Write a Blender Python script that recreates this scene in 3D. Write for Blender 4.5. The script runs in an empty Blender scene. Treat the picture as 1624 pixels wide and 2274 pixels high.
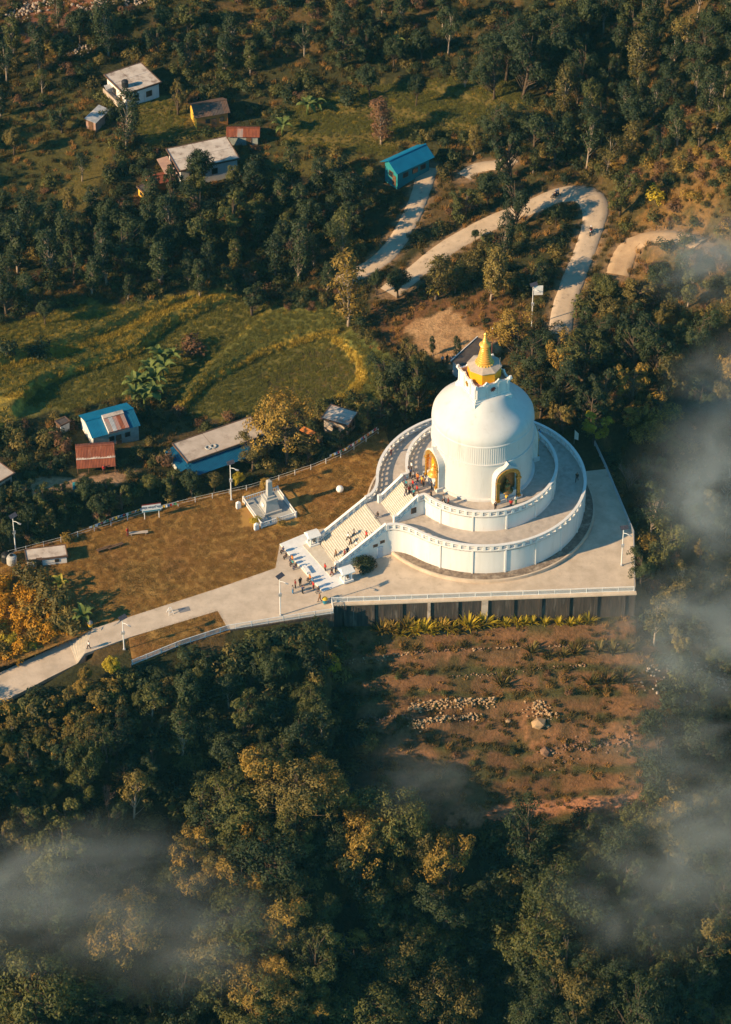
import bpy, bmesh, math, random
import numpy as np
from mathutils import Vector, Matrix
from mathutils.geometry import tessellate_polygon

R = math.radians
SC = bpy.context.scene
COL = SC.collection
rnd = random.Random(7)
nr = np.random.RandomState(11)

# ------------------------------------------------------------------ camera
# photo coordinates used below: a 1624 x 2274 grid over the frame
PW, PH, FOC, PITCH, DIST = 1624.0, 2274.0, 7500.0, 40.6, 536.0
_p = R(PITCH)
FW = np.array([0, math.cos(_p), -math.sin(_p)]); UP = np.array([0, math.sin(_p), math.cos(_p)]); RT = np.array([1.0, 0, 0])
CAM = -(FW + (1067 - PW / 2) / FOC * RT - (1127 - PH / 2) / FOC * UP) * DIST
cd = bpy.data.cameras.new("camera"); cam = bpy.data.objects.new("camera", cd); COL.objects.link(cam)
cam.location = CAM; cam.rotation_euler = (R(90 - PITCH), 0, 0)
cd.sensor_fit = 'VERTICAL'; cd.sensor_height = 24.0; cd.lens = FOC / PH * 24.0
cd.clip_start = 1.0; cd.clip_end = 8000.0
SC.camera = cam

# ------------------------------------------------------------------ light
SUN_EL, SUN_AZ = 25.0, 205.0            # azimuth counted from +x, counter-clockwise
world = bpy.data.worlds.new("World"); SC.world = world; world.use_nodes = True
wn = world.node_tree.nodes; wn.clear()
sky = wn.new('ShaderNodeTexSky'); sky.sky_type = 'NISHITA'; sky.sun_disc = False
sky.sun_elevation = R(SUN_EL); sky.sun_rotation = R(90 - SUN_AZ)
sky.altitude = 1100; sky.air_density = 1.0; sky.dust_density = 0.3; sky.ozone_density = 3.0
bg = wn.new('ShaderNodeBackground'); bg.inputs['Strength'].default_value = 0.10
wo = wn.new('ShaderNodeOutputWorld')
tint = wn.new('ShaderNodeMixRGB'); tint.blend_type = 'MULTIPLY'; tint.inputs[0].default_value = 1.0; tint.inputs[2].default_value = (0.44, 0.98, 0.97, 1)   # the whole sky a little greener, as the photo is graded
world.node_tree.links.new(sky.outputs[0], tint.inputs[1]); world.node_tree.links.new(tint.outputs[0], bg.inputs[0]); world.node_tree.links.new(bg.outputs[0], wo.inputs[0])
sd = bpy.data.lights.new("sun", 'SUN'); sd.energy = 5.0; sd.angle = R(0.6); sd.color = (1.0, 0.71, 0.40)
sun = bpy.data.objects.new("sun", sd); COL.objects.link(sun)
sv = Vector((math.cos(R(SUN_AZ)) * math.cos(R(SUN_EL)), math.sin(R(SUN_AZ)) * math.cos(R(SUN_EL)), math.sin(R(SUN_EL))))
sun.rotation_euler = sv.to_track_quat('Z', 'Y').to_euler(); sun.location = (-200, -100, 200)
SC.view_settings.view_transform = 'Standard'; SC.view_settings.look = 'None'
SC.view_settings.exposure = 0.82; SC.view_settings.gamma = 1.0
SC.render.engine = 'CYCLES'
SC.cycles.use_denoising = True
SC.cycles.max_bounces = 5; SC.cycles.diffuse_bounces = 3; SC.cycles.volume_bounces = 2
SC.cycles.transparent_max_bounces = 8; SC.cycles.volume_step_rate = 1.0; SC.cycles.volume_max_steps = 96

# ------------------------------------------------------------------ numpy helpers
def vnoise(x, y, seed=0):
    x = np.asarray(x, float); y = np.asarray(y, float)
    xi = np.floor(x).astype(np.int64); yi = np.floor(y).astype(np.int64); fx = x - xi; fy = y - yi
    def hsh(a, b):
        n = (a * 374761393 + b * 668265263 + seed * 1442695041) & 0xffffffff
        n = ((n ^ (n >> 13)) * 1274126177) & 0xffffffff
        return ((n ^ (n >> 16)) & 0xffff) / 65535.0
    u = fx * fx * (3 - 2 * fx); v = fy * fy * (3 - 2 * fy)
    return (hsh(xi, yi) * (1 - u) + hsh(xi + 1, yi) * u) * (1 - v) + (hsh(xi, yi + 1) * (1 - u) + hsh(xi + 1, yi + 1) * u) * v
def fbm(x, y, seed=0, o=4):
    s = 0; a = 0.5
    for k in range(o):
        s = s + a * vnoise(x * 2 ** k, y * 2 ** k, seed + k); a *= 0.5
    return s * 2 - 0.94
def sst(t):
    t = np.clip(t, 0, 1); return t * t * (3 - 2 * t)
def in_poly(x, y, poly):
    x = np.asarray(x, float); y = np.asarray(y, float); c = np.zeros(x.shape, bool)
    n = len(poly)
    for i in range(n):
        x0, y0 = poly[i]; x1, y1 = poly[(i + 1) % n]
        if y0 == y1: continue
        k = ((y0 > y) != (y1 > y)) & (x < (x1 - x0) * (y - y0) / (y1 - y0) + x0)
        c ^= k
    return c
def project(x, y, z):
    dx, dy, dz = x - CAM[0], y - CAM[1], z - CAM[2]
    d = dy * FW[1] + dz * FW[2]
    return PW / 2 + FOC * dx / d, PH / 2 - FOC * (dy * UP[1] + dz * UP[2]) / d
def ray(px, py):
    d = FW + (px - PW / 2) / FOC * RT - (py - PH / 2) / FOC * UP
    return d / np.linalg.norm(d)
def onz(px, py, z=0.0):
    d = ray(px, py); t = (z - CAM[2]) / d[2]; return CAM + d * t

# ------------------------------------------------------------------ terrain height
FBX = np.array([-2500, -95, -73, -53, -46, -38, -24.5, -23.6, 23.4, 26, 60, 2500.0])
FBY = np.array([-200, -52, -45.5, -37.5, -34, -30.3, -26.2, -22.9, -20.3, -19, -8, -8.0])
BBX = np.array([-2500, -90, -72, -51, -35, -26, -17, 0, 19, 24, 40, 2500.0])
BBY = np.array([-20, -19, -10.5, 0.5, 6.5, 11.5, 19, 24, 18, 18, 30, 30.0])
RBX = np.array([-2500, -20.3, -6.9, 9.1, 15.4, 30, 45, 75, 2500.0])
RBV = np.array([23.6, 23.6, 24.2, 20.8, 19.5, 26, 36, 60, 60.0])
def terr(q, step, w=0.25):
    k = q / step; f = np.floor(k); return step * (f + sst((k - f - (1 - w)) / w))
def hraw(x, y):
    x = np.asarray(x, float); y = np.asarray(y, float)
    F = np.interp(x, FBX, FBY) - y; B = y - np.interp(x, BBX, BBY); Rr = x - np.interp(y, RBX, RBV)
    # back country: a shallow basin of terraced fields, rising to the far side and to the right-hand hill
    dx, dy = x + 30, y - 36
    g = np.sqrt((dx * 0.9 + dy * 0.25) ** 2 + (dy * 1.0) ** 2 + 16) * 0.12 + 1.3 * fbm(x / 34, y / 34, 3) + 0.8
    g = g + 0.02 * np.maximum(0, y - 60)
    tw = sst((y - 74) / 10)
    back = -3.2 + (terr(g, 1.3, 0.16) * 0.9 + g * 0.1) * tw + g * (1 - tw)
    hill = 0.46 * np.maximum(0, x - 24 - 0.1 * np.maximum(0, 90 - y)) * sst((y - 42) / 25)
    hill = np.minimum(hill, 30 + 0 * hill) + 0.12 * np.maximum(0, y - 110) * sst((x + 20) / 40)
    back = back + hill + 1.2 * fbm(x / 14, y / 14, 9) * sst((y - 95) / 30)
    back = back * sst((3000 - np.abs(y)) / 1000)
    z = sst(B / 6.0) * back
    # front slope
    plz = sst((x + 23.8) / 0.5)
    Fp = np.maximum(F, 0)
    warp = Fp + 0.9 * fbm(x / 9, y / 9, 21)
    sl = 0.62 * warp
    bench = terr(sl + 0.4, 2.1, 0.35) * 0.85 + sl * 0.15
    bm_ = plz * sst((40 - Fp) / 10)
    slope = sl * (1 - bm_) + bench * bm_
    fz = -(3.9 * plz + 0.6) * sst((F + 1.5) / 1.0) - np.maximum(slope, 0) * sst(F / 2.5)
    ramp = sst(Fp / 22)
    ridge_x = -19 - 0.55 * (Fp - 25)
    fz = fz + ramp * (5.0 * np.exp(-((x + 76) / 9) ** 2) - 5.0 * np.exp(-((x + 50 - 0.1 * Fp) / 11) ** 2) * sst((60 - Fp) / 30)
                      + 3.0 * np.exp(-((x - ridge_x) / 9) ** 2) - 6.0 * np.exp(-((x + 3) / 9) ** 2) * sst((Fp - 38) / 14)
                      + 2.2 * fbm(x / 11, y / 11, 5))
    fz = fz + 50 * np.exp(-((x + 128) / 24) ** 2 - ((y + 104) / 32) ** 2)      # unseen spur added west of the frame to shade the front gully
    # right-hand drop
    wy = sst((38 - y) / 22)
    rz = -(0.5 * np.maximum(Rr, 0) + 1.2 * sst(Rr / 0.5)) * wy * sst(np.maximum(Rr, 0) / 1.0)
    rz = np.maximum(rz, -60)
    rz2 = -0.3 * np.maximum(Rr - 3, 0)
    z = np.where(F > -1.5, np.maximum(fz, -120) + np.where(F > 0, rz2 + (rz - rz2) * sst((6 - F) / 6), rz), z + rz)
    return z - 0.15

# roads: centre lines given on the photo grid
ROADS = {
    'road':       ([(952, 372), (943, 400), (926, 450), (892, 520), (850, 572), (800, 604), (755, 628)], 3.4),
    'hill_road':  ([(862, 650), (925, 602), (1000, 545), (1100, 490), (1180, 458), (1240, 433), (1285, 426), (1312, 436), (1322, 462), (1317, 500), (1298, 560), (1272, 625), (1252, 685), (1243, 742)], 3.9),
    'dirt_track': ([(1372, 610), (1392, 560), (1425, 533), (1475, 521), (1530, 530), (1556, 540)], 4.0),
    'lane':       ([(1030, 392), (1062, 374), (1112, 362), (1140, 350)], 3.0),
}
XS = np.concatenate([-np.geomspace(2400, 132, 26), np.arange(-128, 92.1, 0.8), np.geomspace(96, 2400, 26)])
YS = np.concatenate([-np.geomspace(2400, 152, 24), np.arange(-148, 204.1, 0.8), np.geomspace(208, 2600, 26)])
GX, GY = np.meshgrid(XS, YS)
GZ = hraw(GX, GY)
def hgrid(x, y):
    x = np.asarray(x, float); y = np.asarray(y, float)
    i = np.clip(np.searchsorted(XS, x) - 1, 0, len(XS) - 2); j = np.clip(np.searchsorted(YS, y) - 1, 0, len(YS) - 2)
    u = (x - XS[i]) / (XS[i + 1] - XS[i]); v = (y - YS[j]) / (YS[j + 1] - YS[j])
    return (GZ[j, i] * (1 - u) + GZ[j, i + 1] * u) * (1 - v) + (GZ[j + 1, i] * (1 - u) + GZ[j + 1, i + 1] * u) * v
# the built platform
UA = np.array([math.cos(R(206)), math.sin(R(206))]); VA = np.array([-UA[1], UA[0]]); VA = np.array([0.4384, -0.8988])
ZL, ZU = 5.2, 8.2
def hbuilt(x, y):
    z = np.maximum(hgrid(x, y), -1e9)
    a = x * UA[0] + y * UA[1]; b = x * VA[0] + y * VA[1]; r = np.hypot(x, y)
    F = np.interp(x, FBX, FBY) - y
    flat = (F < 0) & (y < np.interp(x, BBX, BBY)) & (x < np.interp(y, RBX, RBV))
    z = np.where(flat, 0.05, z)
    z = np.where((np.abs(b) < 3.4) & (a > 12) & (a < 26.7), np.clip((26.7 - a) / 8.1, 0, 1) * ZL, z)
    z = np.where((r < 16.2) | ((np.abs(b) < 3.6) & (a > 12) & (a < 18.5)), ZL, z)
    z = np.where((np.abs(b) < 2.5) & (a > 11) & (a < 16.3), ZL + np.clip((16.3 - a) / 3.7, 0, 1) * (ZU - ZL), z)
    return np.where(r < 11.7, ZU, z)
def march(px, py, hf):
    d = ray(px, py); t0 = (55 - CAM[2]) / d[2]
    t = t0 + np.arange(0, 420, 0.5)
    P = CAM[None, :] + t[:, None] * d[None, :]
    below = P[:, 2] <= hf(P[:, 0], P[:, 1])
    k = int(np.argmax(below)) if below.any() else len(t) - 1
    lo, hi = t[max(k - 1, 0)], t[k]
    for _ in range(14):
        m = (lo + hi) / 2; q = CAM + m * d
        if q[2] <= float(hf(np.array([q[0]]), np.array([q[1]]))[0]): hi = m
        else: lo = m
    return CAM + hi * d
def G(px, py): return march(px, py, hgrid)
def GB(px, py): return march(px, py, hbuilt)

def resample(P, step):
    P = np.asarray(P, float); out = []
    for i in range(len(P) - 1):
        p0 = P[max(i - 1, 0)]; p1 = P[i]; p2 = P[i + 1]; p3 = P[min(i + 2, len(P) - 1)]
        n = max(2, int(np.linalg.norm(p2[:2] - p1[:2]) / step))
        for k in range(n):
            t = k / n
            out.append(0.5 * (2 * p1 + (p2 - p0) * t + (2 * p0 - 5 * p1 + 4 * p2 - p3) * t * t + (3 * p1 - p0 - 3 * p2 + p3) * t ** 3))
    out.append(P[-1]); return np.array(out)
# stepped rice fields, outlines on the photo grid and rise in metres
TERR = [([(-120, 700), (160, 650), (330, 640), (480, 620), (570, 650), (450, 688), (372, 722), (300, 782), (200, 815), (78, 862), (22, 937), (-120, 1010)], 1.5),
        ([(-120, 620), (330, 620), (480, 600), (520, 655), (400, 680), (310, 715), (240, 750), (100, 795), (-120, 870)], 1.3),
        ([(398, 908), (450, 852), (560, 792), (640, 762), (745, 735), (800, 700), (700, 655), (610, 680), (560, 730), (480, 800), (400, 850)], 1.1),
        ([(750, 757), (775, 775), (800, 805), (806, 850), (770, 880), (690, 912), (840, 915), (905, 850), (880, 790), (800, 720)], 1.2),
        ([(370, 770), (440, 760), (470, 800), (390, 900), (330, 920), (290, 880)], -0.8)]
_q = (GX > -110) & (GX < 10) & (GY > 18) & (GY < 85)
_ux, _uy = project(GX[_q], GY[_q], GZ[_q]); _add = np.zeros(_ux.shape)
for poly, rise in TERR:
    dmin = np.full(_ux.shape, 1e9)
    for k in range(len(poly)):
        (x0, y0), (x1, y1) = poly[k], poly[(k + 1) % len(poly)]; ex_, ey_ = x1 - x0, y1 - y0
        tt = np.clip(((_ux - x0) * ex_ + (_uy - y0) * ey_) / (ex_ * ex_ + ey_ * ey_), 0, 1); dmin = np.minimum(dmin, np.hypot(_ux - x0 - tt * ex_, (_uy - y0 - tt * ey_) * 1.4))
    sg_ = np.where(in_poly(_ux, _uy, poly), dmin, -dmin); _add += rise * sst((sg_ + 8) / 16)
BUNDS = [[(-60, 985), (22, 935), (50, 890), (78, 860), (130, 832), (200, 813), (300, 780), (345, 745), (372, 720), (450, 686)], [(-60, 830), (100, 793), (240, 748), (310, 713), (400, 678), (520, 652)], [(396, 910), (450, 852), (560, 792), (640, 762), (745, 737)],
         [(748, 755), (775, 775), (798, 803), (806, 845), (775, 878), (700, 908)], [(-40, 905), (60, 870), (110, 842)], [(330, 700), (372, 664), (450, 650)]]
def line_px(ux_, uy_, pl):
    dm = np.full(np.shape(ux_), 1e9)
    for (x0, y0), (x1, y1) in zip(pl[:-1], pl[1:]):
        ex_, ey_ = x1 - x0, y1 - y0; tt = np.clip(((ux_ - x0) * ex_ + (uy_ - y0) * ey_) / (ex_ * ex_ + ey_ * ey_), 0, 1); dm = np.minimum(dm, np.hypot(ux_ - x0 - tt * ex_, (uy_ - y0 - tt * ey_) * 1.3))
    return dm
def bund_px(ux_, uy_): return np.min([line_px(ux_, uy_, b) for b in BUNDS], 0)
_add += 0.35 * sst((11 - bund_px(_ux, _uy)) / 8)
GZ[_q] += _add
ROADW = {}
for rn, (pts, w) in ROADS.items():
    c = resample([G(*p) for p in pts], 1.2)
    for _ in range(12):
        zz = c[:, 2].copy(); zz[1:-1] = (c[:-2, 2] + c[1:-1, 2] + c[2:, 2]) / 3; c[:, 2] = zz
    ROADW[rn] = (c, w)
for rn, (c, w) in ROADW.items():
    m = (GX > c[:, 0].min() - 10) & (GX < c[:, 0].max() + 10) & (GY > c[:, 1].min() - 10) & (GY < c[:, 1].max() + 10)
    gx, gy = GX[m], GY[m]
    d = np.hypot(gx[:, None] - c[None, :, 0], gy[:, None] - c[None, :, 1]); k = d.argmin(1); dd = d.min(1)
    t = 1 - sst((dd - w * 0.5 - 0.9) / 3.0)
    GZ[m] = GZ[m] * (1 - t) + (c[k, 2] - 0.12) * t

_lp = [tuple(onz(px, py, -1.2)[:2]) for px, py in [(215, 1380), (0, 1478), (-220, 1580), (-220, 1690), (0, 1580), (110, 1520), (200, 1470)]]
_m = in_poly(GX, GY, _lp); GZ[_m] = np.minimum(GZ[_m], -1.95)
# ------------------------------------------------------------------ materials
def nt(name):
    m = bpy.data.materials.new(name); m.use_nodes = True
    n = m.node_tree.nodes; n.clear(); return m, n, m.node_tree.links
def M(name, c1, c2=None, scale=3.0, rough=0.8, bump=0.0, bscale=None, metal=0.0, c3=None, s3=0.4, f3=0.55, spec=0.3, stretch=None):
    m, n, l = nt(name)
    o = n.new('ShaderNodeOutputMaterial'); p = n.new('ShaderNodeBsdfPrincipled'); l.new(p.outputs[0], o.inputs[0])
    p.inputs['Roughness'].default_value = rough; p.inputs['Metallic'].default_value = metal
    p.inputs['Specular IOR Level'].default_value = spec
    if c2 is None: p.inputs['Base Color'].default_value = (*c1, 1)
    tc = n.new('ShaderNodeTexCoord'); src = tc.outputs['Object']
    if stretch:
        mp = n.new('ShaderNodeMapping'); mp.inputs['Scale'].default_value = stretch; l.new(src, mp.inputs[0]); src = mp.outputs[0]
    if c2 is not None:
        t = n.new('ShaderNodeTexNoise'); t.inputs['Scale'].default_value = scale; t.inputs['Detail'].default_value = 6; t.inputs['Roughness'].default_value = 0.62
        l.new(src, t.inputs['Vector'])
        r = n.new('ShaderNodeValToRGB'); r.color_ramp.elements[0].position = 0.36; r.color_ramp.elements[1].position = 0.64
        r.color_ramp.elements[0].color = (*c1, 1); r.color_ramp.elements[1].color = (*c2, 1)
        l.new(t.outputs[0], r.inputs[0]); out = r.outputs[0]
        if c3 is not None:
            t2 = n.new('ShaderNodeTexNoise'); t2.inputs['Scale'].default_value = s3; t2.inputs['Detail'].default_value = 7; t2.inputs['Roughness'].default_value = 0.65
            l.new(src, t2.inputs['Vector'])
            r2 = n.new('ShaderNodeValToRGB'); r2.color_ramp.elements[0].position = f3 - 0.07; r2.color_ramp.elements[1].position = f3 + 0.1
            l.new(t2.outputs[0], r2.inputs[0])
            mx = n.new('ShaderNodeMixRGB'); mx.inputs[2].default_value = (*c3, 1); l.new(r2.outputs[0], mx.inputs[0]); l.new(out, mx.inputs[1]); out = mx.outputs[0]
        l.new(out, p.inputs['Base Color'])
    if bump:
        tb = n.new('ShaderNodeTexNoise'); tb.inputs['Scale'].default_value = bscale or scale * 3; tb.inputs['Detail'].default_value = 5
        l.new(src, tb.inputs['Vector'])
        b = n.new('ShaderNodeBump'); b.inputs['Strength'].default_value = bump; b.inputs['Distance'].default_value = 0.1
        l.new(tb.outputs[0], b.inputs['Height']); l.new(b.outputs[0], p.inputs['Normal'])
    return m
def leaf_mat(name, dark, light, trans=0.22, nscale=0.75):
    m, n, l = nt(name)
    o = n.new('ShaderNodeOutputMaterial')
    oi = n.new('ShaderNodeObjectInfo'); ge = n.new('ShaderNodeNewGeometry'); tc = n.new('ShaderNodeTexCoord')
    t = n.new('ShaderNodeTexNoise'); t.inputs['Scale'].default_value = nscale; t.inputs['Detail'].default_value = 2
    l.new(tc.outputs['Object'], t.inputs['Vector'])
    a1 = n.new('ShaderNodeMath'); a1.operation = 'MULTIPLY_ADD'; a1.inputs[1].default_value = 0.45; l.new(ge.outputs['Random Per Island'], a1.inputs[0])
    a2 = n.new('ShaderNodeMath'); a2.operation = 'MULTIPLY_ADD'; a2.inputs[1].default_value = 0.4; l.new(oi.outputs['Random'], a2.inputs[0]); a2.inputs[2].default_value = -0.2
    a3 = n.new('ShaderNodeMath'); a3.operation = 'MULTIPLY_ADD'; a3.inputs[1].default_value = 1.3; l.new(t.outputs[0], a3.inputs[0]); a3.inputs[2].default_value = -0.4
    a4 = n.new('ShaderNodeMath'); a4.operation = 'ADD'; l.new(a2.outputs[0], a4.inputs[0]); l.new(a3.outputs[0], a4.inputs[1]); l.new(a4.outputs[0], a1.inputs[2])
    r = n.new('ShaderNodeValToRGB'); r.color_ramp.elements[0].position = 0.05; r.color_ramp.elements[1].position = 0.95
    r.color_ramp.elements[0].color = (*dark, 1); r.color_ramp.elements[1].color = (*light, 1); l.new(a1.outputs[0], r.inputs[0])
    d = n.new('ShaderNodeBsdfPrincipled'); d.inputs['Roughness'].default_value = 0.6; d.inputs['Specular IOR Level'].default_value = 0.25; l.new(r.outputs[0], d.inputs['Base Color'])
    tr = n.new('ShaderNodeBsdfTranslucent'); l.new(r.outputs[0], tr.inputs['Color'])
    mx = n.new('ShaderNodeMixShader'); mx.inputs[0].default_value = trans
    l.new(d.outputs[0], mx.inputs[1]); l.new(tr.outputs[0], mx.inputs[2]); l.new(mx.outputs[0], o.inputs[0])
    return m

MAT = {}
def mm(k, *a, **kw): MAT[k] = M(k, *a, **kw)
mm('white_wall', (0.72, 0.71, 0.69), (0.65, 0.64, 0.61), 0.7, 0.75, 0.06, 6.0, c3=(0.50, 0.48, 0.43), s3=1.1, f3=0.66, stretch=(1, 1, 0.12))
mm('white_dome', (0.61, 0.605, 0.59), (0.56, 0.555, 0.54), 0.5, 0.6, 0.05, 5.0, c3=(0.47, 0.46, 0.43), s3=0.8, f3=0.65, stretch=(1, 1, 0.18))
mm('white_paint', (0.80, 0.80, 0.78), (0.70, 0.69, 0.66), 2.0, 0.6, 0.03)
mm('marble', (0.78, 0.78, 0.76), (0.68, 0.68, 0.66), 1.2, 0.4, 0.02)
mm('terrace_floor', (0.50, 0.43, 0.37), (0.40, 0.35, 0.30), 1.2, 0.85, 0.15, 5, c3=(0.30, 0.26, 0.23), s3=0.5, f3=0.6)
mm('concrete', (0.59, 0.485, 0.375), (0.46, 0.375, 0.285), 0.45, 0.9, 0.25, 4, c3=(0.37, 0.30, 0.23), s3=0.8, f3=0.66)
mm('step_tread', (0.62, 0.56, 0.46), (0.52, 0.46, 0.37), 1.5, 0.8, 0.1)
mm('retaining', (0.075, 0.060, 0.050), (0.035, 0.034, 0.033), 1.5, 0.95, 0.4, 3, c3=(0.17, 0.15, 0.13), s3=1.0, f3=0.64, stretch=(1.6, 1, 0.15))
mm('apron', (0.26, 0.20, 0.15), (0.13, 0.10, 0.08), 1.5, 0.95, 0.5, 4, c3=(0.40, 0.34, 0.27), s3=0.8, f3=0.6)
mm('gold', (0.92, 0.55, 0.13), (0.82, 0.42, 0.07), 2.0, 0.33, 0.05, metal=0.4)
mm('gold_paint', (0.85, 0.38, 0.012), (0.75, 0.32, 0.012), 1.0, 0.5, 0.0)
mm('gold_carved', (0.62, 0.36, 0.06), (0.28, 0.14, 0.03), 5.0, 0.4, 0.6, 14, metal=0.45)
mm('bronze', (0.30, 0.17, 0.05), (0.18, 0.10, 0.03), 3.0, 0.35, 0.1, metal=0.6)
mm('cone_roof', (0.50, 0.42, 0.34), (0.42, 0.34, 0.27), 1.5, 0.7)
mm('roof_dark', (0.10, 0.08, 0.07), (0.06, 0.05, 0.05), 1.0, 0.9)
mm('maroon', (0.22, 0.03, 0.02), rough=0.6)
mm('grey_plaster', (0.42, 0.42, 0.40), (0.34, 0.34, 0.33), 1.0, 0.85, 0.1)
mm('old_concrete', (0.50, 0.42, 0.35), (0.38, 0.31, 0.25), 0.5, 0.95, 0.2, 3, c3=(0.20, 0.15, 0.12), s3=0.35, f3=0.6)
mm('white_roof', (0.58, 0.51, 0.44), (0.45, 0.38, 0.32), 0.5, 0.9, 0.1, 3, c3=(0.24, 0.18, 0.15), s3=0.6, f3=0.56)
mm('turquoise', (0.005, 0.145, 0.28), (0.004, 0.12, 0.235), 0.6, 0.45)
mm('turquoise_wall', (0.02, 0.24, 0.27), (0.015, 0.18, 0.21), 0.8, 0.8)
mm('blue_sheet', (0.006, 0.11, 0.20), (0.006, 0.085, 0.16), 0.8, 0.45)
mm('blue_tarp', (0.003, 0.085, 0.18), (0.003, 0.062, 0.14), 0.8, 0.5)
mm('rust', (0.26, 0.075, 0.035), (0.16, 0.045, 0.025), 1.2, 0.8, 0.1, c3=(0.38, 0.17, 0.10), s3=0.7, f3=0.62, stretch=(1, 0.3, 1))
mm('faded_rust', (0.40, 0.17, 0.13), (0.25, 0.24, 0.22), 0.9, 0.7, 0.1, stretch=(1, 0.2, 1))
mm('grey_sheet', (0.50, 0.50, 0.50), (0.30, 0.32, 0.33), 0.9, 0.5, 0.05, metal=0.2)
mm('brown_sheet', (0.15, 0.085, 0.06), (0.09, 0.06, 0.045), 1.0, 0.8, 0.1)
mm('ochre_wall', (0.50, 0.20, 0.045), (0.38, 0.15, 0.04), 0.9, 0.9, 0.1)
mm('yellow_wall', (0.80, 0.46, 0.06), (0.66, 0.36, 0.05), 0.9, 0.9, 0.1)
mm('pink_floor', (0.42, 0.27, 0.20), (0.32, 0.20, 0.16), 1.0, 0.9, 0.1)
mm('stone_wall', (0.33, 0.36, 0.33), (0.23, 0.26, 0.25), 1.8, 0.9, 0.4, 5)
mm('dark_glass', (0.02, 0.025, 0.03), rough=0.2, spec=0.6)
mm('wood', (0.16, 0.09, 0.05), (0.10, 0.055, 0.03), 3.0, 0.8)
mm('door_paint', (0.50, 0.55, 0.62), (0.42, 0.47, 0.55), 1.0, 0.6)
mm('metal_grey', (0.50, 0.50, 0.49), (0.42, 0.42, 0.42), 3.0, 0.45, metal=0.5)
mm('solar', (0.03, 0.035, 0.05), (0.05, 0.05, 0.07), 4.0, 0.25)
mm('black', (0.015, 0.015, 0.017), rough=0.5)
mm('rubber', (0.02, 0.02, 0.02), rough=0.9)
mm('tank_black', (0.02, 0.022, 0.025), rough=0.45)
mm('bin_yellow', (0.75, 0.42, 0.03), rough=0.6)
mm('bin_blue', (0.02, 0.20, 0.28), rough=0.6)
mm('orange_sheet', (0.70, 0.24, 0.05), (0.55, 0.18, 0.04), 1.0, 0.7)
mm('bark', (0.12, 0.085, 0.055), (0.07, 0.05, 0.035), 4.0, 0.95, 0.3)
mm('bark_pale', (0.40, 0.32, 0.24), (0.26, 0.20, 0.15), 4.0, 0.95, 0.2)
mm('twig', (0.30, 0.20, 0.15), (0.20, 0.13, 0.10), 3.0, 0.95)
mm('stone', (0.46, 0.31, 0.17), (0.32, 0.21, 0.12), 1.4, 0.95, 0.4, 5)
mm('red_rock', (0.26, 0.15, 0.09), (0.17, 0.10, 0.065), 1.0, 0.95, 0.5, 3)
mm('pale_rock', (0.40, 0.32, 0.25), (0.28, 0.22, 0.17), 1.0, 0.95, 0.4, 4)
mm('road', (0.54, 0.42, 0.30), (0.43, 0.335, 0.24), 0.4, 0.95, 0.2, 4, c3=(0.26, 0.20, 0.15), s3=0.9, f3=0.62)
mm('dirt_road', (0.46, 0.32, 0.19), (0.36, 0.24, 0.14), 0.6, 0.95, 0.3, 4)
mm('soil', (0.42, 0.26, 0.15), (0.32, 0.19, 0.11), 0.6, 0.95, 0.3, 4)
mm('skin', (0.30, 0.16, 0.10), rough=0.6)
mm('hair', (0.012, 0.010, 0.010), rough=0.6)
mm('helmet_white', (0.75, 0.75, 0.75), rough=0.3)
for cn, cc in dict(white=(0.75, 0.74, 0.72), black=(0.02, 0.02, 0.024), navy=(0.03, 0.05, 0.12), red=(0.50, 0.03, 0.025), orange=(0.70, 0.20, 0.03), yellow=(0.80, 0.48, 0.04), teal=(0.03, 0.25, 0.28), grey=(0.22, 0.22, 0.23), maroon=(0.20, 0.03, 0.03), brown=(0.22, 0.11, 0.05), blue=(0.05, 0.20, 0.40), green=(0.05, 0.20, 0.10)).items():
    mm('cloth_' + cn, cc, tuple(v * 0.8 for v in cc), 6.0, 0.85)
LEAF = {
    'dark green': leaf_mat('leaf_dark', (0.010, 0.022, 0.011), (0.066, 0.084, 0.028)),
    'green': leaf_mat('leaf_green', (0.018, 0.035, 0.012), (0.150, 0.142, 0.034)),
    'olive': leaf_mat('leaf_olive', (0.030, 0.036, 0.012), (0.260, 0.190, 0.045)),
    'golden': leaf_mat('leaf_gold', (0.070, 0.060, 0.012), (0.480, 0.290, 0.050)),
    'rusty': leaf_mat('leaf_rust', (0.060, 0.035, 0.018), (0.240, 0.120, 0.055)),
    'yellow': leaf_mat('leaf_yellow', (0.200, 0.170, 0.010), (0.720, 0.520, 0.040), 0.35),
    'orange': leaf_mat('leaf_orange', (0.300, 0.150, 0.010), (0.880, 0.430, 0.030), 0.3),
}
MAT['banana_leaf'] = leaf_mat('banana_leaf', (0.05, 0.085, 0.02), (0.20, 0.24, 0.06), 0.3, 1.0)
MAT['banana_yellow'] = leaf_mat('banana_yellow', (0.16, 0.15, 0.02), (0.55, 0.44, 0.06), 0.3, 1.0)
MAT['rice'] = leaf_mat('rice', (0.130, 0.135, 0.032), (0.225, 0.210, 0.045), 0.25, 0.1)
MAT['rice_dry'] = leaf_mat('rice_dry', (0.300, 0.230, 0.034), (0.560, 0.390, 0.060), 0.25, 0.1)
MAT['dry_grass'] = leaf_mat('dry_grass', (0.240, 0.130, 0.036), (0.480, 0.265, 0.075), 0.2, 0.15)
MAT['rough_grass'] = leaf_mat('rough_grass', (0.045, 0.046, 0.014), (0.200, 0.135, 0.038), 0.2, 0.15)

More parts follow.
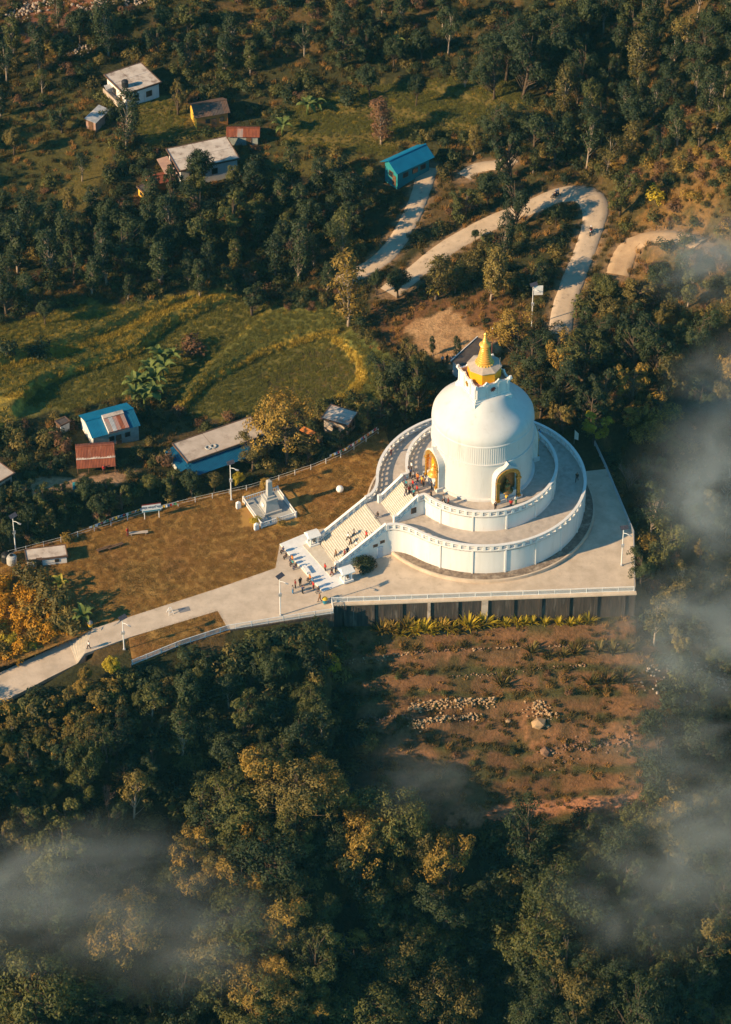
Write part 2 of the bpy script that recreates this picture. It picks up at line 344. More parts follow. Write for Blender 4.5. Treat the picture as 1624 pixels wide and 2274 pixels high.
# ------------------------------------------------------------------ mesh helpers
class MB:
    def __init__(s): s.v = []; s.f = []
    def add(s, vs, fs):
        o = len(s.v); s.v += [tuple(map(float, p)) for p in vs]; s.f += [tuple(i + o for i in f) for f in fs]; return s
    def box(s, c, d, rz=0.0, taper=1.0, rx=0.0, ry=0.0):
        hx, hy, hz = d[0] / 2, d[1] / 2, d[2] / 2
        m = Matrix.Translation(c) @ Matrix.Rotation(rz, 4, 'Z') @ Matrix.Rotation(ry, 4, 'Y') @ Matrix.Rotation(rx, 4, 'X')
        vs = [m @ Vector((x * hx * t, y * hy * t, z * hz)) for z, t in ((-1, 1), (1, taper)) for x, y in ((-1, -1), (1, -1), (1, 1), (-1, 1))]
        return s.add(vs, [(3, 2, 1, 0), (4, 5, 6, 7), (0, 1, 5, 4), (1, 2, 6, 5), (2, 3, 7, 6), (3, 0, 4, 7)])
    def tube(s, pts, rad, n=6, cap=True):
        pts = [Vector(p) for p in pts]
        if not isinstance(rad, (list, tuple)): rad = [rad] * len(pts)
        o = len(s.v); ref = None
        for i, p in enumerate(pts):
            t = (pts[min(i + 1, len(pts) - 1)] - pts[max(i - 1, 0)]).normalized()
            if ref is None: ref = Vector((1, 0, 0)) if abs(t.x) < 0.8 else Vector((0, 1, 0))
            u = (ref - t * ref.dot(t)).normalized(); w = t.cross(u); ref = u
            for k in range(n):
                a = 2 * math.pi * k / n; q = p + (u * math.cos(a) + w * math.sin(a)) * rad[i]; s.v.append(tuple(q))
        for i in range(len(pts) - 1):
            for k in range(n):
                a, b = o + i * n + k, o + i * n + (k + 1) % n; s.f.append((a, b, b + n, a + n))
        if cap:
            s.f.append(tuple(o + k for k in reversed(range(n)))); s.f.append(tuple(o + (len(pts) - 1) * n + k for k in range(n)))
        return s
    def lathe(s, prof, n=32, c=(0, 0, 0), cap=True, rot=0.0):
        o = len(s.v)
        for r, z in prof:
            for k in range(n):
                a = 2 * math.pi * k / n + rot; s.v.append((c[0] + r * math.cos(a), c[1] + r * math.sin(a), c[2] + z))
        for i in range(len(prof) - 1):
            for k in range(n):
                a, b = o + i * n + k, o + i * n + (k + 1) % n; s.f.append((a, b, b + n, a + n))
        if cap:
            s.f.append(tuple(o + k for k in reversed(range(n)))); s.f.append(tuple(o + (len(prof) - 1) * n + k for k in range(n)))
        return s
    def prism(s, poly, z0, z1, top=True, bottom=True):
        n = len(poly); o = len(s.v)
        s.v += [(p[0], p[1], z0) for p in poly] + [(p[0], p[1], z1) for p in poly]
        ar = sum(poly[i][0] * poly[(i + 1) % n][1] - poly[(i + 1) % n][0] * poly[i][1] for i in range(n))
        for i in range(n):
            j = (i + 1) % n; f = (o + i, o + j, o + n + j, o + n + i); s.f.append(f if ar > 0 else f[::-1])
        tr = tessellate_polygon([[Vector((p[0], p[1], 0)) for p in poly]])
        for t in tr:
            a, b, c = (poly[i] for i in t)
            t = t if (b[0] - a[0]) * (c[1] - a[1]) - (b[1] - a[1]) * (c[0] - a[0]) > 0 else t[::-1]
            if top: s.f.append(tuple(o + n + i for i in t))
            if bottom: s.f.append(tuple(o + i for i in t[::-1]))
        return s
    def sweep(s, path, w0, w1, z0, z1, closed=False):
        P = [Vector(p) for p in path]; n = len(P); o = len(s.v)
        for i in range(n):
            if closed: a, b = P[i - 1], P[(i + 1) % n]
            else: a, b = P[max(i - 1, 0)], P[min(i + 1, n - 1)]
            t = Vector((b.x - a.x, b.y - a.y, 0)).normalized(); q = Vector((t.y, -t.x, 0))
            for w, z in ((w0, z0), (w1, z0), (w1, z1), (w0, z1)):
                s.v.append(tuple(P[i] + q * w + Vector((0, 0, z))))
        for i in range(n if closed else n - 1):
            j = (i + 1) % n
            for k in range(4):
                s.f.append((o + i * 4 + k, o + i * 4 + (k + 1) % 4, o + j * 4 + (k + 1) % 4, o + j * 4 + k))
        if not closed:
            s.f.append((o + 3, o + 2, o + 1, o)); e = o + (n - 1) * 4; s.f.append((e, e + 1, e + 2, e + 3))
        return s
    def mesh(s, name, mat=None, smooth=False):
        me = bpy.data.meshes.new(name); me.from_pydata(s.v, [], s.f); me.update()
        bm = bmesh.new(); bm.from_mesh(me); bmesh.ops.recalc_face_normals(bm, faces=bm.faces); bm.to_mesh(me); bm.free()
        if mat: me.materials.append(MAT[mat] if isinstance(mat, str) else mat)
        if smooth: me.shade_smooth()
        return me
def link(name, data, parent=None, loc=(0, 0, 0), rz=0.0, scale=None):
    o = bpy.data.objects.new(name, data); COL.objects.link(o); o.location = loc; o.rotation_euler = (0, 0, rz)
    if scale is not None: o.scale = scale if isinstance(scale, (tuple, list)) else (scale,) * 3
    if parent is not None: o.parent = parent
    return o
def obj(name, mb, mat, parent=None, loc=(0, 0, 0), rz=0.0, smooth=False):
    return link(name, mb.mesh(name, mat, smooth), parent, loc, rz)
def tag(o, label=None, cat=None, group=None, kind=None):
    for k, v in (('label', label), ('category', cat), ('group', group), ('kind', kind)):
        if v: o[k] = v
    return o
def thing(name, label, cat, loc=(0, 0, 0), rz=0.0, group=None):
    return tag(link(name, None, None, tuple(map(float, loc)), rz), label, cat, group)
def struct(name, mb, mat, smooth=False, label=None): return tag(obj(name, mb, mat, smooth=smooth), label, kind='structure')
def setmat(o, m):
    o.material_slots[0].link = 'OBJECT'; o.material_slots[0].material = m
def auto_smooth(me, ang=35):
    me.shade_smooth()
    try: me.set_sharp_from_angle(angle=R(ang))
    except Exception: pass

# ------------------------------------------------------------------ terrain sheet with ground colours
PX, PY = project(GX, GY, GZ)
wx = PX + 30 * fbm(GX / 2.6, GY / 2.6, 31); wy = PY + 24 * fbm(GX / 2.6, GY / 2.6, 47)
def zone(poly): return in_poly(wx, wy, poly)
colr = np.empty(GX.shape + (3,)); colr[:] = (0.040, 0.040, 0.017)
n1 = fbm(GX / 7, GY / 7, 77)[..., None]
colr = np.where(n1 > 0.12, np.array([0.085, 0.058, 0.024]), colr)
FIELD1 = [(-80, 740), (160, 680), (330, 670), (480, 640), (640, 690), (760, 690), (800, 760), (870, 800), (850, 880), (700, 900), (540, 930), (400, 920), (380, 870), (230, 890), (110, 930), (-80, 960)]
FIELD2 = [(640, 240), (760, 200), (1000, 170), (1130, 160), (1180, 250), (1040, 300), (920, 290), (860, 350), (740, 330), (640, 320)]
FIELD3 = [(300, 215), (420, 230), (470, 290), (330, 330), (290, 280)]
FIELD4 = [(90, 470), (170, 380), (250, 330), (230, 430), (130, 520)]
FIELD5 = [(-60, 270), (120, 220), (200, 190), (235, 300), (250, 340), (170, 420), (60, 480), (-60, 500)]
FIELD6 = [(420, 290), (560, 305), (650, 250), (800, 230), (860, 350), (800, 400), (640, 390), (560, 400), (530, 350)]
CLEAR = [(895, 725), (930, 700), (1000, 695), (1070, 735), (1130, 780), (1050, 800), (1000, 830), (960, 790), (905, 770)]
DRY1 = [(820, 680), (960, 640), (1150, 660), (1190, 730), (1060, 830), (930, 830), (880, 790), (840, 730)]
DRYHILL = [(1340, 360), (1500, 280), (1700, 250), (1700, 640), (1580, 600), (1340, 640), (1310, 520)]
SLOPE = [(740, 1380), (1430, 1350), (1480, 1500), (1480, 1700), (1430, 1800), (1200, 1850), (950, 1860), (840, 1740), (790, 1560), (760, 1450)]
SOILBANDS = [[(770, 1435), (1420, 1425), (1430, 1450), (770, 1470)], [(790, 1585), (1050, 1575), (1200, 1590), (1130, 1630), (900, 1660), (820, 1640)], [(1140, 1600), (1430, 1610), (1440, 1690), (1280, 1680), (1200, 1690)], [(830, 1630), (1000, 1620), (960, 1700), (860, 1690)]]
ROAD_SOIL = [(1280, 770), (1290, 700), (1330, 620), (1370, 560), (1330, 480), (1290, 460), (1150, 500), (1000, 580), (930, 620), (910, 590), (1100, 470), (1280, 405), (1340, 420), (1400, 560), (1300, 760)]
YARD = [(45, 1068), (215, 1052), (310, 1045), (240, 1088), (100, 1095), (45, 1095)]
TOPSOIL = [(-60, -60), (260, -60), (250, 20), (150, 95), (60, 90), (-60, 60)]
def paint(poly, c, c2=None, s=5, seed=5):
    m = zone(poly)
    k = np.array(c)[None, None, :] * np.ones_like(colr)
    if c2 is not None: k = np.where(fbm(GX / s, GY / s, seed)[..., None] > 0.0, np.array(c2), k)
    colr[m] = k[m]
paint(FIELD1, (0.150, 0.130, 0.034), (0.165, 0.140, 0.036), 9); paint([(610, 800), (690, 780), (720, 800), (700, 840), (620, 850)], (0.100, 0.060, 0.034)); paint([(560, 850), (620, 800), (740, 760), (800, 830), (740, 890), (600, 900)], (0.085, 0.068, 0.026), (0.115, 0.085, 0.030), 2); paint(FIELD2, (0.055, 0.056, 0.018), (0.075, 0.068, 0.022), 8)
paint(FIELD5, (0.060, 0.062, 0.022), (0.085, 0.076, 0.024), 7); paint(FIELD6, (0.060, 0.062, 0.022), (0.085, 0.076, 0.024), 7); paint(FIELD3, (0.125, 0.100, 0.028)); paint(FIELD4, (0.120, 0.095, 0.026))
paint(DRYHILL, (0.150, 0.090, 0.032), (0.075, 0.058, 0.022), 4); paint(DRY1, (0.140, 0.072, 0.032), (0.085, 0.056, 0.024), 3)
paint(CLEAR, (0.380, 0.240, 0.125), (0.300, 0.180, 0.090), 1.5)
paint([(880, 690), (960, 680), (1080, 720), (1120, 790), (1040, 815), (960, 800), (890, 770)], (0.140, 0.080, 0.038), None) if False else None
paint(SLOPE, (0.080, 0.060, 0.026), (0.130, 0.074, 0.035), 3)
_sx = np.gradient(GZ, axis=1) / np.gradient(GX, axis=1); _sy = np.gradient(GZ, axis=0) / np.gradient(GY, axis=0); _st = np.hypot(_sx, _sy); _ms = zone(SLOPE); _nz = fbm(GX / 2.2, GY / 2.2, 91); colr[_ms & (_st > 0.85) & (_nz > -0.12)] = (0.150, 0.080, 0.040); colr[_ms & (_st < 0.45) & (_nz < 0.2)] = (0.070, 0.066, 0.026)
for k, b in enumerate(SOILBANDS): paint(b, (0.190, 0.100, 0.050), (0.110, 0.068, 0.034), 1.6, 8 + k)
paint(ROAD_SOIL, (0.110, 0.075, 0.032), (0.060, 0.052, 0.022), 3); paint(YARD, (0.340, 0.210, 0.120)); paint(TOPSOIL, (0.190, 0.085, 0.050), (0.120, 0.070, 0.045), 5)
# terrace banks carry drier, paler grass
gzx = np.gradient(GZ, axis=1) / np.gradient(GX, axis=1); gzy = np.gradient(GZ, axis=0) / np.gradient(GY, axis=0)
steep = np.hypot(gzx, gzy)
fm = zone(FIELD1) | zone(FIELD2) | zone(FIELD3)
colr[zone(TERR[0][0]) & zone(FIELD1)] = (0.190, 0.150, 0.036); colr[zone(TERR[2][0])] = (0.120, 0.120, 0.032); colr[zone(TERR[3][0])] = (0.100, 0.110, 0.030)
bk = fm & (((steep > 0.42) & (PY < 500)) | ((PY > 500) & (bund_px(PX, PY) < 9))); colr[bk] = np.where(PY[bk][:, None] > 500, np.array([0.420, 0.290, 0.050]), np.array([0.120, 0.095, 0.030]))
for rn, (c, w) in ROADW.items():
    m = (GX > c[:, 0].min() - 8) & (GX < c[:, 0].max() + 8) & (GY > c[:, 1].min() - 8) & (GY < c[:, 1].max() + 8)
    d = np.hypot(GX[m][:, None] - c[None, :, 0], GY[m][:, None] - c[None, :, 1]).min(1)
    cc = colr[m]; t = ((1 - sst((d - w * 0.5) / 1.6)) * 0.8)[:, None]; colr[m] = cc * (1 - t) + np.array([0.26, 0.17, 0.10]) * t
# footpath low on the front slope
tp = resample([G(*q) for q in [(1000, 1830), (1080, 1815), (1180, 1800), (1280, 1782), (1380, 1777), (1460, 1776)]], 0.8)
m = (GX > tp[:, 0].min() - 3) & (GX < tp[:, 0].max() + 3) & (GY > tp[:, 1].min() - 3) & (GY < tp[:, 1].max() + 3)
d = np.hypot(GX[m][:, None] - tp[None, :, 0], GY[m][:, None] - tp[None, :, 1]).min(1); cc = colr[m]
t = (1 - sst((d - 0.5) / 0.6))[:, None]; colr[m] = cc * (1 - t) + np.array([0.36, 0.17, 0.09]) * t

ny, nx = GX.shape
idx = np.arange(ny * nx).reshape(ny, nx)
quads = np.stack([idx[:-1, :-1], idx[:-1, 1:], idx[1:, 1:], idx[1:, :-1]], -1).reshape(-1, 4)
me = bpy.data.meshes.new('ground')
me.vertices.add(ny * nx); me.vertices.foreach_set('co', np.stack([GX, GY, GZ], -1).astype(np.float32).ravel())
me.loops.add(quads.size); me.loops.foreach_set('vertex_index', quads.astype(np.int32).ravel())
me.polygons.add(len(quads)); me.polygons.foreach_set('loop_start', np.arange(0, quads.size, 4, dtype=np.int32))
me.polygons.foreach_set('use_smooth', np.ones(len(quads), bool))
me.update(calc_edges=True)
ca = me.color_attributes.new('soil_colour', 'FLOAT_COLOR', 'POINT')
ca.data.foreach_set('color', np.concatenate([colr, np.ones(GX.shape + (1,))], -1).astype(np.float32).ravel())
m, n, l = nt('ground_cover')
o_ = n.new('ShaderNodeOutputMaterial'); p_ = n.new('ShaderNodeBsdfPrincipled'); p_.inputs['Roughness'].default_value = 0.95; p_.inputs['Specular IOR Level'].default_value = 0.1
at = n.new('ShaderNodeVertexColor'); at.layer_name = 'soil_colour'
tc = n.new('ShaderNodeTexCoord')
t1 = n.new('ShaderNodeTexNoise'); t1.inputs['Scale'].default_value = 1.6; t1.inputs['Detail'].default_value = 9; t1.inputs['Roughness'].default_value = 0.75; l.new(tc.outputs['Object'], t1.inputs['Vector'])
r1 = n.new('ShaderNodeValToRGB'); r1.color_ramp.elements[0].position = 0.3; r1.color_ramp.elements[1].position = 0.7
r1.color_ramp.elements[0].color = (0.45, 0.48, 0.5, 1); r1.color_ramp.elements[1].color = (1.6, 1.5, 1.4, 1); l.new(t1.outputs[0], r1.inputs[0])
mx = n.new('ShaderNodeMixRGB'); mx.blend_type = 'MULTIPLY'; mx.inputs[0].default_value = 1; l.new(at.outputs[0], mx.inputs[1]); l.new(r1.outputs[0], mx.inputs[2]); l.new(mx.outputs[0], p_.inputs['Base Color'])
tb = n.new('ShaderNodeTexNoise'); tb.inputs['Scale'].default_value = 3.5; tb.inputs['Detail'].default_value = 6; l.new(tc.outputs['Object'], tb.inputs['Vector'])
bb = n.new('ShaderNodeBump'); bb.inputs['Strength'].default_value = 0.7; bb.inputs['Distance'].default_value = 0.18; l.new(tb.outputs[0], bb.inputs['Height']); l.new(bb.outputs[0], p_.inputs['Normal'])
l.new(p_.outputs[0], o_.inputs[0]); me.materials.append(m)
tag(link('ground', me), 'wooded hillside with terraced fields, dry slopes and bare soil', kind='structure')

# roads as draped ribbons
for rn, (c, w) in ROADW.items():
    mb = MB(); P = []
    for i, p in enumerate(c):
        t = c[min(i + 1, len(c) - 1)] - c[max(i - 1, 0)]; t = t[:2] / (np.linalg.norm(t[:2]) + 1e-9); q = np.array([t[1], -t[0]])
        ax, ay = project(*p); ww = w * (1 + 0.45 * math.exp(-((ax - 1305) ** 2 + (ay - 440) ** 2) / 40 ** 2)) * (1 + 0.10 * float(fbm(np.array([i * 0.23]), np.array([1.3]), 4)[0]))
        row = []
        for k in (-0.5, -0.46, -0.2, 0.2, 0.46, 0.5):
            x, y = p[:2] + q * k * ww; row.append((x, y, p[2] + (0.05 if abs(k) < 0.48 else -0.12) - abs(k) * 0.08))
        P.append(row)
    vs = [v for row in P for v in row]; fs = [(i * 6 + k, i * 6 + k + 1, i * 6 + k + 7, i * 6 + k + 6) for i in range(len(P) - 1) for k in range(5)]
    mb.add(vs, fs)
    struct(rn, mb, 'dirt_road' if rn == 'dirt_track' else 'road', True, {'road': 'pale road running down past the turquoise shed', 'hill_road': 'pale concrete road bending through the hairpin above the stupa', 'dirt_track': 'sandy track curving round the sunny hillside', 'lane': 'short grey lane among trees behind the turquoise shed'}[rn])

# ------------------------------------------------------------------ platform: lawn, plaza, path, retaining wall
def Z0(pts, z=0.0): return [tuple(onz(px, py, z)[:2]) for px, py in pts]
LAWN = Z0([(-60, 1290), (50, 1215), (150, 1190), (330, 1130), (560, 1078), (700, 1034), (850, 940), (900, 1100), (700, 1235), (640, 1262), (480, 1320), (200, 1400), (60, 1460), (-60, 1500)])
mm('lawn', (0.390, 0.215, 0.056), (0.340, 0.200, 0.052), 0.15, 0.95, 0.7, 9.0, c3=(0.320, 0.150, 0.050), s3=0.10, f3=0.58)
struct('lawn', MB().prism(LAWN, -0.14, 0.0), 'lawn', label='brown dry lawn between the fence and the paved path')
VERGE = Z0([(286, 1418), (486, 1352), (512, 1402), (420, 1428), (296, 1478)])
struct('lawn_verge', MB().prism(VERGE, -0.3, 0.004), 'lawn', label='small wedge of dry grass between path and railing')
PLAZA = Z0([(1412, 1315), (1408, 1190), (1346, 1042), (1300, 1047), (1068, 1100), (830, 1150), (690, 1180), (621, 1212), (612, 1262), (480, 1308), (205, 1397), (188, 1452), (290, 1415), (484, 1357), (508, 1399), (742, 1362), (735, 1341)])
plaza = struct('plaza', MB().prism(PLAZA, -0.5, 0.05), 'concrete', label='stained pale concrete plaza around the white stupa')
PATH = Z0([(152, 1424), (0, 1494), (-120, 1550), (-120, 1630), (0, 1563), (110, 1505), (172, 1474)], -1.2)
path = struct('path', MB().prism(PATH, -1.8, -1.15), 'concrete', label='paved path leading down beside the golden shrubs')
s0 = Z0([(205, 1397), (188, 1452)]); s1 = Z0([(152, 1424), (172, 1474)], -1.2)
for k in range(7):
    ta, tb_ = k / 7, (k + 1) / 7
    lerp = lambda p, q, t: (p[0] + (q[0] - p[0]) * t, p[1] + (q[1] - p[1]) * t)
    quad = [lerp(s0[0], s1[0], ta), lerp(s0[0], s1[0], tb_), lerp(s0[1], s1[1], tb_), lerp(s0[1], s1[1], ta)]
    obj('step', MB().prism(quad, -1.9, 0.05 - 1.2 * (k + 0.5) / 7), 'step_tread', path)
# front retaining wall with buttresses
fl = np.array(onz(735, 1341)[:2]); fr = np.array(onz(1412, 1316)[:2])
rw = thing('retaining_wall', 'dark stained retaining wall under the front railing of the plaza', 'retaining wall', (fl[0], fl[1], 0), math.atan2(fr[1] - fl[1], fr[0] - fl[0]))
LW = float(np.linalg.norm(fr - fl))
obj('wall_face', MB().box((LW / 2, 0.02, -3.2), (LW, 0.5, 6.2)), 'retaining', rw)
obj('coping', MB().box((LW / 2, -0.1, 0.0), (LW + 0.2, 0.7, 0.22)), 'concrete', rw)
for k in range(11):
    x = 2.2 + k * (LW - 4) / 10
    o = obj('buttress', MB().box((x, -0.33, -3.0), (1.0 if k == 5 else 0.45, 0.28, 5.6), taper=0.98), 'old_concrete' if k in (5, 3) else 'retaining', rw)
se = [tuple(onz(*q)[:2]) for q in [(735, 1341), (742, 1364), (508, 1401), (400, 1436), (292, 1478)]]
o = obj('retaining_wall', MB().sweep([(x, y, 0) for x, y in se], 0.0, 0.4, -2.6, 0.03), 'retaining'); tag(o, 'low dark kerb wall under the picket railing beside the path', 'retaining wall')
# white marble apron at the foot of the stairs
AP = Z0([(621.5, 1210), (716.6, 1316), (786.5, 1289), (677, 1187)])
ap = thing('marble_apron', 'white marble entrance terrace at the foot of the grand stairs', 'terrace', (0, 0, 0))
obj('slab', MB().prism(AP, 0.0, 0.22), 'marble', ap)
obj('landing', MB().prism(Z0([(673, 1214), (735, 1284), (757, 1266), (700, 1200)]), 0.1, 0.30), 'step_tread', ap)

# ------------------------------------------------------------------ the stupa
def ab(a, b, z=0.0): return (a * UA[0] + b * VA[0], a * UA[1] + b * VA[1], z)
st = thing('stupa', 'big white domed stupa with golden spire on two round terraces', 'stupa')
RL, RU = 16.4, 11.8
CA = R(206)
def bezier(p0, p1, p2, p3, n):
    p0, p1, p2, p3 = map(np.array, (p0, p1, p2, p3)); out = []
    for i in range(n + 1):
        t = i / n; out.append(tuple((1 - t) ** 3 * p0 + 3 * t * (1 - t) ** 2 * p1 + 3 * t * t * (1 - t) * p2 + t ** 3 * p3))
    return out
def outline(rad, aC, bC, phi, n=96):
    """open outline, counter-clockwise: from the stair corner on one side round the circle to the other"""
    def pc(f): return (rad * math.cos(f), rad * math.sin(f))   # in (a, b)
    tan = (math.sin(phi), -math.cos(phi))
    arm = bezier(pc(phi), (pc(phi)[0] + tan[0] * 1.6, pc(phi)[1] + tan[1] * 1.6), (aC - 1.6, bC), (aC, bC), 8)
    right = arm[::-1]
    circ = [pc(phi + (2 * math.pi - 2 * phi) * i / n) for i in range(1, n)]
    left = [(a, -b) for a, b in arm]
    return right + circ + left
OL = outline(RL, 18.5, 3.75, R(25)); OU = outline(RU, 12.7, 2.9, R(20))
def wpts(L, z): return [ab(a, b, z) for a, b in L]
# orientation: (a,b) -> world flips handedness, so outlines run clockwise in world; reverse where needed
PL = wpts(OL, 0)[::-1]; PU = wpts(OU, 0)[::-1]
lw = obj('lower_wall', MB().prism([p[:2] for p in PL], 0.0, ZL, top=False, bottom=False), 'white_wall', st); auto_smooth(lw.data)
obj('lower_terrace', MB().prism([p[:2] for p in PL], ZL - 0.3, ZL, bottom=False), 'terrace_floor', st)
uw = obj('upper_wall', MB().prism([p[:2] for p in PU], ZL, ZU, top=False, bottom=False), 'white_wall', st); auto_smooth(uw.data)
obj('upper_terrace', MB().prism([p[:2] for p in PU], ZU - 0.3, ZU, bottom=False), 'terrace_floor', st)
ap_ring = MB().lathe([(RL - 0.3, 0.0), (RL - 0.3, 0.62), (17.9, 0.55), (18.0, 0.45), (18.0, 0.0)], 96, cap=False)
o = obj('foot_apron', ap_ring, 'apron', st)
obj('apron_kerb', MB().lathe([(17.85, 0.0), (17.85, 0.62), (18.12, 0.62), (18.12, 0.0)], 96, cap=False), 'concrete', st)
def arc_len(P): return np.concatenate([[0], np.cumsum([math.dist(P[i], P[i + 1]) for i in range(len(P) - 1)])])
def at_len(P, L, s):
    i = min(int(np.searchsorted(L, s)) - 1, len(P) - 2); i = max(i, 0); t = (s - L[i]) / (L[i + 1] - L[i])
    p = [P[i][k] + (P[i + 1][k] - P[i][k]) * t for k in range(3)]; d = (P[i + 1][0] - P[i][0], P[i + 1][1] - P[i][1], P[i + 1][2] - P[i][2])
    return p, d
def parapet(name, P, z, parent, spacing=1.25, hgt=1.15, postw=0.42):
    P = [(p[0], p[1], p[2] + z) for p in P]
    par = obj(name, MB().sweep(P, -0.14, 0.20, -0.02, 0.22), 'white_wall', parent); auto_smooth(par.data)
    cp = obj('cap_rail', MB().sweep(P, -0.20, 0.26, hgt - 0.17, hgt), 'white_wall', par); auto_smooth(cp.data)
    bar = obj('louvre_bar', MB().sweep(P, -0.06, 0.10, 0.50, 0.62), 'white_wall', par); auto_smooth(bar.data)
    L = arc_len(P); n = max(2, int(round(L[-1] / spacing)))
    slope = abs(P[-1][2] - P[0][2]) > 0.5
    pm = MB().box((0, 0, (hgt - 0.17 + 0.22) / 2), (postw, 0.30, hgt - 0.17 - 0.22 + 0.04)).mesh('post', 'white_wall')
    for k in range(n + 1):
        s = min(max(L[-1] * k / n, 0.16), L[-1] - 0.16); p, d = at_len(P, L, s)
        a = math.atan2(d[1], d[0])
        if slope:
            g = d[2] / math.hypot(d[0], d[1]); q = MB(); h0, h1 = 0.2, hgt - 0.15
            vs = [(sx * postw / 2, sy * 0.15, sx * postw / 2 * g + h) for h in (h0, h1) for sx, sy in ((-1, -1), (1, -1), (1, 1), (-1, 1))]
            q.add(vs, [(3, 2, 1, 0), (4, 5, 6, 7), (0, 1, 5, 4), (1, 2, 6, 5), (2, 3, 7, 6), (3, 0, 4, 7)])
            data = q.mesh('post', 'white_wall')
        else: data = pm
        link('post', data, par, p, a)
    return par
parapet('lower_parapet', PL, ZL, st); parapet('upper_parapet', PU, ZU, st)
# pilaster drains on the drum walls
for rad, z0, z1, angs in ((RL, 0.6, ZL, range(-120, 175, 18)), (RU, ZL, ZU, range(-130, 175, 26))):
    for d_ in angs:
        a = R(206 + 45 + 15 + d_ + 100)
        bb_ = math.cos(a - CA)
        if bb_ > 0.88: continue
        obj('pilaster', MB().box(((rad + 0.03) * math.cos(a), (rad + 0.03) * math.sin(a), (z0 + z1) / 2), (0.22, 0.26, z1 - z0), a), 'white_wall', st)
# stairs
def flight(a0, a1, z0, z1, hw, n, balhw, parent):
    for k in range(n):
        f0, f1 = a0 + (a1 - a0) * k / n, a0 + (a1 - a0) * (k + 1) / n; zt = z0 + (z1 - z0) * (k + 1) / n
        poly = [ab(f0, -hw)[:2], ab(f1, -hw)[:2], ab(f1, hw)[:2], ab(f0, hw)[:2]]
        obj('step', MB().prism(poly, max(0, zt - 0.6), zt - 0.06), 'white_wall', parent)
        f0b = f0 + 0.03
        poly = [ab(f0b, -hw)[:2], ab(f1, -hw)[:2], ab(f1, hw)[:2], ab(f0b, hw)[:2]]
        obj('tread', MB().prism(poly, zt - 0.06, zt), 'step_tread', parent)
stair = obj('staircase', MB().add([ab(26.7, -3.3, 0), ab(18.4, -3.3, 0), ab(18.4, -3.3, ZL - 0.3), ab(26.7, 3.3, 0), ab(18.4, 3.3, 0), ab(18.4, 3.3, ZL - 0.3)], [(0, 1, 2), (5, 4, 3), (0, 3, 4, 1), (1, 4, 5, 2), (2, 5, 3, 0)]), 'white_wall', st)
flight(26.7, 18.6, 0.25, ZL, 3.3, 26, 3.7, stair)
flight(16.3, 12.6, ZL, ZU, 2.5, 15, 2.9, stair)
for sgn in (-1, 1):
    # solid side walls with a sloping top
    for (a0, a1, z0, z1, b, zb) in ((27.0, 18.5, 0.25, ZL, 3.55, 0.0), (16.5, 12.5, ZL, ZU, 2.75, ZL - 0.2)):
        vs = []
        for bb_ in (b - 0.2, b + 0.22):
            vs += [ab(a0, sgn * bb_, zb), ab(a1, sgn * bb_, zb), ab(a1, sgn * bb_, z1), ab(a0, sgn * bb_, z0)]
        o = obj('side_wall', MB().add(vs, [(0, 1, 2, 3), (7, 6, 5, 4), (0, 4, 5, 1), (1, 5, 6, 2), (2, 6, 7, 3), (3, 7, 4, 0)]), 'white_wall', st)
        pts = [ab(a0, sgn * b, z0), ab((a0 + a1) / 2, sgn * b, (z0 + z1) / 2), ab(a1, sgn * b, z1)]
        if sgn > 0: pts = pts[::-1]
        parapet('stair_balustrade', pts, 0.0, st, spacing=1.3, hgt=1.2)
        obj('end_post', MB().box(ab(a0, sgn * b, z0 + 0.62), (0.55, 0.55, 1.7), CA), 'white_wall', st)
# door and windows under the right-hand stair wall
dr = obj('door', MB().box(ab(19.6, 3.82, 1.15), (1.0, 0.10, 2.2), CA), 'door_paint', st)
obj('door_handle', MB().box(ab(19.25, 3.9, 1.1), (0.05, 0.06, 0.3), CA), 'metal_grey', dr)
for a_, z_ in ((19.2, 3.1), (20.4, 2.75)):
    w_ = obj('window', MB().box(ab(a_, 3.80, z_), (0.8, 0.08, 0.55), CA), 'wood', st)
    obj('pane', MB().box(ab(a_, 3.85, z_), (0.6, 0.06, 0.38), CA), 'dark_glass', w_)
w_ = obj('window', MB().box(ab(13.4, 3.0, ZL + 1.5), (0.9, 0.1, 1.1), CA), 'wood', st); obj('pane', MB().box(ab(13.4, 3.06, ZL + 1.5), (0.7, 0.08, 0.9), CA), 'dark_glass', w_)
# drum and dome
drum = obj('drum', MB().lathe([(8.35, ZU), (8.35, ZU + 0.35), (7.95, ZU + 0.45), (7.9, 15.1)], 96, cap=False), 'white_dome', st); auto_smooth(drum.data)
o = obj('drum_moulding', MB().lathe([(7.9, 15.05), (8.06, 15.1), (8.06, 15.32), (7.9, 15.36)], 96, cap=False), 'white_dome', st); auto_smooth(o.data, 60)
band = MB(); nfl = 288
prof = []
for k in range(nfl):
    pass
ring = [((7.92 if (k % 2) else 7.885), 2 * math.pi * k / nfl) for k in range(nfl)]
vs = [(r * math.cos(a), r * math.sin(a), z) for z in (15.3, 18.7) for r, a in ring]
band.add(vs, [(k, (k + 1) % nfl, nfl + (k + 1) % nfl, nfl + k) for k in range(nfl)])
obj('fluted_band', band, 'white_dome', st)
dome_prof = [(7.85, 18.6), (7.99, 18.66), (7.99, 18.84), (7.9, 18.92), (7.94, 19.4), (7.83, 20.0), (7.5, 20.6), (6.95, 21.15), (6.3, 21.7), (5.65, 22.3), (5.0, 22.95), (4.5, 23.55), (4.0, 24.1), (3.5, 24.5), (1.5, 24.8)]
dm = obj('dome', MB().lathe(dome_prof, 96, cap=False), 'white_dome', st); auto_smooth(dm.data, 50)
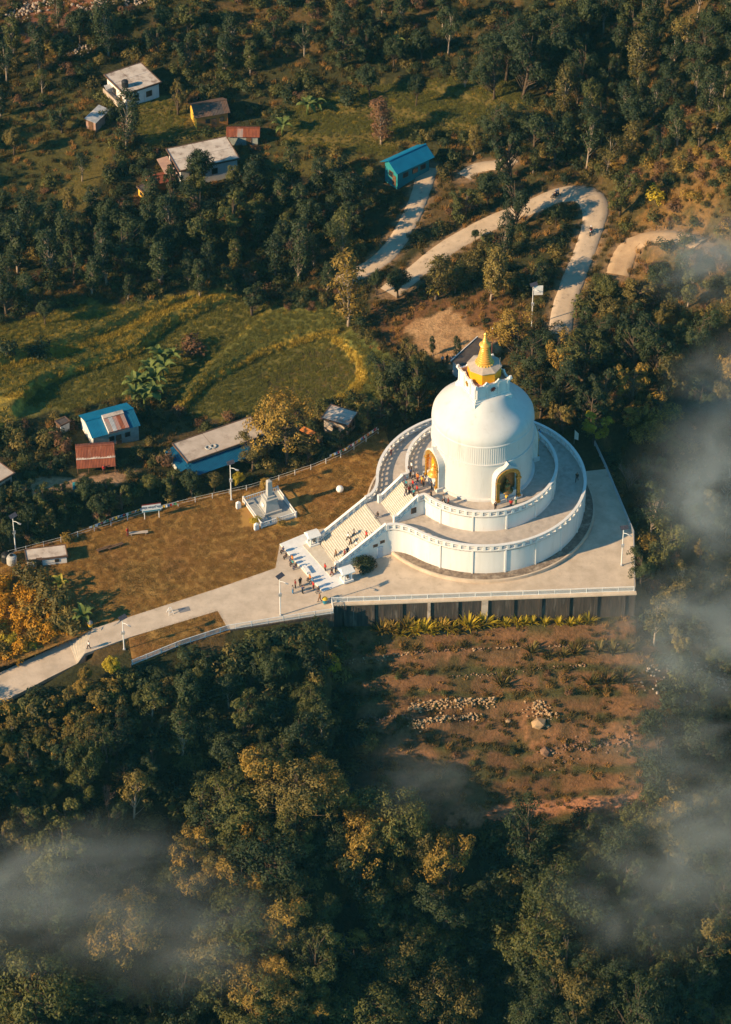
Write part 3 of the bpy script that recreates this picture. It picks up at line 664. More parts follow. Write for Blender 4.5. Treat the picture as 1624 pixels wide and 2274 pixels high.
# harmika: stepped square base, walls with merlons
HA = CA
hk = obj('harmika', MB().box((0, 0, 23.75), (6.5, 6.5, 1.0), HA).box((0, 0, 24.42), (6.22, 6.22, 0.36), HA).box((0, 0, 24.78), (5.96, 5.96, 0.38), HA), 'white_wall', st)
obj('harmika_floor', MB().box((0, 0, 25.75), (5.55, 5.55, 2.1), HA), 'pink_floor', hk)
hu = lambda x, y: (x * math.cos(HA) - y * math.sin(HA), x * math.sin(HA) + y * math.cos(HA))
HW = 2.82
for k in range(4):
    ra = HA + k * math.pi / 2; cx, cy = HW * math.cos(ra), HW * math.sin(ra)
    w_ = obj('parapet_wall', MB().box((cx, cy, 25.9), (0.2, 5.64, 2.3), ra), 'white_wall', hk)
for k in range(4):
    ra = HA + k * math.pi / 2
    def fp(off, y): return ((HW + off) * math.cos(ra) - y * math.sin(ra), (HW + off) * math.sin(ra) + y * math.cos(ra))
    obj('top_rail', MB().box((*fp(0.0, 0), 27.1), (0.32, 5.9, 0.16), ra), 'white_wall', hk)
    for y in (-2.6, -1.0, 1.0, 2.6):
        obj('panel_post', MB().box((*fp(0.16, y), 25.9), (0.12, 0.3, 2.2), ra), 'white_wall', hk)
    for y in (-1.05, 1.05):
        q = MB(); prof2 = [(-0.55, 0), (0.55, 0), (0.5, 0.25), (0.28, 0.32), (0.2, 0.55), (0, 0.72), (-0.2, 0.55), (-0.28, 0.32), (-0.5, 0.25)]
        vs = []
        for off in (-0.12, 0.12):
            for yy, zz in prof2: vs.append((*fp(off, y + yy), 27.15 + zz * 0.75))
        np_ = len(prof2); q.add(vs, [tuple(range(np_)), tuple(range(2 * np_ - 1, np_ - 1, -1))] + [(i, (i + 1) % np_, np_ + (i + 1) % np_, np_ + i) for i in range(np_)])
        obj('merlon', q, 'white_wall', hk)
    # eight-spoked wheel emblem
    q = MB()
    for j in range(8):
        a = j * math.pi / 4; q.box((0.14, 0, 0), (0.06, 0.06, 0.06))
    q = MB()
    c0 = Vector((*fp(0.16, 0), 26.1)); tx = Vector((-math.sin(ra), math.cos(ra), 0)); nv = Vector((math.cos(ra), math.sin(ra), 0))
    ringv = []
    for off in (-0.02, 0.06):
        for j in range(16):
            a = j * math.pi / 8; rr = 0.52 if j % 2 == 0 else 0.26
            ringv.append(c0 + nv * off + tx * rr * math.cos(a) + Vector((0, 0, rr * math.sin(a))))
    q.add(ringv, [tuple(range(16)), tuple(range(31, 15, -1))] + [(j, (j + 1) % 16, 16 + (j + 1) % 16, 16 + j) for j in range(16)])
    obj('emblem', q, 'maroon' if k % 2 == 1 else 'gold_carved', hk)
    # upturned corner horns
    a = ra + math.pi / 4; c4 = (HW * 1.414 * math.cos(a), HW * 1.414 * math.sin(a))
    obj('corner_horn', MB().box((c4[0], c4[1], 27.1), (0.5, 0.5, 0.4), ra, 0.95).box((c4[0] + 0.22 * math.cos(a), c4[1] + 0.22 * math.sin(a), 27.45), (0.5, 0.5, 0.5), ra, 0.6), 'white_wall', hk)
# octagonal golden box, pale hipped cap, golden spire
oc = obj('octagon_box', MB().lathe([(2.6, 26.5), (2.6, 28.75)], 8, cap=True, rot=HA + R(10)), 'gold_paint', st)
obj('octagon_cap', MB().lathe([(2.72, 28.75), (2.72, 28.87), (1.45, 29.3), (1.1, 29.35)], 8, cap=True, rot=HA + R(10)), 'cone_roof', oc)
sp = [(1.4, 29.2), (1.42, 29.3), (1.3, 29.45), (1.1, 29.52), (1.1, 29.6)]
z = 29.6; r_ = 1.16
for k in range(8):
    hgt = 0.38 - k * 0.016
    sp += [(r_ * 0.66, z + 0.01), (r_ * 0.66, z + hgt * 0.22), (r_, z + hgt * 0.30), (r_ * 1.02, z + hgt * 0.55), (r_ * 0.92, z + hgt * 0.86), (r_ * 0.66, z + hgt * 0.98)]
    z += hgt; r_ *= 0.925
sp += [(0.42, z + 0.05), (0.45, z + 0.2), (0.82, z + 0.36), (0.92, z + 0.5), (0.84, z + 0.66), (0.48, z + 0.85), (0.34, z + 1.0), (0.44, z + 1.1), (0.40, z + 1.25), (0.26, z + 1.4), (0.33, z + 1.5), (0.28, z + 1.65), (0.17, z + 1.8), (0.23, z + 1.9), (0.19, z + 2.02), (0.12, z + 2.1), (0.26, z + 2.28), (0.28, z + 2.4), (0.2, z + 2.56), (0.05, z + 2.7), (0.02, z + 2.85)]
spi = obj('spire', MB().lathe(sp, 32, cap=True), 'gold', st); auto_smooth(spi.data, 40)
bd = MB()
for k in range(20):
    a = k * math.pi / 10; bd.lathe([(0.02, -0.1), (0.11, -0.05), (0.11, 0.08), (0.03, 0.16)], 6, (1.38 * math.cos(a), 1.38 * math.sin(a), 29.32))
tag(obj('lotus_petals', bd, 'gold', spi), kind='stuff')
# niches with statues
def niche(ang, fm, statue_mat, wall_mat):
    ca, sa = math.cos(ang), math.sin(ang)
    def W(o_, b_, z_): return ((o_) * ca - b_ * sa, (o_) * sa + b_ * ca, z_)
    def arch(hw, hs, ht, n=16, ogee=0.0):
        out = [(-hw, 0), (-hw, hs)]
        for k in range(1, n):
            a = math.pi - math.pi * k / n; y = hs + (ht - hs) * math.sin(a) ** 0.8; b = hw * math.cos(a)
            if ogee: y += ogee * max(0, 1 - abs(b) / (hw * 0.35)) ** 1.6
            out.append((b, y))
        return out + [(hw, hs), (hw, 0)]
    def shell(A, o0, o1, z0):  # closed slab of an outline between two radii
        q = MB(); n_ = len(A)
        q.add([W(o_, b_, z0 + y_) for o_ in (o0, o1) for b_, y_ in A], [tuple(range(n_)), tuple(range(2 * n_ - 1, n_ - 1, -1))] + [(i, (i + 1) % n_, n_ + (i + 1) % n_, n_ + i) for i in range(n_)])
        return q
    def rim(A, B, o0, o1, z0):
        q = MB(); n_ = len(A)
        vs = [W(o_, b_, z0 + y_) for o_ in (o0, o1) for L_ in (A, B) for b_, y_ in L_]
        fs = []
        for i in range(n_ - 1):
            for (p, r2) in ((0, n_), (2 * n_, 3 * n_)): fs.append((p + i, p + i + 1, r2 + i + 1, r2 + i))
            fs.append((i, i + 1, 2 * n_ + i + 1, 2 * n_ + i)); fs.append((n_ + i, n_ + i + 1, 3 * n_ + i + 1, 3 * n_ + i))
        fs += [(0, n_, 3 * n_, 2 * n_), (n_ - 1, 2 * n_ - 1, 4 * n_ - 1, 3 * n_ - 1)]
        return q.add(vs, fs)
    outer, mid, inner = arch(2.25, 3.9, 6.25, ogee=0.7), arch(2.05, 3.9, 5.95), arch(1.55, 3.75, 5.35)
    zb = ZU + 0.35
    nc = obj('niche', rim(outer, mid, 7.2, 8.75, zb), 'white_dome', st)
    fr_ = obj('carved_frame', rim(mid, inner, 8.2, 8.95, zb), fm, nc)
    obj('reveal', rim(arch(1.62, 3.75, 5.4), arch(1.5, 3.7, 5.25), 7.0, 8.5, zb), 'white_dome', nc)
    obj('back_panel', shell(arch(1.6, 3.75, 5.35), 8.03, 8.10, zb), wall_mat, nc)
    obj('plinth', MB().box(W(8.55, 0, zb - 0.05), (1.1, 4.9, 0.8), ang), 'white_dome', nc)
    obj('altar', MB().box(W(8.45, 0, zb + 0.85), (0.75, 2.9, 1.1), ang), 'white_dome', nc)
    for b_ in (-1, 1):
        obj('capital', MB().box(W(8.75, b_ * 1.8, zb + 3.7), (0.6, 0.75, 0.35), ang), fm, nc)
        obj('column_base', MB().box(W(8.8, b_ * 1.8, zb + 0.2), (0.65, 0.7, 0.4), ang), fm, nc)
    s_ = MB(); c0 = 8.48
    s_.lathe([(0.95, 1.4), (1.0, 1.5), (0.9, 1.62), (0.55, 1.75), (0.5, 2.0), (0.56, 2.4), (0.5, 2.7), (0.2, 2.85), (0.16, 2.95), (0.27, 3.1), (0.3, 3.28), (0.22, 3.48), (0.1, 3.58), (0.05, 3.7)], 20, W(c0, 0, zb))
    ob = obj('seated_statue', s_, statue_mat, nc); auto_smooth(ob.data, 60)
niche(CA, 'gold_carved', 'gold', 'gold_paint')
niche(CA + math.pi / 2, 'gold_carved', 'bronze', 'bronze')
niche(CA - math.pi / 2, 'gold_carved', 'bronze', 'bronze'); niche(CA + math.pi, 'gold_carved', 'bronze', 'bronze')
obj('lightning_rod', MB().tube([(2.2, -1.2, 28.4), (2.3, -1.3, 31.2)], 0.03, 5), 'metal_grey', st)

# entrance kiosks at the foot of the stairs
def kiosk(px, py, label):
    p = onz(px, py, 0.22); t = thing('entrance_kiosk', label, 'kiosk', (p[0], p[1], 0.2), CA + math.pi, 'kiosks at the foot of the stairs'); t.scale = (0.82, 0.82, 0.9)
    obj('plinth', MB().box((0, 0, 0.2), (2.0, 2.0, 0.42)), 'white_paint', t)
    for sx in (-1, 1):
        for sy in (-1, 1): obj('post', MB().box((sx * 0.7, sy * 0.62, 1.25), (0.24, 0.24, 1.75)), 'white_paint', t)
    obj('plaque', MB().box((0.05, 0, 1.2), (0.25, 1.05, 1.2)), 'dark_glass', t)
    rf = MB().add([(-1.3, -1.15, 2.1), (1.3, -1.15, 2.1), (1.3, 1.15, 2.1), (-1.3, 1.15, 2.1), (-1.15, 0, 2.85), (1.15, 0, 2.85), (-1.3, -1.15, 2.25), (1.3, -1.15, 2.25), (1.3, 1.15, 2.25), (-1.3, 1.15, 2.25)],
                  [(3, 2, 1, 0), (0, 1, 7, 6), (1, 2, 8, 7), (2, 3, 9, 8), (3, 0, 6, 9), (6, 7, 5, 4), (8, 9, 4, 5), (7, 8, 5), (9, 6, 4)])
    obj('roof', rf, 'white_paint', t)
kiosk(695, 1207, 'small white roofed kiosk at the stair foot on the lawn side')
kiosk(770, 1287, 'small white roofed kiosk at the stair foot beside the round bush')

# ------------------------------------------------------------------ railings and fences
def railing(name, label, pts3, hgt, sp, mat, picket=0.16, rails=(0.12, 0.95), group=None, th=0.035):
    P = [tuple(map(float, p)) for p in pts3]
    t = thing(name, label, 'railing' if 'railing' in name else 'fence', P[0], 0, group)
    P = [(p[0] - P[0][0], p[1] - P[0][1], p[2] - P[0][2]) for p in P]; L = arc_len(P)
    n = max(1, int(L[-1] / sp)); pm = MB().box((0, 0, hgt / 2), (max(th * 2.6, 0.09), max(th * 2.6, 0.09), hgt)).mesh('post', mat)
    for k in range(n + 1):
        p, d = at_len(P, L, L[-1] * k / n); link('post', pm, t, p, math.atan2(d[1], d[0]))
    for f in rails: obj('rail', MB().sweep(P, -th, th, hgt * f - th, hgt * f + th), mat, t)
    if picket:
        q = MB(); m_ = int(L[-1] / picket)
        for k in range(m_):
            p, d = at_len(P, L, (k + 0.5) * L[-1] / m_); q.box((p[0], p[1], p[2] + hgt * 0.53), (0.05, 0.05, hgt * 0.84), math.atan2(d[1], d[0]))
        tag(obj('pickets', q, mat, t), kind='stuff')
    return t
def zline(pts, z=0.05): return [(*onz(px, py, z)[:2], z) for px, py in pts]
railing('plaza_railing', 'white picket railing along the front edge of the plaza above the dark wall', zline([(737, 1338), (900, 1332), (1150, 1323), (1408, 1313)]), 1.05, 2.4, 'white_paint')
railing('plaza_railing', 'white picket railing edging the paved area above the dark bushes', zline([(737, 1342), (741, 1362), (610, 1382), (508, 1399), (400, 1434), (294, 1477)]), 1.05, 2.4, 'white_paint')
railing('plaza_railing', 'pale grey railing down the fog side of the plaza', zline([(1409, 1312), (1407, 1190), (1345, 1042), (1321, 990)]), 1.05, 2.6, 'metal_grey', 0.0, (0.35, 0.7, 1.0), th=0.05)
railing('path_railing', 'dark metal railing between the sloping path and the golden shrubs', [(*onz(px, py, -1.15)[:2], z) for (px, py), z in (((198, 1390), 0.0), ((150, 1424), -1.15), ((0, 1494), -1.15), ((-100, 1542), -1.15))], 1.0, 3.0, 'black', 0.0, (0.5, 0.97), th=0.04)
bf = [(*G(px, py)[:2], 0) for px, py in [(20, 1236), (140, 1205), (230, 1175), (330, 1142), (430, 1118), (560, 1088), (640, 1062), (700, 1042), (770, 1012), (840, 965)]]
railing('lawn_fence', 'thin white post fence along the far side of the brown lawn', [(x, y, 0.0) for x, y, _ in bf], 1.1, 2.8, 'white_paint', 0.0, (0.5, 0.95), th=0.014)

# prayer flags on the lawn fence
def flags(label, pts, n, z0=1.15):
    P = [(float(onz(px, py)[0]), float(onz(px, py)[1]), z0) for px, py in pts]
    t = thing('prayer_flags', label, 'prayer flags', P[0], 0, 'strings of prayer flags'); P = [(p[0] - P[0][0], p[1] - P[0][1], 0.35) for p in P]
    L = arc_len(P); obj('cord', MB().tube(P, 0.012, 4), 'white_paint', t)
    for k in range(n):
        p, d = at_len(P, L, (k + 0.5) * L[-1] / n); sag = rnd.uniform(0.38, 0.55)
        q = MB(); w_ = rnd.uniform(0.16, 0.24); tw = rnd.uniform(-0.15, 0.15)
        q.add([(-w_, 0, 0), (w_, 0, 0), (w_, tw, -sag), (-w_, tw * 0.5, -sag), (-w_, 0.012, 0), (w_, 0.012, 0), (w_, tw + 0.012, -sag), (-w_, tw * 0.5 + 0.012, -sag)], [(3, 2, 1, 0), (4, 5, 6, 7), (0, 1, 5, 4), (1, 2, 6, 5), (2, 3, 7, 6), (3, 0, 4, 7)])
        obj('flag', q, 'cloth_' + ['white', 'yellow', 'white', 'blue', 'red', 'white', 'green', 'orange'][k % 8], t, p, math.atan2(d[1], d[0]) + rnd.uniform(-0.3, 0.3))
flags('long string of small coloured prayer flags on the fence near the stupa', [(733, 1026), (765, 1012), (800, 990), (838, 964)], 30)
flags('short row of bright prayer flags beside the signboard', [(357, 1140), (398, 1130)], 8)
flags('faded string of prayer flags on the fence above the lawn benches', [(200, 1186), (250, 1166), (325, 1142)], 20)

# ------------------------------------------------------------------ street furniture
def lamp(px, py, hgt, label, panel_rz=0.4, sign=False, zf=None):
    p = onz(px, py, 0.05) if zf is None else zf
    t = thing('solar_street_lamp', label, 'street lamp', p, rnd.uniform(-0.1, 0.1), 'solar street lamps')
    obj('pole', MB().tube([(0, 0, 0), (0, 0, hgt * 0.6), (0, 0, hgt)], [0.10, 0.08, 0.06], 8), 'white_paint', t)
    obj('solar_panel', MB().box((0.1, 0, hgt + 0.12), (1.25, 0.8, 0.06), panel_rz, rx=0.22, ry=-0.2), 'solar', t)
    ar = obj('lamp_arm', MB().tube([(0, 0, hgt - 1.0), (0.5, -0.3, hgt - 0.85), (0.95, -0.55, hgt - 0.95)], 0.045, 6), 'white_paint', t)
    obj('lamp_head', MB().box((1.05, -0.6, hgt - 0.98), (0.55, 0.25, 0.12), -0.5), 'metal_grey', ar)
    obj('battery_box', MB().box((0.02, -0.15, hgt * 0.55), (0.5, 0.35, 0.45)), 'metal_grey', t)
    obj('base_plate', MB().box((0, 0, 0.06), (0.4, 0.4, 0.12)), 'metal_grey', t)
    return t
lamp(35, 1222, 7.0, 'white solar street lamp beside the white flat-roofed hut', 0.6)
lamp(514, 1110, 7.6, 'white solar street lamp behind the obelisk monument', 0.2)
lamp(623, 1367, 8.0, 'white solar street lamp near the group of people on the plaza', 0.6)
lamp(276, 1442, 6.4, 'white solar street lamp on the path next to the yellow bush', 0.6)
lamp(1380, 1256, 7.7, 'white solar street lamp on the empty fog side of the plaza', 0.1)
q = lamp(1181, 724, 8.6, 'tall lamp with a white square panel beside the hill road', 0.3, zf=G(1181, 724))
obj('panel_board', MB().box((0.9, -0.1, 7.6), (1.5, 0.06, 1.9), 0.1), 'white_paint', q)
# signboard on two legs
p = onz(338, 1152); sg = thing('signboard', 'white signboard on two legs with dark lettering by the lawn fence', 'signboard', (p[0], p[1], 0), R(12))
obj('board', MB().box((0, 0, 2.3), (3.0, 0.08, 1.5)), 'white_paint', sg)
for x in (-1.15, 1.15): obj('leg', MB().tube([(x, 0.06, 0), (x, 0.06, 1.6)], 0.06, 6), 'white_paint', sg)
obj('top_edge', MB().box((0, -0.003, 3.02), (3.06, 0.1, 0.1)), 'maroon', sg); obj('bottom_edge', MB().box((0, -0.05, 1.72), (2.8, 0.02, 0.22)), 'bin_blue', sg)
def text_mesh(name, body, size, mat, parent, loc, rot):
    cu = bpy.data.curves.new(name, 'FONT'); cu.body = body; cu.size = size; cu.align_x = 'CENTER'; cu.align_y = 'CENTER'; cu.extrude = 0.01
    to = bpy.data.objects.new(name, cu); COL.objects.link(to); bpy.context.view_layer.update()
    me = bpy.data.meshes.new_from_object(to.evaluated_get(bpy.context.evaluated_depsgraph_get())); me.name = name
    bpy.data.objects.remove(to); me.materials.clear(); me.materials.append(MAT[mat])
    o = link(name, me, parent, loc); o.rotation_euler = rot; return o
text_mesh('lettering', 'विश्व शान्ति स्तूप', 0.52, 'cloth_navy', sg, (0, -0.055, 2.42), (R(90), 0, 0))
# little hut beside the lawn etc. come with the houses; bins, benches, mats
def bin_(px, py, label, body, lid, z=0.05):
    p = onz(px, py, z); t = thing('litter_bin', label, 'bin', (p[0], p[1], z), 0.3, 'litter bins')
    obj('body', MB().lathe([(0.32, 0.15), (0.42, 0.95), (0.40, 0.95), (0.3, 0.3)], 14), body, t); obj('rim', MB().lathe([(0.44, 0.9), (0.44, 1.0), (0.36, 1.0), (0.36, 0.9)], 14, cap=False), lid, t)
    obj('lid', MB().lathe([(0.4, 1.0), (0.3, 1.2), (0.05, 1.3)], 14), lid, t); obj('stand', MB().box((0, 0, 0.09), (0.6, 0.6, 0.12)), 'metal_grey', t)
bin_(722, 1340, 'blue litter bin with yellow lid at the railing corner', 'bin_blue', 'bin_yellow')
bin_(201, 1393, 'yellow litter bin at the end of the path railing', 'bin_yellow', 'cloth_grey')
p = onz(378, 1362); t = thing('board_stand', 'white folding A-frame stand standing on the path', 'stand', (p[0], p[1], 0.05), 0.5)
for s in (-1, 1):
    for x in (-0.4, 0.4): obj('leg', MB().tube([(x, s * 0.45, 0), (x * 0.4, 0.02 * s, 1.15)], 0.04, 5), 'white_paint', t)
    obj('crossbar', MB().tube([(-0.32, s * 0.3, 0.35), (0.32, s * 0.3, 0.35)], 0.035, 5), 'white_paint', t)
obj('hinge_bar', MB().tube([(-0.2, 0, 1.15), (0.2, 0, 1.15)], 0.05, 5), 'white_paint', t)
for k, (px, py, w, h_, lab) in enumerate([(409, 1354, 1.7, 1.0, 'dark square drain cover set in the path'), (687, 1270, 0.8, 1.4, 'dark doormat at the edge of the marble apron nearer the lawn'), (697, 1283, 0.8, 1.4, 'dark doormat at the edge of the marble apron nearer the railing')]):
    p = onz(px, py, 0.06); t = tag(obj('drain_cover' if k == 0 else 'doormat', MB().box((0, 0, 0.02), (w, h_, 0.04)), 'cloth_grey' if k == 0 else 'black', None, (p[0], p[1], 0.055), 0.35 if k == 0 else CA), lab, 'mat' if k else 'cover')
def bench(px, py, rz, label, mat, z=0.0, w=2.6):
    p = onz(px, py, z); t = thing('bench', label, 'bench', (p[0], p[1], z), rz, 'benches')
    for y in (-0.16, 0.16): obj('plank', MB().box((0, y, 0.45), (w, 0.26, 0.07)), mat, t)
    for x in (-w * 0.38, w * 0.38): obj('leg', MB().box((x, 0, 0.2), (0.12, 0.5, 0.42)), mat, t)
bench(257, 1216, R(28), 'low dark bench on the lawn edge between hut and signboard', 'wood'); bench(232, 1222, R(28), 'second low dark bench next to the hut on the lawn', 'wood')
bench(308, 1187, R(8), 'grey bench on the lawn below the signboard', 'old_concrete', w=3.0); bench(680, 1268, CA + math.pi / 2, 'white bench on the marble apron', 'white_paint', 0.22, 1.8)
# white ball, stone bollards
p = onz(755, 1091); bs = bmesh.new(); bmesh.ops.create_icosphere(bs, subdivisions=3, radius=0.6)
for v in bs.verts:
    if v.co.z < -0.4: v.co.z = -0.4 - (v.co.z + 0.4) * 0.1
mb_ = bpy.data.meshes.new('stone_ball'); bs.to_mesh(mb_); bs.free(); mb_.materials.append(MAT['white_paint']); mb_.shade_smooth()
t = thing('stone_ball', 'white round ball lying on the brown lawn', 'ball', (p[0], p[1], 0.0)); link('ball', mb_, t, (0, 0, 0.5)); obj('foot_ring', MB().lathe([(0.42, 0), (0.42, 0.12), (0.3, 0.16)], 20), 'concrete', t)
for px, py, lab in ((530, 1128, 'short white stone marker at the far corner of the monument fence'), (570, 1176, 'short white stone marker at the near corner of the monument fence')):
    p = onz(px, py); t = thing('stone_marker', lab, 'marker', (p[0], p[1], 0), 0.5, 'stone markers'); obj('shaft', MB().box((0, 0, 0.55), (0.75, 0.5, 1.1), taper=0.95), 'white_paint', t); obj('tip', MB().box((0, 0, 1.25), (0.71, 0.47, 0.3), taper=0.2), 'white_paint', t)
# obelisk monument
mc = [np.array(onz(px, py, 0.95)[:2]) for px, py in ((541.6, 1106), (616, 1082), (658, 1139), (580.5, 1163))]
cen = sum(mc) / 4; ex = (mc[2] - mc[1] + mc[3] - mc[0]) / 2; ey = (mc[1] - mc[0] + mc[2] - mc[3]) / 2
rz = math.atan2(ex[1], ex[0]); sx, sy = np.linalg.norm(ex), np.linalg.norm(ey)
t = thing('monument', 'grey obelisk monument on stepped pedestal inside a small white fence', 'monument', (cen[0], cen[1], 0), rz)
obj('floor', MB().box((0, 0, 0.08), (sx, sy, 0.16)), 'grey_plaster', t)
obj('step_base', MB().box((0, 0, 0.4), (3.0, 3.0, 0.5)), 'grey_plaster', t)
obj('pedestal', MB().box((0, 0, 1.55), (2.5, 2.5, 1.9), taper=0.72), 'grey_plaster', t); obj('upper_step', MB().box((0, 0, 2.68), (2.1, 2.1, 0.36)), 'grey_plaster', t); obj('upper_block', MB().box((0, 0, 3.05), (1.4, 1.4, 0.4)), 'grey_plaster', t)
obj('obelisk', MB().box((0, 0, 4.6), (0.85, 0.85, 2.8), taper=0.85), 'grey_plaster', t); obj('obelisk_tip', MB().box((0, 0, 6.1), (0.72, 0.72, 0.2), taper=0.5), 'grey_plaster', t)
obj('plaque', MB().box((0, -1.18, 1.5), (0.8, 0.06, 0.6), rx=-0.17), 'white_paint', t)
for (x0, y0, x1, y1) in ((-1, -1, 1, -1), (1, -1, 1, 1), (1, 1, -1, 1), (-1, 1, -1, -1)):
    a_, b_ = (x0 * sx / 2, y0 * sy / 2, 0.16), (x1 * sx / 2, y1 * sy / 2, 0.16)
    fp_ = obj('fence_panel', MB().sweep([a_, b_], -0.05, 0.05, 0.02, 0.22), 'white_paint', t); obj('top_rail', MB().sweep([a_, b_], -0.05, 0.05, 0.82, 0.95), 'white_paint', fp_)
    L_ = math.dist(a_, b_); q = MB(); k_ = int(L_ / 0.34)
    for k in range(k_ + 1):
        f = k / k_; q.box((a_[0] + (b_[0] - a_[0]) * f, a_[1] + (b_[1] - a_[1]) * f, 0.68), (0.09, 0.09, 0.6))
    tag(obj('balusters', q, 'white_paint', fp_), kind='stuff')
    obj('corner_post', MB().box((a_[0], a_[1], 0.65), (0.24, 0.24, 1.2)), 'white_paint', t)
p = G(1092, 800); t = thing('flag_pole', 'thin reddish pole standing behind the golden spire', 'pole', p); obj('shaft', MB().tube([(0, 0, -0.2), (0, 0, 3.2), (0.03, 0, 6.6)], [0.07, 0.06, 0.04], 6), 'rust', t); obj('finial', MB().lathe([(0.02, 6.55), (0.09, 6.65), (0.02, 6.8)], 8), 'white_paint', t)
# leaning white banner behind the plaza
p = G(1275, 985); t = thing('banner', 'narrow white banner on a thin pole behind the terrace', 'banner', p, 0.6)
obj('pole', MB().tube([(0, 0, 0), (0.05, 0, 2.9)], 0.03, 5), 'metal_grey', t); obj('cloth', MB().add([(0, -0.02, 1.0), (0.85, -0.02, 0.3), (0.85, -0.02, 1.7), (0.05, -0.02, 2.8), (0, 0.02, 1.0), (0.85, 0.02, 0.3), (0.85, 0.02, 1.7), (0.05, 0.02, 2.8)], [(0, 1, 2, 3), (7, 6, 5, 4), (0, 4, 5, 1), (1, 5, 6, 2), (2, 6, 7, 3), (3, 7, 4, 0)]), 'white_paint', t)

# ------------------------------------------------------------------ houses
def rect_from(corners, hgt):
    """world rectangle of a roof whose corners W, N, E, S are given on the photo grid"""
    gz = 0.0
    for _ in range(6):
        P = [np.array(onz(px, py, gz + hgt)[:2]) for px, py in corners]; c = sum(P) / 4; gz = float(hgrid(np.array([c[0]]), np.array([c[1]]))[0])
    Wc, N, Ec, S = P
    ex = ((Ec - S) + (N - Wc)) / 2; ey = ((Wc - S) + (N - Ec)) / 2
    sx, sy = np.linalg.norm(ex), np.linalg.norm(ey); ang = math.atan2(ex[1], ex[0])
    return c, ang, float(sx), float(sy), gz
def openings(t, wallobj, sx, sy, hgt, wins, doors):
    for side, f, z, w, h_ in wins:
        if side == 'y': q = MB().box((f * sx, -sy / 2 - 0.02, z), (w, 0.1, h_)); g = MB().box((f * sx, -sy / 2 - 0.06, z), (w * 0.8, 0.06, h_ * 0.8))
        else: q = MB().box((-sx / 2 - 0.02, f * sy, z), (0.1, w, h_)); g = MB().box((-sx / 2 - 0.06, f * sy, z), (0.06, w * 0.8, h_ * 0.8))
        o = obj('window', q, 'wood', t); obj('pane', g, 'dark_glass', o)
    for side, f in doors:
        if side == 'y': o = obj('door', MB().box((f * sx, -sy / 2 - 0.03, 1.0), (0.95, 0.1, 2.0)), 'wood', t); obj('door_handle', MB().box((f * sx + 0.35, -sy / 2 - 0.1, 1.0), (0.06, 0.06, 0.2)), 'metal_grey', o)
        else: o = obj('door', MB().box((-sx / 2 - 0.03, f * sy, 1.0), (0.1, 0.95, 2.0)), 'wood', t); obj('door_handle', MB().box((-sx / 2 - 0.1, f * sy + 0.35, 1.0), (0.06, 0.06, 0.2)), 'metal_grey', o)
def flat_house(name, label, corners, hgt, wall, roof, ov=0.35, joints=((0.5, None),), wins=(), doors=(), cat='house'):
    c, ang, sx, sy, gz = rect_from(corners, hgt)
    t = thing(name, label, cat, (c[0], c[1], gz - 0.1), ang)
    wx_, wy_ = sx - 2 * ov, sy - 2 * ov
    w = obj('wall', MB().box((0, 0, hgt / 2 - 0.3), (wx_, wy_, hgt + 0.5)), wall, t)
    # roof slabs with open joints and a low rim
    xs = [-sx / 2] + [(f - 0.5) * sx for f, _ in joints if f is not None] + [sx / 2]
    ysplit = [f for _, f in joints if f is not None]; ys = [-sy / 2] + [(f - 0.5) * sy for f in ysplit] + [sy / 2]
    for i in range(len(xs) - 1):
        for j in range(len(ys) - 1):
            g = 0.07
            obj('roof_slab', MB().box(((xs[i] + xs[i + 1]) / 2, (ys[j] + ys[j + 1]) / 2, hgt), (xs[i + 1] - xs[i] - g, ys[j + 1] - ys[j] - g, 0.2)), roof, t)
    obj('roof_base', MB().box((0, 0, hgt - 0.06), (sx - 0.1, sy - 0.1, 0.14)), 'roof_dark', t)
    for (cx, cy, dx, dy) in ((0, -sy / 2, sx + 0.2, 0.16), (0, sy / 2, sx + 0.2, 0.16), (-sx / 2, 0, 0.16, sy - 0.17), (sx / 2, 0, 0.16, sy - 0.17)):
        obj('roof_edge', MB().box((cx, cy, hgt + 0.04), (dx, dy, 0.30)), 'brown_sheet', t)
    openings(t, w, wx_, wy_, hgt, wins, doors)
    return t, sx, sy
def sheets(parent, name, p0, p1, q1, q0, n, mats, th=0.04, pitch=0.22):
    """corrugated sheets across a slope: eave p0-p1, ridge q0-q1"""
    p0, p1, q1, q0 = map(Vector, (p0, p1, q1, q0)); nv = (p1 - p0).cross(q0 - p0).normalized()
    if nv.z < 0: nv = -nv
    for i in range(n):
        a0, a1 = i / n, (i + 1) / n
        L = (p1 - p0).length / n; m_ = max(2, int(L / pitch) * 2)
        lift = 0.012 * (i % 2); vs = []
        for k in range(m_ + 1):
            f = a0 + (a1 - a0) * k / m_ * 1.0; off = nv * (lift + (0.035 if k % 2 else 0.0))
            lo = p0.lerp(p1, f); hi = q0.lerp(q1, f)
            for b in (lo, hi): vs += [b + off, b + off - nv * th]
        fs = []
        for k in range(m_):
            a = k * 4; b = a + 4
            fs += [(a, b, b + 2, a + 2), (a + 1, a + 3, b + 3, b + 1), (a, a + 1, b + 1, b), (a + 2, b + 2, b + 3, a + 3)]
        fs += [(0, 2, 3, 1), (m_ * 4, m_ * 4 + 1, m_ * 4 + 3, m_ * 4 + 2)]
        mat = mats[i % len(mats)] if isinstance(mats, (list, tuple)) else mats
        obj(name, MB().add(vs, fs), mat, parent)
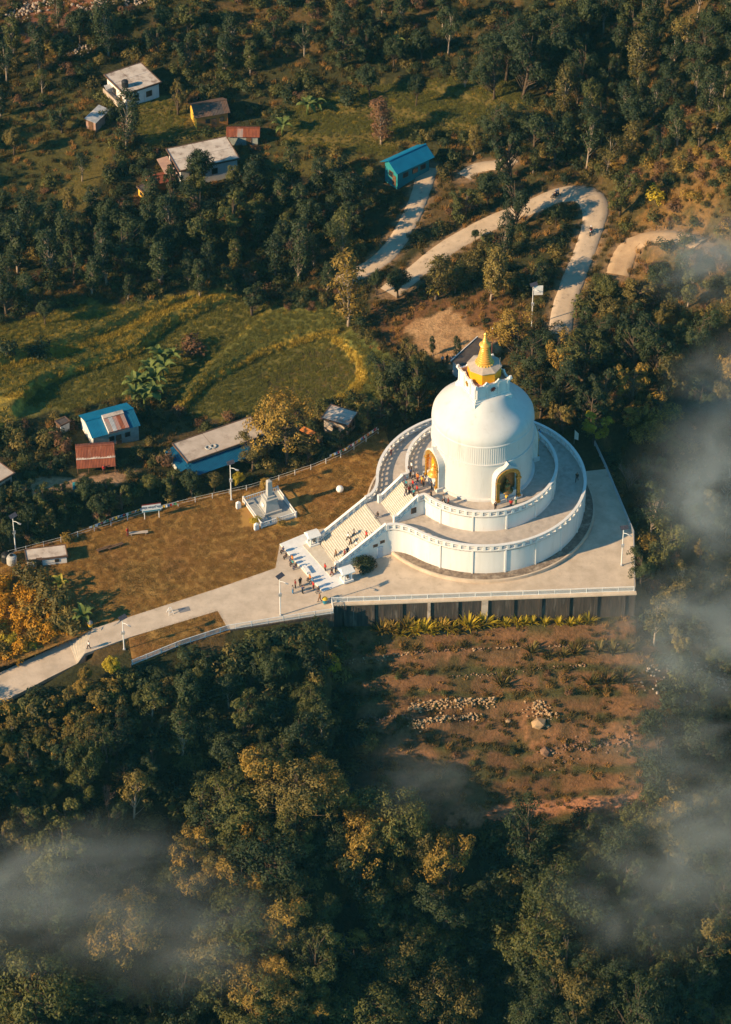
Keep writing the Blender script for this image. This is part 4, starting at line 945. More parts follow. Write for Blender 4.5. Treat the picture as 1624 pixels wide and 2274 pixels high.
def gable_house(name, label, near0, near1, ridge0, ridge1, he, hr, wall, mats_near, mats_far, n=6, wall_near=None, wins=(), doors=(), cat='house', ov=0.4):
    gz = 0.0
    for _ in range(6):
        A = np.array(onz(*near0, gz + he)[:2]); B = np.array(onz(*near1, gz + he)[:2]); C = np.array(onz(*ridge0, gz + hr)[:2]); D = np.array(onz(*ridge1, gz + hr)[:2])
        c = (C + D) / 2; gz = float(hgrid(np.array([c[0]]), np.array([c[1]]))[0])
    ex = B - A; L = np.linalg.norm(ex); ex = ex / L; ey = np.array([-ex[1], ex[0]])
    span = abs(float((c - (A + B) / 2) @ ey)); ang = math.atan2(ex[1], ex[0])
    c = (A + B) / 2 + ey * span
    t = thing(name, label, cat, (c[0], c[1], gz - 0.1), ang)
    wx_, wy_ = L - 2 * ov, 2 * span - 2 * ov; zt = he + (hr - he) * ov / span - 0.1
    vs = [(-wx_ / 2, -wy_ / 2, -0.6), (wx_ / 2, -wy_ / 2, -0.6), (wx_ / 2, wy_ / 2, -0.6), (-wx_ / 2, wy_ / 2, -0.6), (-wx_ / 2, -wy_ / 2, zt), (wx_ / 2, -wy_ / 2, zt), (wx_ / 2, wy_ / 2, zt), (-wx_ / 2, wy_ / 2, zt), (-wx_ / 2, 0, hr - 0.12), (wx_ / 2, 0, hr - 0.12)]
    w = obj('wall', MB().add(vs, [(3, 2, 1, 0), (0, 1, 5, 4), (2, 3, 7, 6), (1, 2, 6, 9, 5), (3, 0, 4, 8, 7), (4, 5, 9, 8), (6, 7, 8, 9)]), wall, t)
    if wall_near: obj('front_panel', MB().box((-wx_ / 2 - 0.03, 0, zt / 2 - 0.2), (0.06, wy_ - 0.05, zt + 0.4)), wall_near, t)
    sheets(t, 'roof_sheet', (-L / 2, -span, he), (L / 2, -span, he), (L / 2, 0, hr), (-L / 2, 0, hr), n, mats_near)
    sheets(t, 'roof_sheet', (-L / 2, span, he), (L / 2, span, he), (L / 2, 0, hr), (-L / 2, 0, hr), n, mats_far)
    obj('ridge_cap', MB().box((0, 0, hr + 0.05), (L, 0.35, 0.07)), mats_near[0] if isinstance(mats_near, (list, tuple)) else mats_near, t)
    openings(t, w, wx_, wy_, he, wins, doors)
    return t, L, span, he, hr
# far village
t, sx, sy = flat_house('flat_roofed_house', 'square pale flat-roofed house with a black water tank on the far hillside', [(230.8, 164.7), (314, 140), (357, 181), (278, 211)], 3.4, 'white_wall', 'white_roof', joints=((0.42, 0.55),), wins=(('x', 0.1, 1.7, 1.2, 1.2), ('y', -0.2, 1.7, 1.2, 1.2), ('y', 0.2, 1.7, 1.2, 1.2)), doors=(('x', -0.25),))
tk = obj('water_tank', MB().lathe([(0.55, 0.1), (0.62, 0.3), (0.62, 1.3), (0.4, 1.5), (0.2, 1.6)], 16, (-sx * 0.33, -sy * 0.22, 3.4)), 'tank_black', t)
obj('balcony', MB().box((-sx / 2 - 0.5, -0.05 * sy, 0.9), (1.3, sy * 0.75, 0.2)).box((-sx / 2 - 1.05, -0.05 * sy, 1.3), (0.15, sy * 0.75, 0.8)), 'old_concrete', t)
def mono_shed(name, label, corners, hgt, wall, mats, n=5, tilt=0.5, wins=(), doors=(), cat='shed'):
    c, ang, sx, sy, gz = rect_from(corners, hgt); t = thing(name, label, cat, (c[0], c[1], gz - 0.1), ang)
    w = obj('wall', MB().box((0, 0, hgt / 2 - 0.45), (sx - 0.4, sy - 0.4, hgt + 0.3)), wall, t)
    sheets(t, 'roof_sheet', (-sx / 2, -sy / 2, hgt - tilt / 2), (sx / 2, -sy / 2, hgt - tilt / 2), (sx / 2, sy / 2, hgt + tilt / 2), (-sx / 2, sy / 2, hgt + tilt / 2), n, mats)
    openings(t, w, sx - 0.4, sy - 0.4, hgt, wins, doors); return t, sx, sy
mono_shed('tin_shed', 'long grey tin-roofed shed below the square flat-roofed house', [(188, 262), (222, 231), (243, 241), (212, 272)], 2.3, 'pink_floor', ['grey_sheet', 'grey_sheet', 'white_roof', 'grey_sheet'], 5, 0.3, doors=(('x', 0.0),))
mono_shed('lean_to', 'tiny pale tin lean-to by the corner of the square house', [(231, 190), (246, 186), (250, 193), (236, 197)], 2.0, 'white_wall', ['grey_sheet'], 2, 0.2)
gable_house('tin_roofed_house', 'ochre walled house with brown tin gable roof on the far hillside', (433, 262), (512, 249), (420, 232), (503, 221), 2.9, 4.1, 'ochre_wall', ['brown_sheet', 'brown_sheet', 'brown_sheet', 'roof_dark', 'roof_dark', 'brown_sheet'], ['brown_sheet'], 6, 'yellow_wall', wins=(('y', 0.3, 1.6, 0.9, 0.9), ('y', -0.15, 1.6, 0.9, 0.9)), doors=(('y', 0.05),))
mono_shed('rusty_shed', 'long low shed with rusty red tin roof behind the long pale roof', [(501, 280), (501, 275), (577, 276), (577, 299)], 2.4, 'stone_wall', ['rust', 'faded_rust', 'rust', 'rust', 'rust'], 6, 0.7, doors=(('y', 0.2),)) if False else None
gable_house('rusty_shed', 'long low shed with rusty red tin roof beyond the long pale roof', (502, 299), (577, 300), (503, 279), (576, 279), 2.1, 2.9, 'stone_wall', ['rust', 'rust', 'faded_rust', 'rust', 'rust', 'rust'], ['rust'], 6, doors=(('y', 0.2),), cat='shed')
t, sx, sy = flat_house('flat_roofed_house', 'long pale flat-roofed house half hidden by trees on the far hillside', [(367, 325), (500.6, 297.6), (534, 345), (400, 373.8)], 3.3, 'white_wall', 'white_roof', joints=((0.42, 0.5),), wins=(('x', 0.15, 1.6, 1.1, 1.2), ('y', -0.3, 1.6, 1.1, 1.2), ('y', 0.1, 1.6, 1.1, 1.2)), doors=(('x', -0.2),))
obj('porch_roof', MB().box((-sx / 2 - 1.1, -0.1, 2.3), (2.0, sy * 0.8, 0.14), ry=-0.1), 'pink_floor', t)
o = flat_house('courtyard_slab', 'low pinkish concrete slab in front of the long pale house', [(343, 371), (372, 364), (385, 388), (362, 398)], 0.7, 'pink_floor', 'pink_floor', ov=0.1, joints=(), cat='slab')
gable_house('red_tin_hut', 'small hut with red-brown tin roof at the corner of the long pale house', (332, 412), (376, 402), (316, 396), (362, 386), 1.9, 2.6, 'ochre_wall', ['rust', 'brown_sheet', 'rust', 'rust'], ['rust'], 4, cat='hut', ov=0.3)
flat_house('yellow_walled_hut', 'tiny hut with a bright yellow wall among dark trees', [(304, 414), (318, 409), (332, 421), (319, 427)], 1.9, 'yellow_wall', 'roof_dark', ov=0.15, joints=(), wins=(('x', 0, 1.0, 0.6, 0.7),), cat='hut')
gable_house('turquoise_shed', 'long shed with bright turquoise gable roof beside the road', (882, 386), (966, 347.5), (858, 363), (935.5, 318.5), 3.4, 4.9, 'turquoise_wall', ['turquoise'], ['turquoise'], 9, wins=(('y', -0.25, 1.9, 1.2, 1.0), ('y', 0.05, 1.9, 1.2, 1.0), ('y', 0.3, 1.9, 1.2, 1.0), ('x', 0.0, 1.9, 1.2, 1.2)), doors=(('x', -0.25),), ov=0.7)
# near village
t, L, span, he, hr = gable_house('patchwork_house', 'whitewashed stone house with teal, blue and rusty patched tin roof', (205, 973), (313, 944), (184, 936), (285, 908), 2.9, 4.1, 'stone_wall', ['turquoise', 'turquoise', 'turquoise', 'faded_rust', 'faded_rust', 'faded_rust', 'faded_rust', 'blue_sheet', 'blue_sheet'], ['turquoise'], 9, 'white_wall', wins=(('y', 0.25, 1.6, 0.9, 0.9), ('y', -0.1, 1.6, 0.9, 0.9)), doors=(('y', 0.05),), ov=0.3)
obj('raised_roof', MB().box((0.06 * L, -span * 0.12, hr + 0.22), (L * 0.42, 0.75, 0.1), rx=0.2), 'white_roof', t)
sheets(t, 'roof_sheet', (-0.14 * L, -span * 1.0, he + 0.32), (0.27 * L, -span * 1.0, he + 0.32), (0.27 * L, -0.2, hr + 0.22), (-0.14 * L, -0.2, hr + 0.22), 5, ['faded_rust', 'grey_sheet', 'faded_rust', 'rust', 'faded_rust'])
obj('side_panel', MB().add([(-0.15 * L, -span, he + 0.02), (-0.15 * L, 0, hr + 0.05), (-0.15 * L, 0, hr + 0.3), (-0.15 * L, -span, he + 0.36), (-0.16 * L, -span, he + 0.02), (-0.16 * L, 0, hr + 0.05), (-0.16 * L, 0, hr + 0.3), (-0.16 * L, -span, he + 0.36)], [(0, 1, 2, 3), (7, 6, 5, 4), (0, 4, 5, 1), (1, 5, 6, 2), (2, 6, 7, 3), (3, 7, 4, 0)]), 'white_wall', t)
t, L, span, he, hr = gable_house('rust_roofed_hut', 'open hut with big rust-red tin roof in front of the patchwork house', (169.5, 1019), (256, 1013), (167, 992), (254, 985), 2.4, 3.4, 'wood', ['rust', 'rust', 'rust', 'rust', 'rust'], ['rust'], 5, doors=(('y', 0.15),), cat='hut')
sheets(t, 'awning_sheet', (-L / 2, -span - 1.5, he - 0.75), (L / 2, -span - 1.5, he - 0.75), (L / 2, -span + 0.1, he - 0.12), (-L / 2, -span + 0.1, he - 0.12), 5, ['rust'])
obj('pale_batten', MB().box((0, -span + 0.05, he + 0.02), (L, 0.4, 0.06), rx=0.4), 'white_roof', t)
for x in (-0.48, -0.2, 0.2, 0.48): obj('post', MB().tube([(x * L, -span - 1.35, -0.3), (x * L, -span - 1.35, he - 0.75)], 0.06, 6), 'wood', t)
t, sx, sy = flat_house('long_concrete_house', 'long concrete flat-roofed house with blue awning beside the tall golden tree', [(381, 987), (554.6, 925), (592, 966), (420, 1025)], 3.2, 'white_wall', 'old_concrete', joints=((0.38, None),), wins=(('y', -0.3, 1.6, 1.1, 1.1), ('y', 0.0, 1.6, 1.1, 1.1), ('y', 0.3, 1.6, 1.1, 1.1)), doors=(('y', -0.15),))
sheets(t, 'awning_sheet', (-sx / 2 - 0.5, -sy / 2 - 2.4, 2.1), (sx / 2 - 2, -sy / 2 - 2.4, 2.1), (sx / 2 - 2, -sy / 2 + 0.2, 2.75), (-sx / 2 - 0.5, -sy / 2 + 0.2, 2.75), 9, 'blue_tarp')
sheets(t, 'awning_sheet', (-sx / 2 - 1.5, sy / 2, 2.2), (-sx / 2 - 1.5, -sy / 2 - 0.4, 2.2), (-sx / 2 + 0.1, -sy / 2 - 0.4, 2.75), (-sx / 2 + 0.1, sy / 2, 2.75), 4, 'blue_tarp')
obj('end_wall', MB().box((-sx / 2 - 1.4, sy * 0.1, 0.8), (0.15, sy * 0.75, 2.7)), 'white_wall', t)
for k, (fx, fy) in enumerate(((0.32, 0.3), (0.38, 0.28))): obj('tyre', MB().lathe([(0.35, 0.02), (0.5, 0.0), (0.58, 0.1), (0.5, 0.2), (0.35, 0.18), (0.35, 0.02)], 18, ((fx - 0.5) * sx, (fy - 0.5) * sy, 3.3), cap=False), 'grey_plaster', t)
flat_house('concrete_house', 'small grey flat-roofed house behind the tall golden tree', [(718, 928), (734.5, 894), (796, 920), (769, 946)], 3.0, 'old_concrete', 'white_roof', joints=((0.5, None),), wins=(('y', 0.2, 1.5, 1.0, 1.0), ('x', 0, 1.5, 1.0, 1.0)), doors=(('y', -0.2),))
mono_shed('orange_roofed_stall', 'small stall with orange sheet roof below the grey flat roof', [(666, 955), (676, 946), (718, 966), (708, 975)], 2.2, 'wood', ['orange_sheet'], 4, 0.3, doors=(('y', 0.1),), cat='stall')
mono_shed('blue_roofed_stall', 'small stall with deep blue sheet roof under the golden tree', [(554, 1000), (586, 970), (602, 978), (572, 1008)], 2.4, 'wood', ['blue_tarp'], 4, 0.3, doors=(('y', 0.1),), cat='stall')
flat_house('small_white_hut', 'tiny white hut with dark roof at the field edge', [(122, 935), (145, 926), (155, 934), (135, 946)], 1.9, 'white_wall', 'roof_dark', ov=0.1, joints=(), doors=(('x', 0.0),), cat='hut')
flat_house('pink_roofed_building', 'building with stained pinkish flat roof cut by the frame edge', [(-70, 1052), (-20, 1032), (40, 1036), (10, 1062)], 3.0, 'old_concrete', 'old_concrete', joints=(), wins=(('y', 0.2, 1.6, 1.0, 1.0),), doors=(('y', -0.2),))
flat_house('white_hut', 'low whitewashed hut with stained flat roof on the lawn edge', [(52, 1221), (145, 1209.7), (150, 1234), (62, 1245)], 1.7, 'white_wall', 'white_roof', ov=0.12, joints=(), wins=(('y', 0.25, 1.0, 0.7, 0.6),), doors=(('y', -0.2),), cat='hut')
for k, (px, py, lab) in enumerate(((27, 1252, 'grey water tank standing beside the low whitewashed hut'), (15, 1247, 'dark water tank partly hidden next to the grey tank'))):
    p = G(px, py); t = thing('water_tank', lab, 'tank', p, 0, 'water tanks by the hut'); obj('body', MB().lathe([(0.75, 0), (0.82, 0.2), (0.82, 1.4), (0.6, 1.65), (0.25, 1.75)], 18), 'grey_plaster' if k == 0 else 'tank_black', t); obj('lid', MB().lathe([(0.3, 1.75), (0.3, 1.85), (0.1, 1.9)], 14), 'black', t)
p = G(182, 1092); t = thing('sheet_table', 'pale teal sheet-topped table in the dirt yard', 'table', p, 0.1); obj('tabletop', MB().box((0, 0, 1.3), (2.8, 1.7, 0.08)), 'turquoise_wall', t)
for sx_ in (-1, 1):
    for sy_ in (-1, 1): obj('leg', MB().box((sx_ * 1.2, sy_ * 0.7, 0.6), (0.1, 0.1, 1.35)), 'wood', t)
p = onz(1045, 822); t = thing('ticket_building', 'long narrow dark-roofed building with three openings just behind the crown of the dome', 'building', (p[0], p[1], float(hgrid(np.array([p[0]]), np.array([p[1]]))[0]) - 0.2), R(55))
obj('wall', MB().box((0, 0, 1.4), (7.4, 2.2, 3.0)), 'white_wall', t); obj('roof', MB().box((0, 0, 3.0), (7.8, 2.6, 0.18)), 'roof_dark', t); obj('roof_rim', MB().box((0, 1.3, 3.1), (7.9, 0.14, 0.3)), 'white_wall', t)
for x in (-2.2, 0, 2.2): o = obj('window', MB().box((x, 1.12, 1.6), (1.2, 0.1, 1.2)), 'wood', t); obj('pane', MB().box((x, 1.17, 1.6), (0.9, 0.06, 0.9)), 'dark_glass', o)

# ------------------------------------------------------------------ trees
def leaves_mesh(name, clumps, per, size, mat, seed, flat=0.35, droop=0.0, centre=None):
    r = np.random.RandomState(seed); C = np.array([c[:3] for c in clumps]); S = np.array([c[3] for c in clumps])
    cen = C.mean(0) if centre is None else np.array(centre)
    cnt = np.maximum(8, (per * (S / S.mean()) ** 2).astype(int)); ci = np.repeat(np.arange(len(C)), cnt); N = len(ci)
    d = r.normal(size=(N, 3)); d[:, 2] += 0.25; d /= np.linalg.norm(d, axis=1)[:, None]
    rad = S[ci] * (0.45 + 0.62 * r.rand(N) ** 0.6)
    pos = C[ci] + d * rad[:, None] * np.array([1, 1, 0.8])
    out = pos - cen; out /= (np.linalg.norm(out, axis=1)[:, None] + 1e-6)
    nrm = d * 0.9 + out * 0.5 + np.array([0, 0, flat]) + r.normal(size=(N, 3)) * 0.45; nrm /= np.linalg.norm(nrm, axis=1)[:, None]
    t = np.cross(nrm, r.normal(size=(N, 3))); t /= (np.linalg.norm(t, axis=1)[:, None] + 1e-6); t[:, 2] -= droop; t /= np.linalg.norm(t, axis=1)[:, None]
    b = np.cross(nrm, t); L = size * (0.65 + 0.7 * r.rand(N))[:, None]; Wd = L * 0.42
    v = np.stack([pos - t * L * 0.5, pos + b * Wd * 0.5, pos + t * L * 0.5, pos - b * Wd * 0.5], 1).reshape(-1, 3)
    me = bpy.data.meshes.new(name)
    me.vertices.add(4 * N); me.vertices.foreach_set('co', v.astype(np.float32).ravel())
    me.loops.add(4 * N); me.loops.foreach_set('vertex_index', np.arange(4 * N, dtype=np.int32))
    me.polygons.add(N); me.polygons.foreach_set('loop_start', np.arange(0, 4 * N, 4, dtype=np.int32)); me.update(calc_edges=True)
    me.materials.append(mat); return me
def trunk_mesh(clumps, h0, r0, seed, mat='bark', lean=0.3):
    r = random.Random(seed); mb = MB(); top = max(c[2] for c in clumps) - 0.3
    bx, by = r.uniform(-lean, lean), r.uniform(-lean, lean)
    P = [(bx * f + 0.12 * math.sin(f * 5 + seed), by * f + 0.12 * math.cos(f * 4 + seed), top * f - 0.4 * (f == 0)) for f in (0, 0.12, 0.3, 0.5, 0.7, 0.88, 1.0)]
    mb.tube(P, [r0 * 1.35, r0, r0 * 0.85, r0 * 0.68, r0 * 0.48, r0 * 0.28, r0 * 0.1], 7)
    for c in clumps:
        if c[2] < h0 * 0.6: continue
        f = max(0.15, min(0.85, (c[2] - 1.2) / top - 0.12)); k = f * 6; i = min(5, int(k)); a = Vector(P[i]).lerp(Vector(P[i + 1]), k - i); e = Vector(c[:3])
        if (e - a).length < 0.5: continue
        m_ = a.lerp(e, 0.5) + Vector((0, 0, -0.15)); mb.tube([a, m_, e], [r0 * 0.38, r0 * 0.22, r0 * 0.07], 5)
    return mb.mesh('trunk', mat, True)
def round_clumps(seed, rx, rz, z0, n, cs=0.42):
    r = random.Random(seed); out = []
    for k in range(n):
        a = r.uniform(0, 2 * math.pi); u = r.uniform(-0.75, 1); q = math.sqrt(max(0, 1 - u * u)); f = r.uniform(0.45, 0.86)
        out.append((rx * q * f * math.cos(a) * r.uniform(0.8, 1.15), rx * q * f * math.sin(a) * r.uniform(0.8, 1.15), z0 + rz + rz * u * f, rx * cs * r.uniform(0.65, 1.15)))
    out.append((0, 0, z0 + rz, rx * 0.5)); return out
def column_clumps(seed, rx, h, z0, n):
    r = random.Random(seed); out = []
    for k in range(n):
        f = (k + r.random()) / n; a = r.uniform(0, 2 * math.pi); w = rx * (0.55 + 0.45 * math.sin(math.pi * min(1, f * 0.85 + 0.12))) * r.uniform(0.7, 1.1)
        out.append((w * 0.65 * math.cos(a), w * 0.65 * math.sin(a), z0 + h * f, rx * r.uniform(0.28, 0.5)))
    return out
def spread_clumps(seed, rx, z0, n):
    r = random.Random(seed); out = []
    for k in range(n):
        a = r.uniform(0, 2 * math.pi); q = math.sqrt(r.random()); out.append((rx * q * math.cos(a), rx * q * math.sin(a), z0 + (1 - q * q) * rx * 0.55 + r.uniform(-1.1, 0.9), rx * 0.19 * r.uniform(0.65, 1.3)))
    return out
def lobe_clumps(seed, rx, z0, h, nl, per):
    r = random.Random(seed); out = []
    for k in range(nl):
        a = r.uniform(0, 2 * math.pi) + k * 2.4; q = rx * r.uniform(0.25, 0.72); zc = z0 + h * (k + r.random()) / nl; lr = rx * r.uniform(0.30, 0.48)
        for _ in range(per):
            b = r.uniform(0, 2 * math.pi); u = r.uniform(-0.55, 1); w = math.sqrt(max(0, 1 - u * u)); out.append((q * math.cos(a) + lr * w * math.cos(b) * 0.85, q * math.sin(a) + lr * w * math.sin(b) * 0.85, zc + lr * u * 0.9, lr * r.uniform(0.34, 0.58)))
    return out
TREES = {}
for k in range(4):
    cl = round_clumps(20 + k, 2.9 + 0.3 * k, 3.0 + 0.25 * k, 2.2 + 0.4 * k, 64, 0.26); TREES['round%d' % k] = (leaves_mesh('crown', cl, 58, 0.40, LEAF['dark green'], 50 + k), trunk_mesh(cl, 2.5, 0.20, k), 6.8 + k, 2.9 + 0.3 * k)
for k in range(3):
    cl = column_clumps(30 + k, 1.7 + 0.2 * k, 6.0 + k, 2.0, 44); TREES['column%d' % k] = (leaves_mesh('crown', cl, 52, 0.40, LEAF['dark green'], 60 + k), trunk_mesh(cl, 2.0, 0.17, 7 + k, 'bark_pale', 0.2), 8.3 + k, 1.7 + 0.2 * k)
for k in range(3):
    cl = spread_clumps(40 + k, 4.2 + 0.4 * k, 5.0 + 0.7 * k, 70); TREES['spread%d' % k] = (leaves_mesh('crown', cl, 62, 0.40, LEAF['dark green'], 70 + k), trunk_mesh(cl, 4.0, 0.27, 17 + k, 'bark'), 8 + k, 4.2 + 0.4 * k)
for k in range(2):   # sparse crowns that show their branches
    cl = round_clumps(80 + k, 2.6, 3.4, 2.4, 22, 0.34); TREES['sparse%d' % k] = (leaves_mesh('crown', cl, 55, 0.42, LEAF['dark green'], 90 + k), trunk_mesh(cl, 1.5, 0.18, 27 + k, 'bark_pale'), 8.5, 2.6)
for nm, sd_, rx_, z0_, h_, nl_, pr_ in (('round2', 301, 3.3, 2.4, 5.4, 8, 8), ('round3', 302, 3.7, 2.6, 6.2, 10, 8), ('spread0', 303, 4.3, 4.0, 4.2, 10, 8), ('spread1', 304, 4.7, 4.2, 5.0, 12, 8), ('round1', 305, 3.0, 2.2, 4.6, 7, 8)):
    cl = lobe_clumps(sd_, rx_, z0_, h_, nl_, pr_); TREES[nm] = (leaves_mesh('crown', cl, 56, 0.38, LEAF['dark green'], sd_), trunk_mesh(cl, 2.5, 0.24, sd_, 'bark'), z0_ + h_ + 1.0, rx_)
SHRUBS = []
for k in range(4):
    r = random.Random(100 + k); cl = [(r.uniform(-0.8, 0.8), r.uniform(-0.8, 0.8), r.uniform(0.2, 0.9 + 0.3 * k), r.uniform(0.4, 0.75)) for _ in range(9)]
    SHRUBS.append(leaves_mesh('foliage', cl, 45, 0.34, LEAF['green'], 110 + k, 0.5, centre=(0, 0, 0)))
_r = random.Random(77); SHRUBS.append(leaves_mesh('foliage', [(_r.uniform(-0.75, 0.75), _r.uniform(-0.75, 0.75), _r.uniform(0.35, 0.9), _r.uniform(0.45, 0.6)) for _ in range(16)], 130, 0.22, LEAF['green'], 177, 0.5, centre=(0, 0, 0)))
def bare_mesh(seed, h, spread):
    r = random.Random(seed); mb = MB()
    def grow(p, d, L, rad, lv):
        q = p + d * L; mb.tube([p, p.lerp(q, 0.5) + Vector((r.uniform(-.05, .05), r.uniform(-.05, .05), 0)) * L, q], [rad, rad * 0.8, rad * 0.6], 4 if lv > 1 else 6, cap=False)
        if lv >= 4: return
        for _ in range(r.choice((3, 4)) if lv < 3 else 3):
            e = (d + Vector((r.uniform(-1, 1), r.uniform(-1, 1), r.uniform(-0.2, 0.7))) * spread).normalized(); grow(q if r.random() < 0.6 else p.lerp(q, 0.7), e, L * r.uniform(0.55, 0.8), rad * 0.55, lv + 1)
    for _ in range(3): grow(Vector((r.uniform(-.2, .2), r.uniform(-.2, .2), -0.2)), Vector((r.uniform(-.35, .35), r.uniform(-.35, .35), 1)).normalized(), h * 0.32, 0.09, 0)
    return mb.mesh('branches', 'twig', True)
BARE = [bare_mesh(3, 6.5, 0.55), bare_mesh(5, 7.5, 0.4)]

LANDMARKS = [((295, 180), 'square flat-roofed house'), ((215, 255), 'long grey tin shed'), ((465, 250), 'ochre tin-roofed house'), ((540, 288), 'rusty long shed'), ((440, 340), 'long pale flat roof'), ((900, 360), 'turquoise shed'),
             ((880, 520), 'road below the turquoise shed'), ((1180, 460), 'hill road'), ((1320, 440), 'hairpin bend'), ((1480, 525), 'sandy track'), ((1185, 690), 'tall lamp with white panel'), ((960, 750), 'sandy clearing'),
             ((340, 840), 'banana clump'), ((240, 950), 'patchwork house'), ((210, 1010), 'rust-roofed hut'), ((460, 990), 'long concrete house'), ((760, 920), 'small grey flat roof'), ((100, 1230), 'whitewashed hut'), ((338, 1130), 'signboard'),
             ((1070, 900), 'stupa dome'), ((1270, 960), 'white banner'), ((1385, 1200), 'fog-side lamp'), ((1412, 1315), 'plaza corner'), ((600, 830), 'rice terraces'), ((90, 1500), 'sloping path'), ((400, 1440), 'picket railing'), ((740, 1350), 'railing corner'),
             ((1000, 1585), 'stone walls'), ((1195, 1590), 'big boulder'), ((1540, 1520), 'pale rubble slope'), ((1370, 1777), 'red footpath'), ((235, 1650), 'bare bush'), ((120, 30), 'red soil corner'), ((720, 230), 'upper rice field'), ((1190, 130), 'dark grove')]
ORD = ['nearest', 'second', 'third', 'fourth', 'fifth', 'sixth', 'seventh', 'eighth', 'ninth', 'tenth', 'eleventh', 'twelfth', 'thirteenth', 'fourteenth', 'fifteenth', 'sixteenth', 'seventeenth', 'eighteenth', 'nineteenth', 'twentieth', 'twenty-first', 'twenty-second', 'twenty-third', 'twenty-fourth', 'twenty-fifth', 'twenty-sixth', 'twenty-seventh', 'twenty-eighth', 'twenty-ninth', 'thirtieth']
# zones on the photo grid where trunks stand: polygon, spacing, kinds, tints, scale range
ZONES = [
    ([(0, 540), (160, 500), (330, 470), (420, 440), (560, 440), (690, 410), (790, 440), (800, 560), (720, 640), (560, 620), (300, 650), (150, 640), (0, 720)], 46, 'round0 round1 column0 column1 column2 column0 round2'.split(), ['dark green'] * 5 + ['green'], (0.7, 1.25)),
    ([(0, 120), (130, 60), (250, 90), (420, 60), (560, 120), (800, 90), (820, 20), (1000, 60), (1010, 140), (760, 165), (560, 170), (420, 165), (360, 130), (200, 140), (0, 200)], 52, 'column0 column1 round0 round1 column2 sparse0'.split(), ['dark green'] * 5 + ['green'], (0.75, 1.15)),
    ([(0, 240), (150, 190), (170, 300), (240, 400), (180, 480), (0, 520)], 84, 'round0 column0 round1 sparse1'.split(), ['dark green'] * 3 + ['green', 'olive'], (0.6, 1.0)),
    ([(1090, 150), (1290, 110), (1290, 190), (1170, 240), (1080, 230)], 40, ['round2', 'round3', 'spread0'], ['dark green'], (1.0, 1.3)),
    ([(1280, 100), (1400, 20), (1624, 0), (1660, 420), (1560, 330), (1400, 380), (1310, 400), (1200, 400), (1080, 420), (1000, 400), (1060, 330), (1180, 300), (1290, 220)], 46, 'round0 round1 round2 column1 sparse0 round3'.split(), ['dark green'] * 4 + ['green', 'olive'], (0.6, 1.2)),
    ([(960, 400), (1100, 430), (1150, 470), (960, 520), (940, 480)], 52, 'round0 round1'.split(), ['dark green', 'green'], (0.7, 1.0)),
    ([(1110, 800), (1290, 760), (1430, 790), (1640, 820), (1650, 1000), (1420, 1020), (1300, 960), (1200, 950), (1150, 930)], 50, 'round1 round2 spread0 round3'.split(), ['dark green'] * 3 + ['green', 'olive', 'golden'], (0.75, 1.1)),
    ([(1370, 620), (1640, 640), (1650, 800), (1430, 760), (1280, 780), (1300, 700)], 52, 'round0 round1 column0'.split(), ['dark green', 'green', 'olive'], (0.65, 1.0)),
    ([(1430, 1020), (1650, 960), (1660, 1500), (1450, 1480), (1420, 1320), (1430, 1150)], 62, 'round0 round1 sparse0 round2'.split(), ['dark green', 'green', 'olive'], (0.7, 1.1)),
    ([(1450, 1640), (1660, 1600), (1680, 2450), (1180, 2450), (1160, 2100), (1180, 1920), (1420, 1850)], 70, 'round2 round3 spread0 spread1'.split(), ['dark green'] * 3 + ['green', 'olive'], (0.65, 1.25)),
    ([(560, 1790), (700, 1740), (820, 1800), (900, 1890), (1010, 2000), (1020, 2450), (-60, 2450), (-60, 2330), (240, 2150), (400, 2000)], 66, 'round2 round3 spread0 spread1 spread2'.split(), ['green', 'dark green', 'olive', 'olive', 'green', 'dark green', 'golden'], (0.65, 1.25)),
    ([(0, 1740), (160, 1690), (330, 1590), (560, 1530), (690, 1500), (705, 1530), (720, 1690), (560, 1760), (380, 1960), (200, 2120), (0, 2280)], 64, 'round0 round1 round2 spread0 sparse1'.split(), ['dark green'] * 4 + ['green', 'olive'], (0.5, 1.1)),
    ([(0, 1660), (60, 1600), (180, 1545), (300, 1520), (330, 1585), (160, 1690), (0, 1740)], 34, ['round0', 'round1', 'sparse1'], ['olive', 'green', 'golden', 'green'], (0.32, 0.55)),
    ([(300, 1540), (480, 1470), (720, 1420), (760, 1440), (740, 1500), (560, 1530), (340, 1590)], 36, ['round0', 'round1'], ['dark green', 'green', 'olive', 'dark green'], (0.3, 0.5)),
    ([(820, 930), (860, 850), (970, 840), (960, 930), (850, 960)], 40, ['round1', 'round2'], ['green', 'olive', 'dark green'], (0.7, 0.95)),
    ([(0, 1130), (60, 1120), (250, 1105), (420, 1080), (520, 1070), (540, 1085), (330, 1130), (150, 1180), (20, 1215), (0, 1215)], 40, ['round0', 'round1'], ['dark green', 'green', 'dark green', 'olive'], (0.5, 0.75)),
    ([(560, 1010), (700, 1000), (800, 960), (835, 945), (760, 1005), (660, 1050), (580, 1075)], 44, ['round0', 'round1'], ['dark green', 'green', 'olive'], (0.5, 0.75)),
]
def bare_ok(px, py):
    for poly in (YARD, CLEAR): 
        if in_poly(np.array([px]), np.array([py]), poly)[0]: return False
    return True
ROADPX = []
for rn, (c, w) in ROADW.items():
    X, Y = project(c[:, 0], c[:, 1], c[:, 2]); ROADPX.append((X, Y))
HOUSES_PX = [(295, 190, 70), (465, 262, 55), (540, 300, 45), (445, 355, 80), (900, 385, 70), (240, 975, 75), (210, 1030, 60), (470, 1010, 85), (760, 945, 45), (100, 1245, 60), (345, 400, 40)]
spots = []
